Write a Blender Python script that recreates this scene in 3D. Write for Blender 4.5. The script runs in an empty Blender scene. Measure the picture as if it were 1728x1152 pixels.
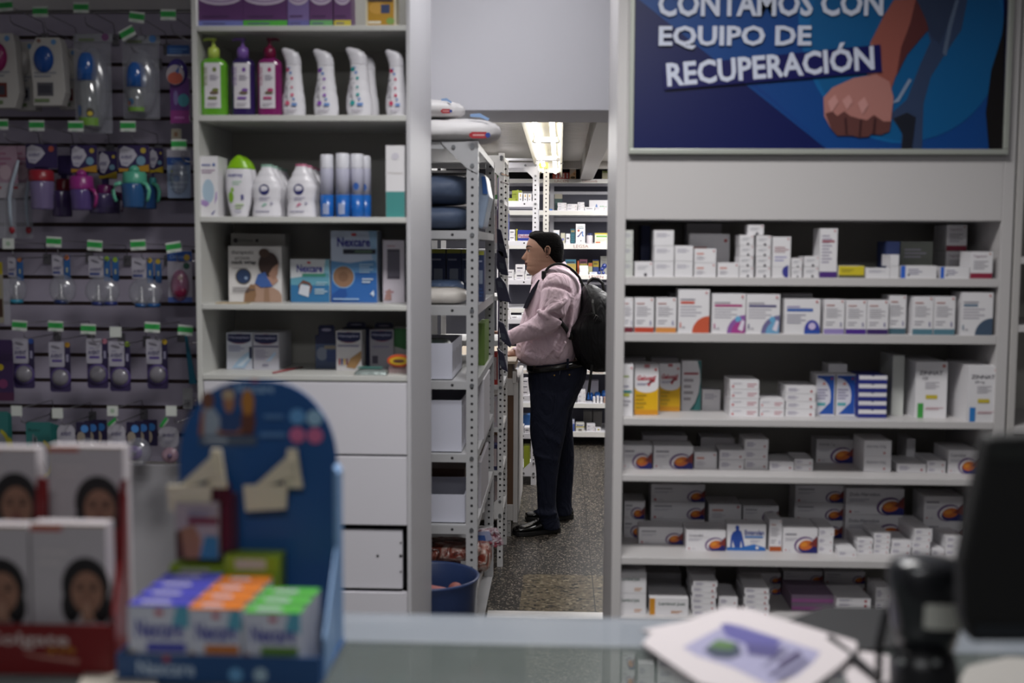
import bpy, math, random
from mathutils import Vector, Matrix
R_ = random.Random(7)
SC = bpy.context.scene
COL = SC.collection
# ------------------------------------------------------------------ camera
F = 1925.0
PSI, PIT, ROL = math.radians(2.4), math.atan(159 / 1925), math.radians(.29)
CAMP = Vector((0, 0, 1.62))
CM = Matrix.Rotation(PSI, 3, 'Z') @ Matrix.Rotation(math.pi / 2 - PIT, 3, 'X') @ Matrix.Rotation(ROL, 3, 'Z')
cd = bpy.data.cameras.new('camera')
cd.sensor_width = 36
cd.lens = 36 * F / 1728
cd.clip_start = .05
cd.dof.use_dof = True
cd.dof.focus_distance = 6.5
cd.dof.aperture_fstop = 2.1
cam = bpy.data.objects.new('camera', cd)
cam.matrix_world = CM.to_4x4()
cam.location = CAMP
COL.objects.link(cam)
SC.camera = cam
# ------------------------------------------------------------------ exposure, world, large lights
SC.view_settings.view_transform = 'Standard'
SC.view_settings.look = 'None'
SC.view_settings.gamma = 1
SC.view_settings.use_curve_mapping = False
SC.view_settings.exposure = 0.0
W = bpy.data.worlds.new('world')
SC.world = W
W.use_nodes = True
W.node_tree.nodes['Background'].inputs[0].default_value = (.75, .8, 1, 1)
W.node_tree.nodes['Background'].inputs[1].default_value = .02


def area(name, loc, sx, sy, watts, col=(1, 1, 1), rot=(0, 0, 0), spread=180):
    l = bpy.data.lights.new(name, 'AREA')
    l.shape = 'RECTANGLE'
    l.size, l.size_y, l.energy, l.color = sx, sy, watts, col
    l.spread = math.radians(spread)
    o = bpy.data.objects.new(name, l)
    o.location, o.rotation_euler = loc, rot
    COL.objects.link(o)
    return o


area('shop_ceiling_lamp', (.0, 2.15, 3.06), 1.1, .4, 43, (1, .985, .97), spread=138)
area('shop_rear_lamp', (0, -.9, 3.05), 1.2, .6, 34, (.97, .98, 1))
area('passage_fill', (-.1, 3.5, 3.07), .9, .25, 22, (.98, .98, 1))  # added light over the passage to brighten the lintel wall
area('storeroom_fill_right', (.75, 7.5, 2.28), .25, 3.0, 58, (1, .98, .97))  # unseen light added behind the right cabinet to brighten the storeroom
area('storeroom_fill_rear', (.66, 8.2, 2.26), .4, .3, 16, (1, .98, .97))  # added out of view to lift the top back shelf boards
area('storeroom_fill_left', (-.62, 7.1, 2.28), .25, 3.4, 38, (1, .98, .97))  # extra fill added above the racks, hidden from the camera

# ------------------------------------------------------------------ helpers


def ray(px, py):
    return CM @ Vector(((px - 864) / F, -(py - 576) / F, -1))


def at(px, py, Y):
    d = ray(px, py)
    return CAMP + d * (Y / d.y)


def atz(px, py, Z):
    d = ray(px, py)
    return CAMP + d * ((Z - CAMP.z) / d.z)


def lin(h):
    h = h.lstrip('#')
    r = []
    for i in (0, 2, 4):
        c = int(h[i:i + 2], 16) / 255
        r.append(c / 12.92 if c <= .04045 else ((c + .055) / 1.055) ** 2.4)
    return tuple(r) + (1,)


MC = {}


def M(h, rough=.5, metal=0, trans=0, alpha=1, emit=0, coat=0, bump=0, bscale=60, spec=.5):
    k = (h, rough, metal, trans, alpha, emit, coat, bump, bscale, spec)
    if k in MC:
        return MC[k]
    m = bpy.data.materials.new('mat_' + h)
    m.use_nodes = True
    n = m.node_tree.nodes
    b = n['Principled BSDF']
    b.inputs['Base Color'].default_value = lin(h)
    b.inputs['Roughness'].default_value = rough
    b.inputs['Metallic'].default_value = metal
    b.inputs['Transmission Weight'].default_value = trans
    b.inputs['Alpha'].default_value = alpha
    b.inputs['Coat Weight'].default_value = coat
    b.inputs['Specular IOR Level'].default_value = spec
    if emit:
        b.inputs['Emission Color'].default_value = lin(h)
        b.inputs['Emission Strength'].default_value = emit
    if bump:
        t = n.new('ShaderNodeTexCoord')
        x = n.new('ShaderNodeTexNoise')
        x.inputs['Scale'].default_value = bscale
        x.inputs['Detail'].default_value = 3
        u = n.new('ShaderNodeBump')
        u.inputs['Strength'].default_value = bump
        u.inputs['Distance'].default_value = .01
        L = m.node_tree.links
        L.new(t.outputs['Object'], x.inputs['Vector'])
        L.new(x.outputs['Fac'], u.inputs['Height'])
        L.new(u.outputs['Normal'], b.inputs['Normal'])
    MC[k] = m
    return m


def terrazzo(name, base, lo, hi, scale, tile, off=(0, 0), line='15130f'):
    m = bpy.data.materials.new(name)
    m.use_nodes = True
    n, L = m.node_tree.nodes, m.node_tree.links
    b = n['Principled BSDF']
    b.inputs['Roughness'].default_value = .38
    t = n.new('ShaderNodeTexCoord')
    v = n.new('ShaderNodeTexVoronoi')
    v.inputs['Scale'].default_value = scale
    r = n.new('ShaderNodeValToRGB')
    e = r.color_ramp.elements
    e[0].position, e[0].color = .0, lin(lo)
    e[1].position, e[1].color = .98, lin(hi)
    x = e.new(.4)
    x.color = lin(base)
    x = e.new(.8)
    x.color = lin(base)
    L.new(t.outputs['Object'], v.inputs['Vector'])
    s = n.new('ShaderNodeSeparateColor')
    L.new(v.outputs['Color'], s.inputs[0])
    L.new(s.outputs[0], r.inputs[0])
    k = n.new('ShaderNodeTexBrick')
    k.offset = 0
    k.inputs['Scale'].default_value = 1
    k.inputs['Brick Width'].default_value = tile
    k.inputs['Row Height'].default_value = tile
    k.inputs['Mortar Size'].default_value = .0025
    k.inputs['Mortar Smooth'].default_value = 0
    k.inputs['Color1'].default_value = k.inputs['Color2'].default_value = (0, 0, 0, 1)
    k.inputs['Mortar'].default_value = (1, 1, 1, 1)
    mp = n.new('ShaderNodeMapping')
    mp.inputs['Location'].default_value = (off[0], off[1], 0)
    L.new(t.outputs['Object'], mp.inputs[0])
    L.new(mp.outputs[0], k.inputs['Vector'])
    mx = n.new('ShaderNodeMix')
    mx.data_type = 'RGBA'
    L.new(k.outputs['Color'], mx.inputs[0])
    L.new(r.outputs[0], mx.inputs[6])
    mx.inputs[7].default_value = lin(line)
    L.new(mx.outputs[2], b.inputs['Base Color'])
    return m


def sheet_mat(name, h, fac, rough=.15, gloss=.1):
    """thin see-through plastic or glass: mostly clear, a little tint and gloss"""
    k = ('sheet', h, fac, rough, gloss)
    if k in MC:
        return MC[k]
    m = bpy.data.materials.new(name)
    m.use_nodes = True
    n, L = m.node_tree.nodes, m.node_tree.links
    n.remove(n['Principled BSDF'])
    tr = n.new('ShaderNodeBsdfTransparent')
    df = n.new('ShaderNodeBsdfDiffuse')
    df.inputs[0].default_value = lin(h)
    gl = n.new('ShaderNodeBsdfGlossy')
    gl.inputs['Roughness'].default_value = rough
    a, c = n.new('ShaderNodeMixShader'), n.new('ShaderNodeMixShader')
    a.inputs[0].default_value = fac
    c.inputs[0].default_value = gloss
    L.new(tr.outputs[0], a.inputs[1])
    L.new(df.outputs[0], a.inputs[2])
    L.new(a.outputs[0], c.inputs[1])
    L.new(gl.outputs[0], c.inputs[2])
    L.new(c.outputs[0], n['Material Output'].inputs[0])
    MC[k] = m
    return m


TXT = {}


def text_tris(s, bold=0.0, shear=0):
    k = (s, bold, shear)
    if k not in TXT:
        c = bpy.data.curves.new('t', 'FONT')
        c.body = s
        c.resolution_u = 2
        c.offset = bold
        c.shear = shear
        o = bpy.data.objects.new('t', c)
        me = bpy.data.meshes.new_from_object(o)
        vs = [(v.co.x, v.co.y) for v in me.vertices]
        fs = [tuple(p.vertices) for p in me.polygons]
        bpy.data.objects.remove(o)
        bpy.data.meshes.remove(me)
        bpy.data.curves.remove(c)
        if vs:
            x0, x1 = min(v[0] for v in vs), max(v[0] for v in vs)
            y0, y1 = min(v[1] for v in vs), max(v[1] for v in vs)
        else:
            x0 = y0 = 0
            x1 = y1 = 1
        TXT[k] = ([((x - x0) / (x1 - x0), (y - y0) / (y1 - y0)) for x, y in vs], fs, (x1 - x0) / (y1 - y0))
    return TXT[k]


class MB:
    def __init__(s):
        s.v, s.f, s.m, s.mats = [], [], [], []

    def mi(s, m):
        if isinstance(m, str):
            m = M(m)
        if m not in s.mats:
            s.mats.append(m)
        return s.mats.index(m)

    def add(s, vs, fs, m):
        o = len(s.v)
        s.v += [tuple(v) for v in vs]
        i = s.mi(m)
        for f in fs:
            s.f.append(tuple(o + a for a in f))
            s.m.append(i)

    def box(s, x0, x1, y0, y1, z0, z1, m):
        s.add([(x0, y0, z0), (x1, y0, z0), (x1, y1, z0), (x0, y1, z0), (x0, y0, z1), (x1, y0, z1), (x1, y1, z1), (x0, y1, z1)],
              [(0, 3, 2, 1), (4, 5, 6, 7), (0, 1, 5, 4), (1, 2, 6, 5), (2, 3, 7, 6), (3, 0, 4, 7)], m)
        return s

    def prism(s, pts, y0, y1, m):
        """outline in x,z pushed from y0 to y1"""
        n = len(pts)
        a = sum(pts[i][0] * pts[(i + 1) % n][1] - pts[(i + 1) % n][0] * pts[i][1] for i in range(n))
        if a < 0:
            pts = pts[::-1]
        vs = [(p[0], y0, p[1]) for p in pts] + [(p[0], y1, p[1]) for p in pts]
        fs = [tuple(range(n)), tuple(range(2 * n - 1, n - 1, -1))]
        fs += [(i, i + n, (i + 1) % n + n, (i + 1) % n) for i in range(n)]
        s.add(vs, fs, m)
        return s

    def quad(s, a, b, c, d, m):
        s.add([a, b, c, d], [(0, 1, 2, 3)], m)
        return s

    def tube(s, path, r, m, n=8, cap=True):
        P = [Vector(p) for p in path]
        rs = r if isinstance(r, (list, tuple)) else [r] * len(P)
        vs = []
        for i, p in enumerate(P):
            t = (P[min(i + 1, len(P) - 1)] - P[max(i - 1, 0)]).normalized()
            u = t.cross(Vector((0, 0, 1)) if abs(t.z) < .9 else Vector((1, 0, 0))).normalized()
            w = t.cross(u)
            for k in range(n):
                a = 2 * math.pi * k / n
                vs.append(p + (u * math.cos(a) + w * math.sin(a)) * rs[i])
        fs = [(i * n + k, i * n + (k + 1) % n, (i + 1) * n + (k + 1) % n, (i + 1) * n + k) for i in range(len(P) - 1) for k in range(n)]
        if cap:
            fs += [tuple(range(n))[::-1], tuple((len(P) - 1) * n + k for k in range(n))]
        s.add(vs, fs, m)
        return s

    def loft(s, rings, m, cap=True):
        """rings: lists of points with equal length"""
        n = len(rings[0])
        vs = [p for r in rings for p in r]
        fs = [(i * n + k, i * n + (k + 1) % n, (i + 1) * n + (k + 1) % n, (i + 1) * n + k) for i in range(len(rings) - 1) for k in range(n)]
        if cap:
            fs += [tuple(range(n))[::-1], tuple((len(rings) - 1) * n + k for k in range(n))]
        s.add(vs, fs, m)
        return s

    def lathe(s, prof, cx, cy, m, sy=1.0, n=20, e=2.0):
        """prof: (radius, z); e>2 gives a squarer section"""
        rings = []
        for r, z in prof:
            g = []
            for k in range(n):
                a = 2 * math.pi * k / n
                c, d = math.cos(a), math.sin(a)
                q = (abs(c) ** e + abs(d) ** e) ** (-1 / e)
                g.append((cx + r * q * c, cy + r * sy * q * d, z))
            rings.append(g)
        return s.loft(rings, m)

    def build(s, name, parent=None, smooth=False, bevel=0, sub=0, solid=0):
        o3 = Vector(parent.matrix_world.translation) if parent is not None and parent.type == 'EMPTY' else None
        if parent is not None and o3 is None:
            o3 = Vector(parent['_o']) if '_o' in parent else Vector((0, 0, 0))
        vs = s.v if o3 is None else [(a - o3.x, b - o3.y, c - o3.z) for a, b, c in s.v]
        me = bpy.data.meshes.new(name)
        me.from_pydata(vs, [], s.f)
        for m in s.mats:
            me.materials.append(m)
        me.polygons.foreach_set('material_index', s.m)
        if smooth:
            me.polygons.foreach_set('use_smooth', [True] * len(s.f))
        me.update()
        o = bpy.data.objects.new(name, me)
        COL.objects.link(o)
        if parent is not None:
            o.parent = parent
        if solid:
            q = o.modifiers.new('s', 'SOLIDIFY')
            q.thickness = solid
            q.offset = 0
        if bevel:
            q = o.modifiers.new('b', 'BEVEL')
            q.width, q.segments, q.limit_method = bevel, 2, 'ANGLE'
        if sub:
            q = o.modifiers.new('u', 'SUBSURF')
            q.levels = q.render_levels = sub
        return o


def tag(o, label, cat, group=None, kind=None):
    o['label'] = label
    o['category'] = cat
    if group:
        o['group'] = group
    if kind:
        o['kind'] = kind
    return o


def struct(o, label=None, cat=None):
    o['kind'] = 'structure'
    if label:
        o['label'] = label
    if cat:
        o['category'] = cat
    return o


def thing(name, loc, label, cat, group=None):
    o = bpy.data.objects.new(name, None)
    o.empty_display_size = .05
    o.location = loc
    COL.objects.link(o)
    o.matrix_world = Matrix.Translation(loc)
    return tag(o, label, cat, group)


class Art:
    """prints on the front (facing -y) of a flat face: u,v run 0..1 across it"""
    def __init__(s, mb, x0, x1, z0, z1, y):
        s.mb, s.x0, s.x1, s.z0, s.z1, s.y, s.k = mb, x0, x1, z0, z1, y, 1

    def P(s, u, v, y=None):
        return (s.x0 + u * (s.x1 - s.x0), (s.y - .00035 * s.k) if y is None else y, s.z0 + v * (s.z1 - s.z0))

    def poly(s, pts, c, up=True):
        a = sum(pts[i][0] * pts[(i + 1) % len(pts)][1] - pts[(i + 1) % len(pts)][0] * pts[i][1] for i in range(len(pts)))
        if a < 0:
            pts = pts[::-1]
        s.mb.add([s.P(*p) for p in pts], [tuple(range(len(pts)))], c)
        if up:
            s.k += 1

    def rect(s, u0, v0, u1, v1, c, up=True):
        s.poly([(u0, v0), (u1, v0), (u1, v1), (u0, v1)], c, up)

    def ell(s, cu, cv, ru, rv, c, a0=0, a1=360, n=20, tilt=0):
        t = math.radians(tilt)
        W_, H_ = s.x1 - s.x0, s.z1 - s.z0
        pts = []
        for i in range(n + (a1 - a0 < 360)):
            a = math.radians(a0 + (a1 - a0) * i / n)
            x, z = ru * W_ * math.cos(a), rv * H_ * math.sin(a)
            pts.append((cu + (x * math.cos(t) - z * math.sin(t)) / W_, cv + (x * math.sin(t) + z * math.cos(t)) / H_))
        if a1 - a0 < 360:
            pts.append((cu, cv))
        s.poly(pts, c)

    def circ(s, cu, cv, r, c):
        """r as a share of the width"""
        s.ell(cu, cv, r, r * (s.x1 - s.x0) / (s.z1 - s.z0), c)

    def text(s, t, u, v, h, c, w=None, bold=0, tilt=0, shear=0, vert=False):
        """lower left corner u,v ; height h (share of face height) ; width w (share of face width) or natural"""
        vs, fs, asp = text_tris(t, bold, shear)
        W_, H_ = s.x1 - s.x0, s.z1 - s.z0
        hh = h * H_
        ww = w * W_ if w else hh * asp
        a = math.radians(tilt)
        ca, sa = math.cos(a), math.sin(a)
        out = []
        for x, y in vs:
            X, Z = x * ww, y * hh
            if vert:
                X, Z = -y * hh, x * ww
            out.append((s.x0 + u * W_ + X * ca - Z * sa, s.y - .00035 * s.k, s.z0 + v * H_ + X * sa + Z * ca))
        s.mb.add(out, fs, c)
        s.k += 1

    def lines(s, u0, v0, u1, v1, n, c, fill=.45):
        dv = (v1 - v0) / n
        for i in range(n):
            s.rect(u0, v0 + i * dv, u0 + (u1 - u0) * (1 if i % 2 else .75), v0 + i * dv + dv * fill, c, False)
        s.k += 1


ORD = ['first', 'second', 'third', 'fourth', 'fifth', 'sixth', 'seventh', 'eighth', 'ninth', 'tenth', 'eleventh', 'twelfth',
       'thirteenth', 'fourteenth', 'fifteenth', 'sixteenth', 'seventeenth', 'eighteenth', 'nineteenth', 'twentieth']
# ================================================================== room shell
WHITE = 'c9c6c8'
FL = terrazzo('floor_terrazzo', '2a2724', '141210', 'a89d8c', 165, .92, (-.17, .18))
FL2 = terrazzo('threshold_terrazzo', '685d49', '070504', '8f846c', 66, .92, (-.17, .18))
struct(MB().box(-3.2, 3.2, -2.2, 4.92, -.06, 0, FL).box(-3.2, 3.2, 5.56, 10.2, -.06, 0, FL)
       .box(-3.2, -.17, 4.92, 5.56, -.06, 0, FL).box(-.17, 3.2, 4.92, 5.56, -.06, 0, FL2).build('floor'))
struct(MB().box(-.31, .45, 4.86, 4.95, 0, .012, M('e6e4e2', .35, .2)).build('trim_1', bevel=.003),
       'brushed aluminium threshold strip on the floor at the storeroom doorway', 'threshold')
WM = M('cfcdd0', .75)
struct(MB().box(-3.3, -3.2, -2.3, 10.3, 0, 3.2, WM).build('wall_left'))
struct(MB().box(3.2, 3.3, -2.3, 10.3, 0, 3.2, WM).build('wall_right'))
struct(MB().box(-3.2, 3.2, 9.75, 9.85, 0, 3.2, M('45454d', .8)).build('wall_back'))
struct(MB().box(-3.2, 3.2, -2.3, -2.2, 0, 3.2, M('8a888c', .8)).build('wall_front'))
struct(MB().box(-3.2, 3.2, -2.2, 4.64, 3.1, 3.16, M('d6d5d6', .8)).build('ceiling'))
# lintel over the doorway into the storeroom
struct(MB().box(-1.9, 1.7, 4.64, 5.08, 2.167, 3.1, M('d0cfd6', .6)).build('wall_middle', bevel=.004),
       'smooth white lintel wall above the storeroom doorway', 'wall')
struct(MB().box(-3.2, -1.9, 4.64, 5.08, 0, 3.1, WM).box(1.7, 3.2, 4.64, 5.08, 0, 3.1, WM).build('wall_partition'))
# storeroom ceiling: grey ribbed cladding
mb = MB()
mb.box(-3.2, 3.2, 5.08, 9.75, 2.30, 2.36, M('dcd8d0', .45))
y = 5.1
while y < 9.7:
    mb.box(-3.0, 3.0, y, y + .052, 2.292, 2.302, M('c9c5bd', .4))
    y += .062
struct(mb.build('ceiling'))
struct(MB().box(.154, .257, 5.08, 9.75, 2.167, 2.3, M('c4c0bb', .4)).build('trim_2', bevel=.003),
       'white boxed beam running along the storeroom ceiling', 'beam')
struct(MB().box(-3.0, 3.0, 9.0, 9.06, 2.235, 2.3, M('bdb9b4', .4)).build('trim_3'))
# fluorescent fixture
t = thing('ceiling_light', (-.085, 7.0, 2.3), 'long twin tube fluorescent fitting on the storeroom ceiling', 'ceiling light')
hz = 2.2
mb = MB()
RF = M('77725f', .4)
x0, x1, ya, yb = -.178, .008, 4.95, 9.2
mb.quad((x0, ya, 2.168), (x0 + .045, ya, 2.28), (x0 + .045, yb, 2.28), (x0, yb, 2.168), RF)
mb.quad((x1, ya, 2.168), (x1, yb, 2.168), (x1 - .045, yb, 2.28), (x1 - .045, ya, 2.28), RF)
mb.quad((x0 + .045, ya, 2.28), (x1 - .045, ya, 2.28), (x1 - .045, yb, 2.28), (x0 + .045, yb, 2.28), RF)
mb.build('reflector', t, solid=.002)
for k in (5.2, 6.45, 7.8, 9.05):
    MB().box(x0 + .02, x1 - .02, k, k + .05, 2.205, 2.24, M('d9d7d0', .4)).build('tube_holder', t, bevel=.003)
TB = M('fffaf2', .4, emit=8)
for xx in (-.128, -.045):
    for ka, kb in ((5.25, 6.45), (6.5, 7.8), (7.85, 9.05)):
        MB().tube([(xx, ka, 2.21), (xx, kb, 2.21)], .013, TB, 12).build('fluorescent_tube', t, smooth=True)

# ================================================================== slatwall
YS = 3.75
SL = M('a39cae', .55)
t = thing('slatwall', (-1.5, YS, 0), 'grey slatted display wall panel with dark horizontal grooves', 'display wall')
zt = at(160, 20, YS).z
mb = MB()
mb.box(-2.3, -1.21, YS + .012, YS + .03, .9, zt, M('3d2a26', .6))
gy = [20, 63, 109, 154, 200, 245, 289, 335, 379, 423, 468, 512, 555, 599, 642, 686, 732, 780]
for a, b in zip(gy[:-1], gy[1:]):
    za, zb = at(160, a + 3.3, YS).z, at(160, b - 3.3, YS).z
    if za - zb > .02:
        mb.box(-2.3, -1.21, YS, YS + .014, zb, za, SL)
mb.build('slat_panel', t)
MB().box(-2.3, -1.21, YS - .012, YS + .03, zt + .004, 3.0, M('b3b0b0', .5)).build('header_board', t, bevel=.002)
MB().box(-2.3, -1.21, YS - .004, YS + .03, 0, at(160, 783, YS).z, M('c9c7cc', .5)).build('base_panel', t, bevel=.002)

# ================================================================== left cabinet
YL = 3.4
CW = M('c3c3bf', .45)
CI = M('adaba4', .6)
DR = M('cfcdd4', .5)
t = thing('shelf_cabinet', (-.77, YL, 0), 'tall white open shelf cabinet with drawers beside the passage', 'cabinet')
MB().box(-1.098, -1.082, YL, YL + .55, 0, 2.75, CW).build('side_panel', t, bevel=.0015)
MB().box(-.459, -.447, YL, YL + .55, 0, 2.75, M('b9b8bc', .45)).build('side_panel', t, bevel=.0015)
MB().box(-1.082, -.459, YL + .36, YL + .372, 0, 2.75, CI).build('back_panel', t)
LS = {}
for nm, a, b in (('a', 43, 52), ('b', 194, 204), ('c', 366, 375), ('d', 514, 523), ('e', 633, 642)):
    z1, z0 = at(520, a, YL).z, at(520, b, YL).z
    LS[nm] = z1
    MB().box(-1.0815, -.4595, YL, YL + .36, z0, z1, CW).build('shelf', t, bevel=.0015)
ze = at(520, 643, YL).z
zs = [ze, at(650, 769, YL).z, at(650, 888, YL).z]
for i in range(2):
    MB().box(-1.08, -.46, YL + .002, YL + .02, zs[i + 1] + .003, zs[i] - .003, DR).build('drawer', t, bevel=.002)
z3, z4 = at(650, 893, YL).z, at(650, 1001, YL).z
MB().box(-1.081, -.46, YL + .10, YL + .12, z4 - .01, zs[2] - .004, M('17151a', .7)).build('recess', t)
mb = MB()
mb.box(-1.06, -.476, YL + .014, YL + .03, z4 + .012, z3 - .006, DR)
for px, py, r in ((637, 938, .004), (676, 938, .005), (676, 916, .003), (676, 965, .003)):
    p = at(px, py, YL + .01)
    mb.tube([(p.x, YL + .0125, p.z), (p.x, YL + .015, p.z)], r, '201d20')
mb.build('drawer', t)
MB().box(-1.081, -.46, YL + .004, YL + .03, 0, z4, DR).build('plinth', t)

# ================================================================== right cabinet
YR = 3.4
t = thing('shelf_cabinet', (.74, YR, 0), 'wide white open shelf cabinet of medicines under the blue poster', 'cabinet')
RW = M('c2bfbf', .45)
MB().box(.163, .192, YR, YR + .62, 0, 2.9, RW).build('side_panel', t, bevel=.002)
MB().box(1.284, 1.318, YR, YR + .62, 0, 2.9, RW).build('side_panel', t, bevel=.002)
MB().box(.192, 1.284, YR, YR + .62, 1.703, 2.9, RW).build('fascia', t, bevel=.002)
MB().box(.192, 1.284, YR + .42, YR + .435, 0, 1.703, CI).build('back_panel', t)
RS = {}
for nm, a, b in (('a', 468, 482), ('b', 563, 578), ('c', 708, 720), ('d', 804, 815), ('e', 944, 956), ('f', 1046, 1058)):
    z1, z0 = at(1300, a, YR).z, at(1300, b, YR).z
    RS[nm] = z1
    MB().box(.1925, 1.2835, YR, YR + .42, z0, z1, RW).build('shelf', t, bevel=.0015)
RS['g'] = at(1300, 1176, YR).z
MB().box(.1925, 1.2835, YR, YR + .42, RS['g'] - .02, RS['g'], RW).build('shelf', t)
MB().box(.1925, 1.2835, YR + .03, YR + .05, 0, RS['g'] - .02, RW).build('plinth', t)
t = thing('shelf_cabinet', (1.6, YR, 0), 'second white cabinet edge at the far right behind the monitor', 'cabinet')
MB().box(1.324, 1.345, YR, YR + .6, 0, 2.9, M('b7b4b2', .45)).build('side_panel', t, bevel=.002)
MB().box(1.345, 2.2, YR + .02, YR + .6, 2.0, 2.9, RW).build('fascia', t)
MB().box(1.345, 2.2, YR + .4, YR + .42, 0, 2.0, CI).build('back_panel', t)
for z in (1.6, 1.4, 1.1):
    MB().box(1.345, 2.2, YR, YR + .4, z - .02, z, RW).build('shelf', t)

# ================================================================== poster
t = thing('poster', (.74, YR - .02, 2.0), 'framed blue recovery poster of a hand gripping a crutch', 'poster')
pz0 = at(1300, 261, YR).z
fz = at(1300, 252, YR).z
FRM = M('aeb2aa', .35, .3)
px0, px1 = .197, 1.288
mb = MB()
mb.box(px0, px1, YR - .022, YR - .001, pz0, fz, FRM)
mb.box(px0, px0 + .013, YR - .022, YR - .001, fz, 2.7, FRM)
mb.box(px1 - .015, px1, YR - .022, YR - .001, fz, 2.7, FRM)
mb.box(px0, px1, YR - .022, YR - .001, 2.7, 2.715, FRM)
mb.build('frame', t, bevel=.002)
mb = MB()
gx0, gx1, gz0, gz1 = px0 + .013, px1 - .015, fz, 2.7
mb.box(gx0, gx1, YR - .012, YR - .002, gz0, gz1, M('08124c', .3))
A = Art(mb, gx0, gx1, gz0, gz1, YR - .012)


def uvp(px, py, Y=YR - .012):
    p = at(px, py, Y)
    return ((p.x - gx0) / (gx1 - gx0), (p.z - gz0) / (gz1 - gz0))


def pp(pts, c):
    A.poly([(min(max(u, 0), 1), min(max(v, 0), 1)) for u, v in [uvp(*q) for q in pts]], c)


PB = lambda c: M(c, .3)
pp([(1078, -1), (1395, 257), (1696, 257), (1703, -400), (1078, -400)], PB('0c3f80'))
pp([(1240, 125), (1262, 130), (1400, 257), (1290, 160)], PB('0d387c'))
cx, cy, rr = 1520, 20, 222
pp([(cx + rr * .78 * math.cos(math.radians(a)), cy + rr * math.sin(math.radians(a))) for a in range(0, 360, 8)], PB('0e5d98'))
pp([(1530 + 165 * math.cos(math.radians(a)), 60 + 178 * math.sin(math.radians(a))) for a in range(0, 360, 8)], PB('0b5488'))
# man's dark side on the right
pp([(1703, -300), (1697, 257), (1668, 257), (1663, 190), (1672, 120), (1690, 60), (1698, 0), (1700, -300)], PB('120f10'))
# sleeve, forearm, fist, crutch
pp([(1540, -120), (1640, -120), (1632, 0), (1622, 50), (1595, 90), (1570, 130), (1558, 175), (1555, 258), (1520, 258), (1522, 220), (1508, 205), (1500, 195), (1530, 168),
    (1552, 110), (1570, 70), (1560, 40), (1545, 0)], PB('2f3e5c'))
pp([(1540, -120), (1640, -120), (1625, -20), (1600, 40), (1585, 75), (1572, 62), (1560, 35), (1542, 0)], PB('2a3650'))
pp([(1590, 90), (1600, 40), (1612, 0), (1618, 0), (1606, 45), (1596, 95)], PB('55647c'))
pp([(1503, 175), (1516, 172), (1538, 135), (1533, 133), (1514, 165)], PB('7f8ea6'))
pp([(1507, 200), (1530, 190), (1545, 198), (1538, 258), (1520, 258), (1523, 228)], PB('1a1d28'))
pp([(1508, 0), (1545, -2), (1562, 35), (1566, 50), (1530, 92), (1510, 130), (1500, 160), (1482, 150), (1470, 125), (1468, 72), (1492, 25)], PB('8f5148'))
pp([(1545, -2), (1562, 35), (1566, 50), (1530, 92), (1512, 128), (1520, 80), (1535, 40)], PB('54292a'))
pp([(1468, 72), (1484, 82), (1490, 120), (1478, 126), (1462, 126)], PB('9d655d'))
pp([(1404, 148), (1440, 132), (1478, 126), (1500, 138), (1507, 165), (1503, 200), (1500, 222), (1485, 228), (1470, 226), (1464, 231), (1448, 232), (1438, 229),
    (1428, 229), (1412, 229), (1402, 218), (1390, 196), (1389, 165)], PB('a8736c'))
pp([(1392, 192), (1404, 188), (1412, 196), (1424, 188), (1434, 196), (1448, 200), (1462, 203), (1474, 194), (1490, 205), (1503, 205), (1500, 222), (1485, 228),
    (1470, 226), (1464, 231), (1448, 232), (1438, 229), (1428, 229), (1412, 229), (1402, 218)], PB('5c3734'))
for q in ([(1424, 200), (1428, 198), (1430, 228), (1426, 228)], [(1450, 203), (1454, 202), (1452, 231), (1448, 231)], [(1474, 200), (1478, 200), (1476, 227), (1471, 227)]):
    pp(q, PB('3b2022'))
for q in ([(1396, 172), (1408, 160), (1414, 172), (1402, 190)], [(1420, 170), (1432, 160), (1438, 172), (1428, 186)], [(1446, 174), (1458, 164), (1464, 178), (1454, 194)]):
    pp(q, PB('bd8a85'))
TW = M('c9cfe0', .35)


def ptext(s, xa, xb, yb, yt, c, tilt=0, bold=.03):
    p, q = at(xa, yb, YR - .013), at(xb, yb, YR - .013)
    hgt = (yb - yt) / F * YR
    u, v = (p.x - gx0) / (gx1 - gx0), (p.z - gz0) / (gz1 - gz0)
    A.text(s, u, v, hgt / (gz1 - gz0), c, (q.x - p.x) / (gx1 - gx0) / math.cos(math.radians(tilt)), bold, tilt)


ptext('CONTAMOS CON', 1110, 1489, 29, -12, TW)
ptext('EQUIPO DE', 1111, 1368, 84, 46, TW)
pp([(1118, 113), (1484, 76), (1487, 122), (1121, 152)], PB('0d0f52'))
ptext('RECUPERACIÓN', 1126, 1474, 147, 99, TW, 4.6)
mb.build('print', t)
# ================================================================== medicine cartons
CWH = M('dfdde0', .45)
TG, TP, TR_ = '8a8791', '7a74a0', 'b8434a'


def a_plain(A, h):
    A.lines(.12, .55, .8, .85, 3, 'a9a6b4')


def a_dot(A, h):
    A.circ(.6, .12, .09, '3a3440')
    A.lines(.15, .5, .75, .8, 2, 'b9b9bf')
    A.circ(.9, .86, .045, 'c2747a')


def a_red(A, h):
    A.lines(.1, .58, .55, .82, 1, 'c98478')
    A.lines(.1, .2, .5, .5, 3, 'b4b0b8')
    A.circ(.9, .84, .04, 'b9555a')


def a_thin(A, h):
    A.lines(.6, .25, .93, .75, 2, 'b56d7a')
    A.circ(.1, .3, .04, 'c0505a')
    A.lines(.1, .6, .5, .8, 1, 'b7b3bd')


def a_thin2(A, h):
    A.lines(.08, .3, .45, .8, 3, '8d86a0')
    A.circ(.85, .3, .04, 'a8343c')


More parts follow.
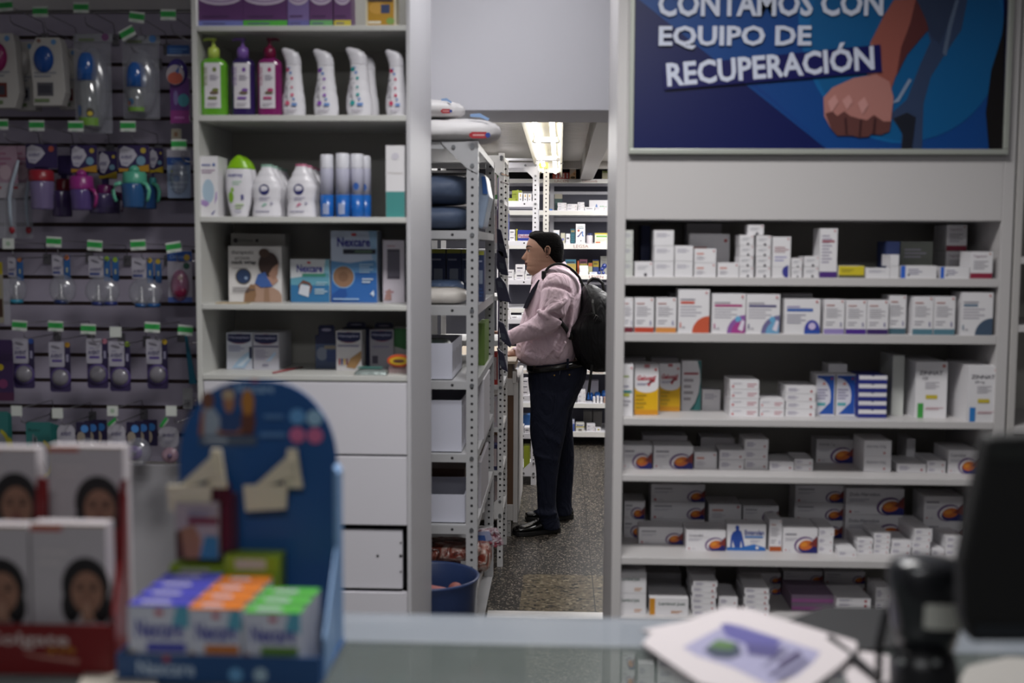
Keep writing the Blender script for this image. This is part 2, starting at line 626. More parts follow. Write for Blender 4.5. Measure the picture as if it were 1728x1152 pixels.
def a_swirl(A, h, t=None):
    A.lines(.06, .72, .5, .88, 1, TG)
    A.lines(.06, .5, .4, .64, 2, 'b4b1ba')
    if t:
        A.rect(.05, .7, .55, .9, CWH)
        A.text(t, .06, .72, .13, '5b5868', bold=.01)
    w = (A.x1 - A.x0)
    r = min(.5, .75 * (A.z1 - A.z0) / w * .5 / .5)
    A.poly([(1 - r * .95, 0), (1, 0), (1, .72)], '1d1f6b')
    A.ell(1 - r * .75, .33, r * .62, .34, '6a4c7e', tilt=15)
    A.ell(1 - r * .7, .31, r * .55, .29, 'e8e2e2', tilt=15)
    A.ell(1 - r * .62, .27, r * .52, .25, '1d1f6b', tilt=15)
    A.ell(1 - r * .66, .33, r * .42, .2, 'c8692b', tilt=12)
    A.ell(1 - r * .78, .36, r * .2, .1, 'dd8a2e', tilt=12)
    A.poly([(1 - r * .5, .35), (1, .25), (1, .7)], '7a2f2c')
    A.circ(.07, .12, .022, 'b0404a')
    A.lines(.13, .1, .26, .16, 1, 'b4b1ba')


def a_band(c):
    def f(A, h):
        A.rect(0, 0, 1, .15, c)
        A.lines(.1, .25, .55, .4, 2, 'a9a6ae')
        A.lines(.1, .48, .85, .78, 5, 'b3b0b6')
        A.lines(.1, .82, .65, .9, 1, 'b98d8a')
        A.rect(.8, .22, .87, .34, '77739a')
        A.circ(.88, .95, .045, 'c05f55')
    return f


def a_arc(c, bar, c2=None):
    def f(A, h):
        A.lines(.06, .38, .75, .66, 4, 'a6a2ac')
        A.rect(.07, .67, .52 if not c2 else .9, .73, bar)
        A.lines(.06, .76, .7, .82, 1, TG)
        r = .55
        A.ell(1, 0, r, r * (A.x1 - A.x0) / (A.z1 - A.z0), c, 90, 180)
        if c2:
            A.ell(.98, 0, r * .72, r * .72 * (A.x1 - A.x0) / (A.z1 - A.z0), c2, 90, 180)
            A.circ(.78, .36, .09, '6aa9cf')
            A.poly([(.78, .1), (.92, .05), (.98, .3), (.9, .35)], 'ddd6e4')
        A.rect(.05, .12, .09, .24, bar)
        A.lines(.13, .12, .25, .17, 1, 'a6a2ac')
        A.circ(.9, .93, .03, 'c2474a')
    return f


def a_ring(A, h):
    A.rect(.07, .64, .8, .73, '3c5fa8')
    A.lines(.07, .76, .55, .84, 1, '8d7fb0')
    A.lines(.07, .3, .6, .6, 4, '9a97a6')
    A.ell(.78, .1, .22, .3, '3a3f9d')
    A.rect(.56, 0, 1, .1, '2a4fa6')
    A.circ(.78, .22, .1, 'cdbfe0')
    A.circ(.9, .93, .03, 'c2474a')


def a_tall(c, c2=None):
    def f(A, h):
        A.lines(.12, .3, .7, .9, 9, '9b94a8')
        A.rect(.12, .72, .85, .76, 'a05560')
        A.rect(0, 0, 1, .12, c)
        A.circ(.85, .95, .05, 'b0404a')
    return f


def a_halfblue(A, h):
    A.lines(.12, .4, .8, .56, 2, '9d9ac0')
    A.lines(.1, .62, .9, .78, 3, 'a57a80')
    A.ell(.9, .14, .34, .16, '3a3c8e', 90, 270)
    A.rect(0, .26, 1, .265, 'a9a5ad')
    A.circ(.86, .95, .045, 'b0404a')


def a_yellow(A, h):
    A.rect(0, 0, 1, .56, 'd9a90c')
    A.ell(.5, .56, .5, .12, CWH)
    A.rect(0, 0, 1, .1, 'c98a18')
    A.text('Gelocatil', .1, .68, .1, 'b3283a', w=.8, bold=.03, shear=.3)
    A.poly([(.5, .62), (.85, .66), (.8, .72), (.6, .56)], 'b3283a')
    A.lines(.1, .59, .6, .65, 2, '9a97b0')
    A.lines(.06, .14, .5, .46, 4, 'b18f1a')
    A.circ(.88, .9, .05, 'c2474a')
    A.rect(.4, .94, .62, 1, 'b36a70')


def a_green(A, h):
    A.lines(.1, .75, .8, .82, 1, '8da04a')
    A.lines(.1, .56, .8, .62, 1, '8a86a0')
    A.rect(.05, .45, .9, .5, '3d7f84')
    A.rect(.05, .38, .7, .44, 'b4b84a')
    A.lines(.1, .2, .8, .35, 2, 'a9a6ae')
    A.circ(.85, .93, .08, 'c2474a')


def a_teal(A, h):
    A.poly([(.42, 0), (1.0, 0), (1.0, 1), (.8, 1), (.93, .8), (.96, .6), (.88, .35), (.7, .15)], '2f6d6e')
    A.poly([(.62, 0), (1.0, 0), (1.0, .55), (.92, .3)], '4f9a98')
    A.lines(.1, .2, .6, .7, 4, 'a29ca2')
    A.rect(.1, .72, .85, .76, 'a34a52')


def a_swoosh(A, h):
    A.rect(.04, .03, .96, .97, '2352a8')
    A.poly([(.04, .03)] + [(.04 + .74 * math.cos(math.radians(a)) ** .9 if a < 90 else .04, .46 + .45 * math.sin(math.radians(a))) for a in range(-20, 91, 10)], 'd8d7e0')
    A.poly([(.04, .03), (.12, .03), (.5, .2), (.76, .35), (.04, .5)], 'd8d7e0')
    A.lines(.06, .4, .62, .68, 4, '8b86a6')
    A.poly([(.3, .75), (.42, .82), (.5, .75)], 'cc6f55')
    A.rect(.06, .24, .5, .31, '58a8ae')
    A.circ(.82, .9, .05, 'c2474a')


def a_stripe(A, h):
    A.rect(0, .5, 1, 1, CWH)
    A.rect(.46, .9, .54, 1, '4a4a70')


def a_stripeside(A, h):
    pass


def a_zin(sub, c):
    def f(A, h):
        A.text('ZINNAT', .1, .77, .07, '4d4853', w=.76, bold=.03)
        A.text(sub, .22, .68, .055, '6d6873', bold=.02)
        A.lines(.3, .52, .75, .66, 4, 'b0adb4')
        A.rect(.33, .34, .7, .41, 'c4b13c')
        A.lines(.33, .15, .9, .2, 2, 'c79aa2')
        A.rect(.08, .0, .26, .26, c)
        A.circ(.88, .93, .05, 'c05f55')
    return f


def a_bluel(A, h):
    A.rect(0, 0, .13, 1, '2f62c4')
    A.lines(.2, .3, .6, .85, 3, '9b98ae')
    A.circ(.22, .25, .03, '55505a')


def a_yel(A, h):
    A.rect(0, .22, 1, 1, 'cdbb28')
    A.rect(0, 0, 1, .22, '55533a')
    A.lines(.1, .5, .6, .8, 2, '9c8f2a')


def a_redb(A, h):
    A.rect(0, 0, 1, .2, '8c2740')
    A.lines(.15, .35, .8, .7, 4, 'a09ca4')
    A.text('Tegretol', .12, .76, .12, '8a6a80', w=.6)
    A.circ(.88, .92, .04, 'b06a4a')


def a_torso(A, h):
    A.rect(0, 0, 1, .12, '2d6bb8')
    A.poly([(0, .1), (.3, .1), (.5, .18), (.7, .25), (1, .12), (1, 0), (0, 0)], '2d6bb8')
    B = '24489a'
    A.poly([(.08, .12), (.1, .55), (.15, .7), (.22, .76), (.24, .88), (.3, .88), (.31, .78), (.37, .72), (.4, .55), (.46, .16), (.4, .12), (.36, .4), (.34, .12), (.2, .12), (.14, .4), (.13, .12)], B)
    A.ell(.26, .88, .05, .08, B)
    A.text('Enterolan', .45, .6, .19, '2d3f8f', w=.5, bold=.02)
    A.rect(.45, .5, .93, .56, '3f7cc0')
    A.lines(.6, .33, .85, .42, 2, '9b98ae')
    A.circ(.78, .12, .04, 'e4e2e6')


def a_lert(side):
    def f(A, h):
        if side:
            A.rect(0, 0, .14, 1, 'c98a28')
        A.text('Lertinol Just' if side else 'Lertinol Just', .24 if side else .05, .55, .22, '3f5a50', w=.68 if side else .7, bold=.02)
        A.lines(.55, .12, .85, .3, 2, 'd09a70')
    return f


def a_pinkbox(A, h):
    A.rect(0, 0, 1, .5, 'b06aa8')


SHELFNAME = 'of the medicine cabinet'
CN = {}


def carton(x0, x1, z0, z1, Y, dep, art, base, label, group, name='medicine_carton', dx=0, cat='carton', ang=0):
    mb = MB()
    mb.box(x0 + dx, x1 + dx, Y, Y + dep, z0 + .0003, z1 - .0006, base)
    A = Art(mb, x0 + dx + .0004, x1 + dx - .0004, z0 + .0006, z1 - .0009, Y)
    if art:
        art(A, z1 - z0)
    # flap seam on top
    mb.box(x0 + dx + .001, x1 + dx - .001, Y + dep * .5, Y + dep * .5 + .0006, z1 - .0006, z1 - .0003, 'a5a2a6')
    # move the origin to the base of the carton
    c = Vector(((x0 + x1) / 2 + dx, Y + dep / 2, z0))
    mb.v = [(a - c.x, b - c.y, d - c.z) for a, b, d in mb.v]
    o = mb.build(name)
    o.location = c
    o.rotation_euler.z = ang
    return tag(o, label, cat, group)


def row(shelf, items, sname, grp, zmap, Y0, back=False, maxback=.36, cab=''):
    """items: x0,x1,ytop,ybot(None: at the front edge),n,art,desc[,depth[,base]]"""
    zb = zmap[shelf]
    k = 0
    out = []
    for it in items:
        xa, xb, yt, yb, n, art, desc = it[:7]
        dep = it[7] if len(it) > 7 and it[7] else .09
        base = it[8] if len(it) > 8 and it[8] else CWH
        xm = (xa + xb) / 2
        if yb is None:
            Y = Y0 + .006
        elif yb < 1:
            Y = Y0 + yb
        else:
            p = atz(xm, yb, zb)
            Y = min(max(p.y, Y0 + .004), Y0 + maxback - .03)
        dep = min(dep, Y0 + maxback - Y - .002)
        zt = at(xm, yt, Y).z
        xl, xr = at(xa, yt, Y).x + .0004, at(xb, yt, Y).x - .0004
        zbb = zb
        if isinstance(n, tuple):  # lifted: (n, y of the bottom)
            zbb = at(xm, n[1], Y).z
            n = n[0]
        k += 1
        h = (zt - zbb) / n
        for i in range(n):
            pos = '' if n == 1 else (' ' + ('topmost' if i == n - 1 else 'bottom' if i == 0 else ORD[i] + ' up') + ' in')
            kind = ' stack' if n > 1 else ' item'
            lab = f"{desc},{pos} {ORD[k - 1]} {'back ' if back else ''}{'stack' if n > 1 else 'from left'} {'' if n == 1 else ''}{sname}"
            lab = ' '.join(lab.split())
            dx = R_.uniform(-.0012, .0012) if n > 1 and i else 0
            out.append(carton(xl, xr, zbb + i * h, zbb + (i + 1) * h, Y, dep, art, base, lab, grp, dx=dx, ang=R_.uniform(-.035, .035) if 'small flat' in desc else 0))
    return out


G = 'medicine cartons on the right cabinet shelves'
BG = M('c9cbc6', .5)
W1, W2 = 'plain white carton', 'white carton with red print'
row('a', [
    (1053, 1069, 388, None, 3, a_plain, 'greenish white carton', .08, BG), (1071, 1102, 441, None, 1, a_dot, W1), (1104, 1138, 388, None, 3, a_plain, W1),
    (1139, 1170, 414, None, 2, a_plain, 'white blue-lettered carton'), (1172, 1209, 419, None, 2, a_red, W2), (1211, 1247, 443, None, 1, a_red, W2),
    (1249, 1273, 396, None, 4, a_dot, 'small dotted carton'), (1277, 1302, 397, None, 4, a_dot, 'small dotted carton'),
    (1304, 1335, 399, None, 1, a_halfblue, 'tall white carton with blue half circle'), (1336, 1354, 435, None, 2, a_dot, 'small dotted carton'),
    (1357, 1382, 432, None, 2, a_dot, 'small dotted carton'), (1384, 1414, 385, None, 1, a_tall('4b2a78'), 'tall white carton with purple foot'),
    (1415, 1459, 448, None, 1, a_yel, 'flat yellow carton'), (1461, 1502, 452, None, 1, a_plain, 'flat white carton'),
    (1503, 1518, 429, None, 2, None, 'narrow white carton'), (1520, 1581, 448, None, 1, a_bluel, 'flat white blue-ended carton'),
    (1587, 1636, 450, None, 1, a_bluel, 'flat white blue-ended carton'), (1638, 1676, 424, None, 1, a_redb, 'white carton with dark red foot'),
], 'on top medicine cabinet shelf', G, RS, YR)
row('a', [
    (1163, 1232, 394, .13, 1, a_red, 'wide grey-white carton', .12), (1160, 1218, 377, .27, 1, None, 'pale carton in shadow', .1),
    (1082, 1098, 380, .25, 1, None, 'narrow navy carton', .1, M('26305c')),
    (1262, 1289, 379, .012, (1, 396.4), a_dot, 'small dotted carton bridging two stacks', .06),
    (1496, 1519, 407, .05, 1, None, 'dark navy carton', .1, M('25315a')), (1520, 1575, 407, .13, 1, a_plain, 'grey-green carton', .12, M('7c8078')),
    (1598, 1633, 379, .16, 2, a_redb, 'shaded carton with red foot', .12)],
    'on top medicine cabinet shelf', G, RS, YR, True)
row('b', [
    (1053, 1069, 502, None, 1, a_band('6d2532'), 'white carton with maroon foot'), (1071, 1104, 502, None, 1, a_band('b8452e'), 'white carton with red-orange foot'),
    (1107, 1142, 502, None, 1, a_band('d18a45'), 'white carton with pale orange foot'), (1145, 1198, 488, None, 1, a_arc('c4573a', 'c05040'), 'carton with orange quarter disc'),
    (1202, 1259, 495, None, 1, a_arc('8c5aa0', 'a83a78', 'a8408c'), 'white carton with magenta swirl'), (1260, 1317, 496, None, 1, a_arc('6f6a95', '55507c', '6ea3c8'), 'white carton with pale blue swirl'),
    (1324, 1385, 504, None, 1, a_ring, 'white carton with blue ring'), (1391, 1426, 505, None, 1, a_band('9384bb'), 'white carton with lilac foot'),
    (1428, 1463, 506, None, 1, a_band('4b2a88'), 'white carton with violet foot'), (1464, 1500, 506, None, 1, a_band('3b2762'), 'carton with dark violet foot'),
    (1501, 1530, 498, .02, 1, a_band('41606e'), 'shaded carton with slate foot'), (1541, 1576, 500, None, 1, a_band('547c8c'), 'white carton with slate blue foot'),
    (1577, 1613, 500, None, 1, a_band('547c8c'), 'white carton with slate blue foot'), (1623, 1677, 493, None, 1, a_arc('43556b', '6a7f94'), 'carton with grey-blue disc')],
    'on second medicine cabinet shelf', G, RS, YR)
row('b', [(1320, 1372, 495, .12, 1, a_red, 'tall shaded carton'), (1130, 1142, 493, .2, 1, None, 'shaded carton edge')], 'on second medicine cabinet shelf', G, RS, YR, True)
row('c', [
    (1050, 1069, 614, 702, 1, a_green, 'white carton with green print', .08), (1071, 1112, 614, 700, 1, a_yellow, 'yellow and white carton at the edge', .08),
    (1113, 1149, 613, 694, 1, a_yellow, 'yellow and white carton further back', .08), (1151, 1184, 608, 692, 1, a_teal, 'cream carton with teal curve', .05),
    (1185, 1216, 657, 692, 1, a_plain, 'low white carton', .06), (1232, 1281, 641, 703, 4, a_thin, 'flat white carton', .13), (1282, 1324, 673, 703, 2, a_thin, 'flat white carton', .13),
    (1326, 1377, 651, 703, 4, a_thin2, 'flat purple-lettered carton', .13), (1378, 1410, 631, 701, 1, a_swoosh, 'blue swoosh carton beside the flat stack', .09),
    (1412, 1445, 631, 701, 1, a_swoosh, 'blue swoosh carton beside the navy stack', .09), (1450, 1498, 633, 705, 5, a_stripe, 'navy and white carton', .12, M('2a3080')),
    (1546, 1600, 610, 705, 1, a_zin('125', '3f9a45'), 'tall white carton with green bar', .2), (1634, 1688, 617, 714, 1, a_zin('250 mg', '2f7ac0'), 'tall white carton with blue bar', .2)],
    'on third medicine cabinet shelf', G, RS, YR)
row('c', [(1053, 1090, 604, .27, 1, None, 'shaded carton', .07), (1100, 1145, 604, .27, 1, None, 'shaded carton', .07),
          (1398, 1430, 614, .16, 1, None, 'shaded carton'), (1507, 1527, 599, .12, 1, None, 'tall grey carton', .14, BG)],
    'on third medicine cabinet shelf', G, RS, YR, True)
SW = 'white carton with orange swirl'
sw = lambda t: (lambda A, h: a_swirl(A, h, t))
row('d', [
    (1051, 1101, 751, 791, 1, sw(None), SW, .1), (1103, 1170, 752, 791, 1, sw(None), SW, .1), (1172, 1210, 762, 791, 1, a_red, 'low white carton', .1),
    (1214, 1256, 759, 792, 2, a_thin2, 'flat white carton', .12), (1257, 1297, 741, 792, 3, a_thin2, 'flat white carton', .12), (1299, 1340, 778, 794, 1, a_thin2, 'flat white carton', .12),
    (1341, 1372, 774, 794, 2, a_thin2, 'flat white carton', .12), (1378, 1443, 741, 781, 1, sw('Adorlan 1 g'), SW, .08),
    (1459, 1505, 743, 796, 2, lambda A, h: (A.text('Adorlan 0,5g', .08, .5, .22, '5b5868'), A.circ(.75, .2, .04, 'b0404a')), 'boxy white carton', .13),
    (1514, 1563, 782, 797, 1, a_thin2, 'flat white carton', .14), (1565, 1596, 777, 798, 2, a_thin2, 'flat white carton', .14),
    (1601, 1652, 759, 799, 1, sw('Calcidon'), SW, .14)], 'on fourth medicine cabinet shelf', G, RS, YR)
row('d', [(1085, 1160, 735, .2, 1, None, 'shaded carton', .1), (1183, 1240, 738, .22, 1, None, 'shaded carton', .1), (1530, 1545, 740, .22, 1, None, 'shaded carton', .1)],
    'on fourth medicine cabinet shelf', G, RS, YR, True)
row('e', [
    (1078, 1153, 889, 918, 1, sw(None), SW, .09), (1158, 1225, 895, 929, 1, sw('Contralan'), SW, .12), (1227, 1293, 884, 929, 1, a_torso, 'carton with blue torso figure', .06),
    (1299, 1320, 876, 930, 1, a_band('a8501e'), 'narrow carton with orange foot', .1), (1322, 1380, 891, 933, 1, sw(None), SW, .14),
    (1382, 1408, 891, 933, 3, a_thin2, 'small flat carton', .14), (1415, 1446, 928, 939, 1, a_thin2, 'small flat carton', .13),
    (1447, 1473, 909, 934, 3, a_thin2, 'small flat carton', .14), (1475, 1502, 900, 934, 4, a_thin2, 'small flat carton', .13), (1505, 1538, 913, 935, 2, a_thin2, 'small flat carton', .13),
    (1542, 1572, 892, 936, 4, a_thin2, 'small flat carton', .18), (1574, 1594, 926, 937, 1, a_thin2, 'small flat carton', .13), (1596, 1626, 905, 937, 3, a_thin2, 'small flat carton', .15)],
    'on fifth medicine cabinet shelf', G, RS, YR, maxback=.41)
row('e', [(1053, 1088, 845, .24, 2, sw(None), SW, .12), (1099, 1190, 817, .26, 3, sw(None), SW, .12), (1197, 1252, 850, .25, 2, a_red, 'shaded carton', .12),
          (1254, 1314, 853, .26, 2, sw(None), SW, .1), (1342, 1424, 818, .27, 3, sw(None), SW, .1), (1428, 1526, 824, .24, 2, sw('Dolo-Nervidon'), SW, .12),
          (1560, 1626, 837, .2, 2, sw(None), SW, .12)],
    'on fifth medicine cabinet shelf', G, RS, YR, True, maxback=.41)
row('f', [
    (1047, 1091, 965, .03, 2, a_lert(False), 'white green-lettered carton', .12), (1096, 1162, 1009, .03, 1, a_lert(True), 'white carton with amber end', .12),
    (1169, 1210, 980, .03, 6, a_thin2, 'small flat carton', .16), (1213, 1245, 1007, .05, 2, a_thin2, 'small flat carton', .14), (1257, 1298, 992, .04, 5, a_thin2, 'small flat carton', .16),
    (1336, 1408, 1003, .1, 2, a_pinkbox, 'pink carton', .18, M('8f7a92')), (1412, 1470, 1009, .06, 4, a_thin2, 'thin white carton', .14), (1478, 1502, 990, .08, 2, a_thin2, 'small white carton', .1)],
    'on sixth medicine cabinet shelf', G, RS, YR)
row('f', [(1092, 1150, 966, .26, 3, None, 'shaded carton', .1), (1170, 1208, 962, .26, 3, None, 'shaded carton', .1), (1250, 1318, 966, .26, 2, sw(None), SW, .1), (1322, 1388, 963, .26, 2, sw('Spiralec'), SW, .1), (1391, 1460, 964, .26, 2, sw(None), SW, .1)],
    'on sixth medicine cabinet shelf', G, RS, YR, True)
row('g', [(1050, 1072, 1098, .05, 2, sw(None), SW, .12), (1077, 1104, 1120, .03, 2, a_thin2, 'white carton', .12), (1110, 1165, 1112, .05, 3, a_thin2, 'white carton', .12),
          (1172, 1240, 1105, .05, 3, a_thin2, 'white carton', .12), (1400, 1470, 1110, .05, 3, a_thin2, 'white carton', .12)],
    'on lowest medicine cabinet shelf', G, RS, YR)
# ================================================================== bottles


class ArtS(Art):
    """prints on a curved front: y comes from surf(x, z)"""
    def __init__(s, mb, x0, x1, z0, z1, surf):
        super().__init__(mb, x0, x1, z0, z1, 0)
        s.surf = surf

    def P(s, u, v, y=None):
        x, z = s.x0 + u * (s.x1 - s.x0), s.z0 + v * (s.z1 - s.z0)
        return (x, s.surf(x, z) - .0006 * s.k, z)

    def rect(s, u0, v0, u1, v1, c, up=True):
        n, m = 8, max(1, int((v1 - v0) * 8))
        for i in range(n):
            for j in range(m):
                a, b = u0 + (u1 - u0) * i / n, u0 + (u1 - u0) * (i + 1) / n
                p, q = v0 + (v1 - v0) * j / m, v0 + (v1 - v0) * (j + 1) / m
                s.poly([(a, p), (b, p), (b, q), (a, q)], c, False)
        if up:
            s.k += 1

    def text(s, t, u, v, h, c, w=None, bold=0, vert=False, shear=0):
        vs, fs, asp = text_tris(t, bold, shear)
        W_, H_ = s.x1 - s.x0, s.z1 - s.z0
        hh = h * H_
        ww = w * (H_ if vert else W_) if w else hh * asp
        out = []
        for x, y in vs:
            X, Z = (-y * hh, x * ww) if vert else (x * ww, y * hh)
            out.append(s.P(u + X / W_, v + Z / H_))
        s.mb.add(out, fs, c)
        s.k += 1


def interp(tab, t):
    for (a, *va), (b, *vb) in zip(tab[:-1], tab[1:]):
        if t <= b:
            k = (t - a) / (b - a) if b > a else 0
            k = k * k * (3 - 2 * k) if len(tab) > 9 else k
            return [x + (y - x) * k for x, y in zip(va, vb)]
    return list(tab[-1][1:])


class Shape:
    """a bottle body: table of (height share, left, right) in metres from the axis, depth ratio"""
    def __init__(s, tab, x, y, z, h, dr=.55, e=2.4):
        s.tab, s.x, s.y, s.z, s.h, s.dr, s.e = tab, x, y, z, h, dr, e

    def ring(s, t, n=24, k=1.0):
        l, r = interp(s.tab, t)
        c, a = (l + r) / 2, (r - l) / 2 * k
        mx = max((q[2] - q[1]) / 2 for q in s.tab)
        b = mx * s.dr * (a / mx) ** .7 if mx else 0
        g = []
        for i in range(n):
            w = 2 * math.pi * i / n
            cc, dd = math.cos(w), math.sin(w)
            q = (abs(cc) ** s.e + abs(dd) ** s.e) ** (-1 / s.e)
            g.append((s.x + c + a * q * cc, s.y + b * q * dd, s.z + t * s.h))
        return g

    def body(s, mb, m, t0=0, t1=1, n=24, k=1.0):
        ts = [t0 + (t1 - t0) * i / n for i in range(n + 1)]
        mb.loft([s.ring(t, k=k) for t in ts], m)
        return mb

    def surf(s, x, z):
        t = (z - s.z) / s.h
        l, r = interp(s.tab, t)
        c, a = s.x + (l + r) / 2, (r - l) / 2
        mx = max((q[2] - q[1]) / 2 for q in s.tab)
        b = mx * s.dr * (a / mx) ** .7
        u = min(1, abs((x - c) / a))
        return s.y - b * (1 - u ** s.e) ** (1 / s.e)


def span(xa, xb, yt, z, Y):
    """world left, right and top z from pixel edges on plane Y"""
    return at(xa, yt, Y).x, at(xb, yt, Y).x, at((xa + xb) / 2, yt, Y).z


def flip_rel(pts, w, h):
    return pts


GL = 'toiletries on the left cabinet shelves'
YB = YL + .05
# ---------------------------------------------------------------- top shelf: hair boxes (feet only in view)


def a_hair(band, top='6b4377', w='c9bccf'):
    def f(A, h):
        A.rect(0, 0, 1, .13, band)
        A.rect(.1, .05, .6, .08, '5b5780')
        A.ell(.5, .62, .5, .18, w)
        A.ell(.5, .66, .5, .17, 'a48db2')
        A.ell(.5, .74, .5, .2, 'e3dbe6')
        A.lines(.1, .2, .9, .26, 1, '4d2f5a')
    return f


for xa, xb, band, base, lb in ((333, 409, '6f77b8', '5f3a6b', 'wide purple hair box with lilac foot'), (409.5, 484, '4fae3e', '5f3a6b', 'wide purple hair box with bright green foot'),
                               (485, 521, '6a6aa8', '7d6aa0', 'narrow lilac hair box with violet foot'), (522, 561, '6cae6a', '65406f', 'narrow purple hair box with pale green foot'),
                               (563, 592, 'c9bb3c', '65406f', 'narrow purple hair box with yellow foot')):
    x0, x1, zt = span(xa, xb, -38, 0, YL + .02)
    carton(x0, x1, LS['a'], zt, YL + .02, .07, a_hair(band), M(base, .35), lb + ' on the left cabinet top shelf', 'hair boxes on the left cabinet top shelf', 'hair_box', cat='box')
x0, x1, zt = span(617, 668, -30, 0, YL + .02)


def a_gold(A, h):
    A.rect(.06, .03, .94, .95, 'b98a14')
    A.ell(.4, .42, .3, .14, 'cf9d3a')
    A.rect(.5, .3, .8, .5, '31406a')
    A.rect(.08, .06, .5, .12, 'e2dcc8')
    A.ell(.82, .12, .14, .08, '7fa04a')
    A.rect(.06, .56, .9, .62, '3b2b2a')


carton(x0, x1, LS['a'], zt, YL + .02, .07, a_gold, M('d8d0b4', .4), 'golden yellow box with blue square on the left cabinet top shelf', None, 'hair_box', cat='box')

# ---------------------------------------------------------------- pump bottles


def pump_bottle(xa, xb, la, lb, col, capc, tip, label, accent):
    Y = YL + .05
    z = LS['b']
    x0, x1, zt = span(xa, xb, 98, 0, Y)
    xc, w = (x0 + x1) / 2, (x1 - x0) / 2
    t = thing('pump_bottle', (xc, Y, z), label, 'soap bottle', 'pump soap bottles on the left cabinet')
    sh = Shape([(0, -w * .94, w * .94), (.04, -w, w), (.86, -w, w), (.93, -w * .86, w * .86), (.98, -w * .4, w * .4), (1, -w * .36, w * .36)], xc, Y, z, zt - z + .004, .62, 3.2)
    mb = MB()
    sh.body(mb, M(col, .12, coat=.6), n=40)
    body = mb.build('body', t, smooth=True)
    mb = MB()
    l0, l1 = at(la, 140, Y - .03).x, at(lb, 140, Y - .03).x
    A = ArtS(mb, l0, l1, at(xa, 184, Y).z, at(xa, 108, Y).z, sh.surf)
    A.rect(0, 0, 1, 1, M('d6d2d8', .4))
    A.text('NATURAL HONEY', .2, .5, .12, accent, w=.42, vert=True, bold=.01)
    A.ell(.65, .85, .12, .05, accent)
    A.lines(.35, .62, .9, .75, 3, '9b95a5')
    A.ell(.7, .4, .2, .04, accent)
    A.ell(.62, .34, .28, .03, '6d5c48')
    A.rect(.25, .2, .8, .25, accent)
    A.lines(.2, .06, .85, .14, 2, 'b5b0ba')
    mb.build('paper_label', t)
    cx = at((la + lb) / 2 + 2, 90, Y).x
    cx = xc - (0 if tip > 0 else .001)
    ck = M(capc, .3)
    zc = zt
    mb = MB().lathe([(.0, zc - .004), (.0175, zc - .003), (.018, zc + .022), (.014, zc + .03), (.006, zc + .034), (.0045, zc + .05), (.009, zc + .052), (.0095, zc + .058), (.0, zc + .06)], cx, Y, ck)
    mb.tube([(cx, Y, zc + .055), (cx + tip * .02, Y - .004, zc + .055), (cx + tip * .03, Y - .006, zc + .051)], [.005, .0042, .0035], ck)
    mb.build('pump', t, smooth=True)


pump_bottle(339, 384, 344, 371, '5fa02c', 'b5c95a', -1, 'green pump soap bottle with pale green pump', '6f7a34')
pump_bottle(391, 430, 393, 420, '2f1f55', '7c5aa6', -1, 'dark purple pump soap bottle between green and magenta ones', '7a4fa0')
pump_bottle(435, 476, 437, 463, '7a2260', '6e0f38', 1, 'magenta pump soap bottle with dark red pump', 'b23a72')

LW = M('dcdae0', .3)


def lotion(xa, xb, yt, Y, label, c1, c2='5f86c2', plain=False):
    z = LS['b']
    x0, x1, zt = span(xa, xb, yt, 0, Y)
    w = (x1 - x0) / 2
    xc = (x0 + x1) / 2
    h = zt - z
    tab = [(0, -.82, .9), (.03, -.9, .98), (.12, -.97, 1.0), (.25, -.96, .95), (.4, -.82, .82), (.55, -.68, .72), (.68, -.62, .66), (.78, -.66, .66), (.86, -.78, .6),
           (.92, -.92, .45), (.965, -1.0, .1), (.99, -.95, -.35), (1, -.85, -.55)]
    sh = Shape([(a, l * w, r * w) for a, l, r in tab], xc, Y, z, h, .55, 2.2)
    t = thing('lotion_bottle', (xc, Y, z), label, 'bottle', 'curved white wash bottles on the left cabinet')
    mb = MB()
    sh.body(mb, LW, 0, .74, n=40)
    mb.build('body', t, smooth=True)
    mb = MB()
    sh.body(mb, M('d3d1d8', .25), .742, 1, n=26)
    mb.build('cap', t, smooth=True)
    if not plain:
        mb = MB()
        A = ArtS(mb, x0, x1, z, zt, sh.surf)
        A.text('Lactacyd', .37, .22, .11, '6a6570', w=.34, vert=True)
        for u, v, r, c in ((.3, .68, .09, c1), (.42, .63, .06, c2), (.48, .55, .06, c1), (.48, .42, .05, c1), (.5, .31, .07, c1), (.56, .25, .05, c2), (.3, .19, .1, c1), (.38, .7, .04, c2)):
            A.ell(u, v, r, r * .35, c, tilt=30, n=10)
        A.rect(.48, .15, .7, .19, c2)
        A.lines(.25, .06, .7, .11, 2, 'a29aa8')
        mb.build('print', t)


lotion(475, 515, 81, YB, 'curved white wash bottle with pink dots beside the magenta pump', 'd0607f')
lotion(528, 571, 83, YB, 'curved white wash bottle with purple dots', '8a4fb0')
lotion(583, 628, 80, YB, 'curved white wash bottle with teal dots', '2f9c9c')
lotion(600, 640, 90, YB + .075, 'curved white wash bottle behind the teal dotted one', '2f9c9c', plain=True)
lotion(650, 688, 84, YB, 'curved white wash bottle with pink dots at the shelf end', 'c83f66')

# ---------------------------------------------------------------- third shelf


def a_oval(A, h):
    A.ell(.45, .42, .34, .2, 'a9bfd0')
    A.poly([(.05, .2), (.3, .16), (.5, .2), (.4, .26), (.05, .28)], 'a78cc0')
    A.poly([(.8, .2), (.95, .3), (.95, .42), (.88, .4)], 'a78cc0')
    A.lines(.1, .72, .85, .8, 2, 'a58aa4')
    A.rect(.1, .84, .6, .87, '8187b0')
    A.circ(.8, .86, .08, '3f5fa0')
    A.poly([(.6, .04), (.8, .1), (.85, .1), (.7, .03)], '5a5a96')


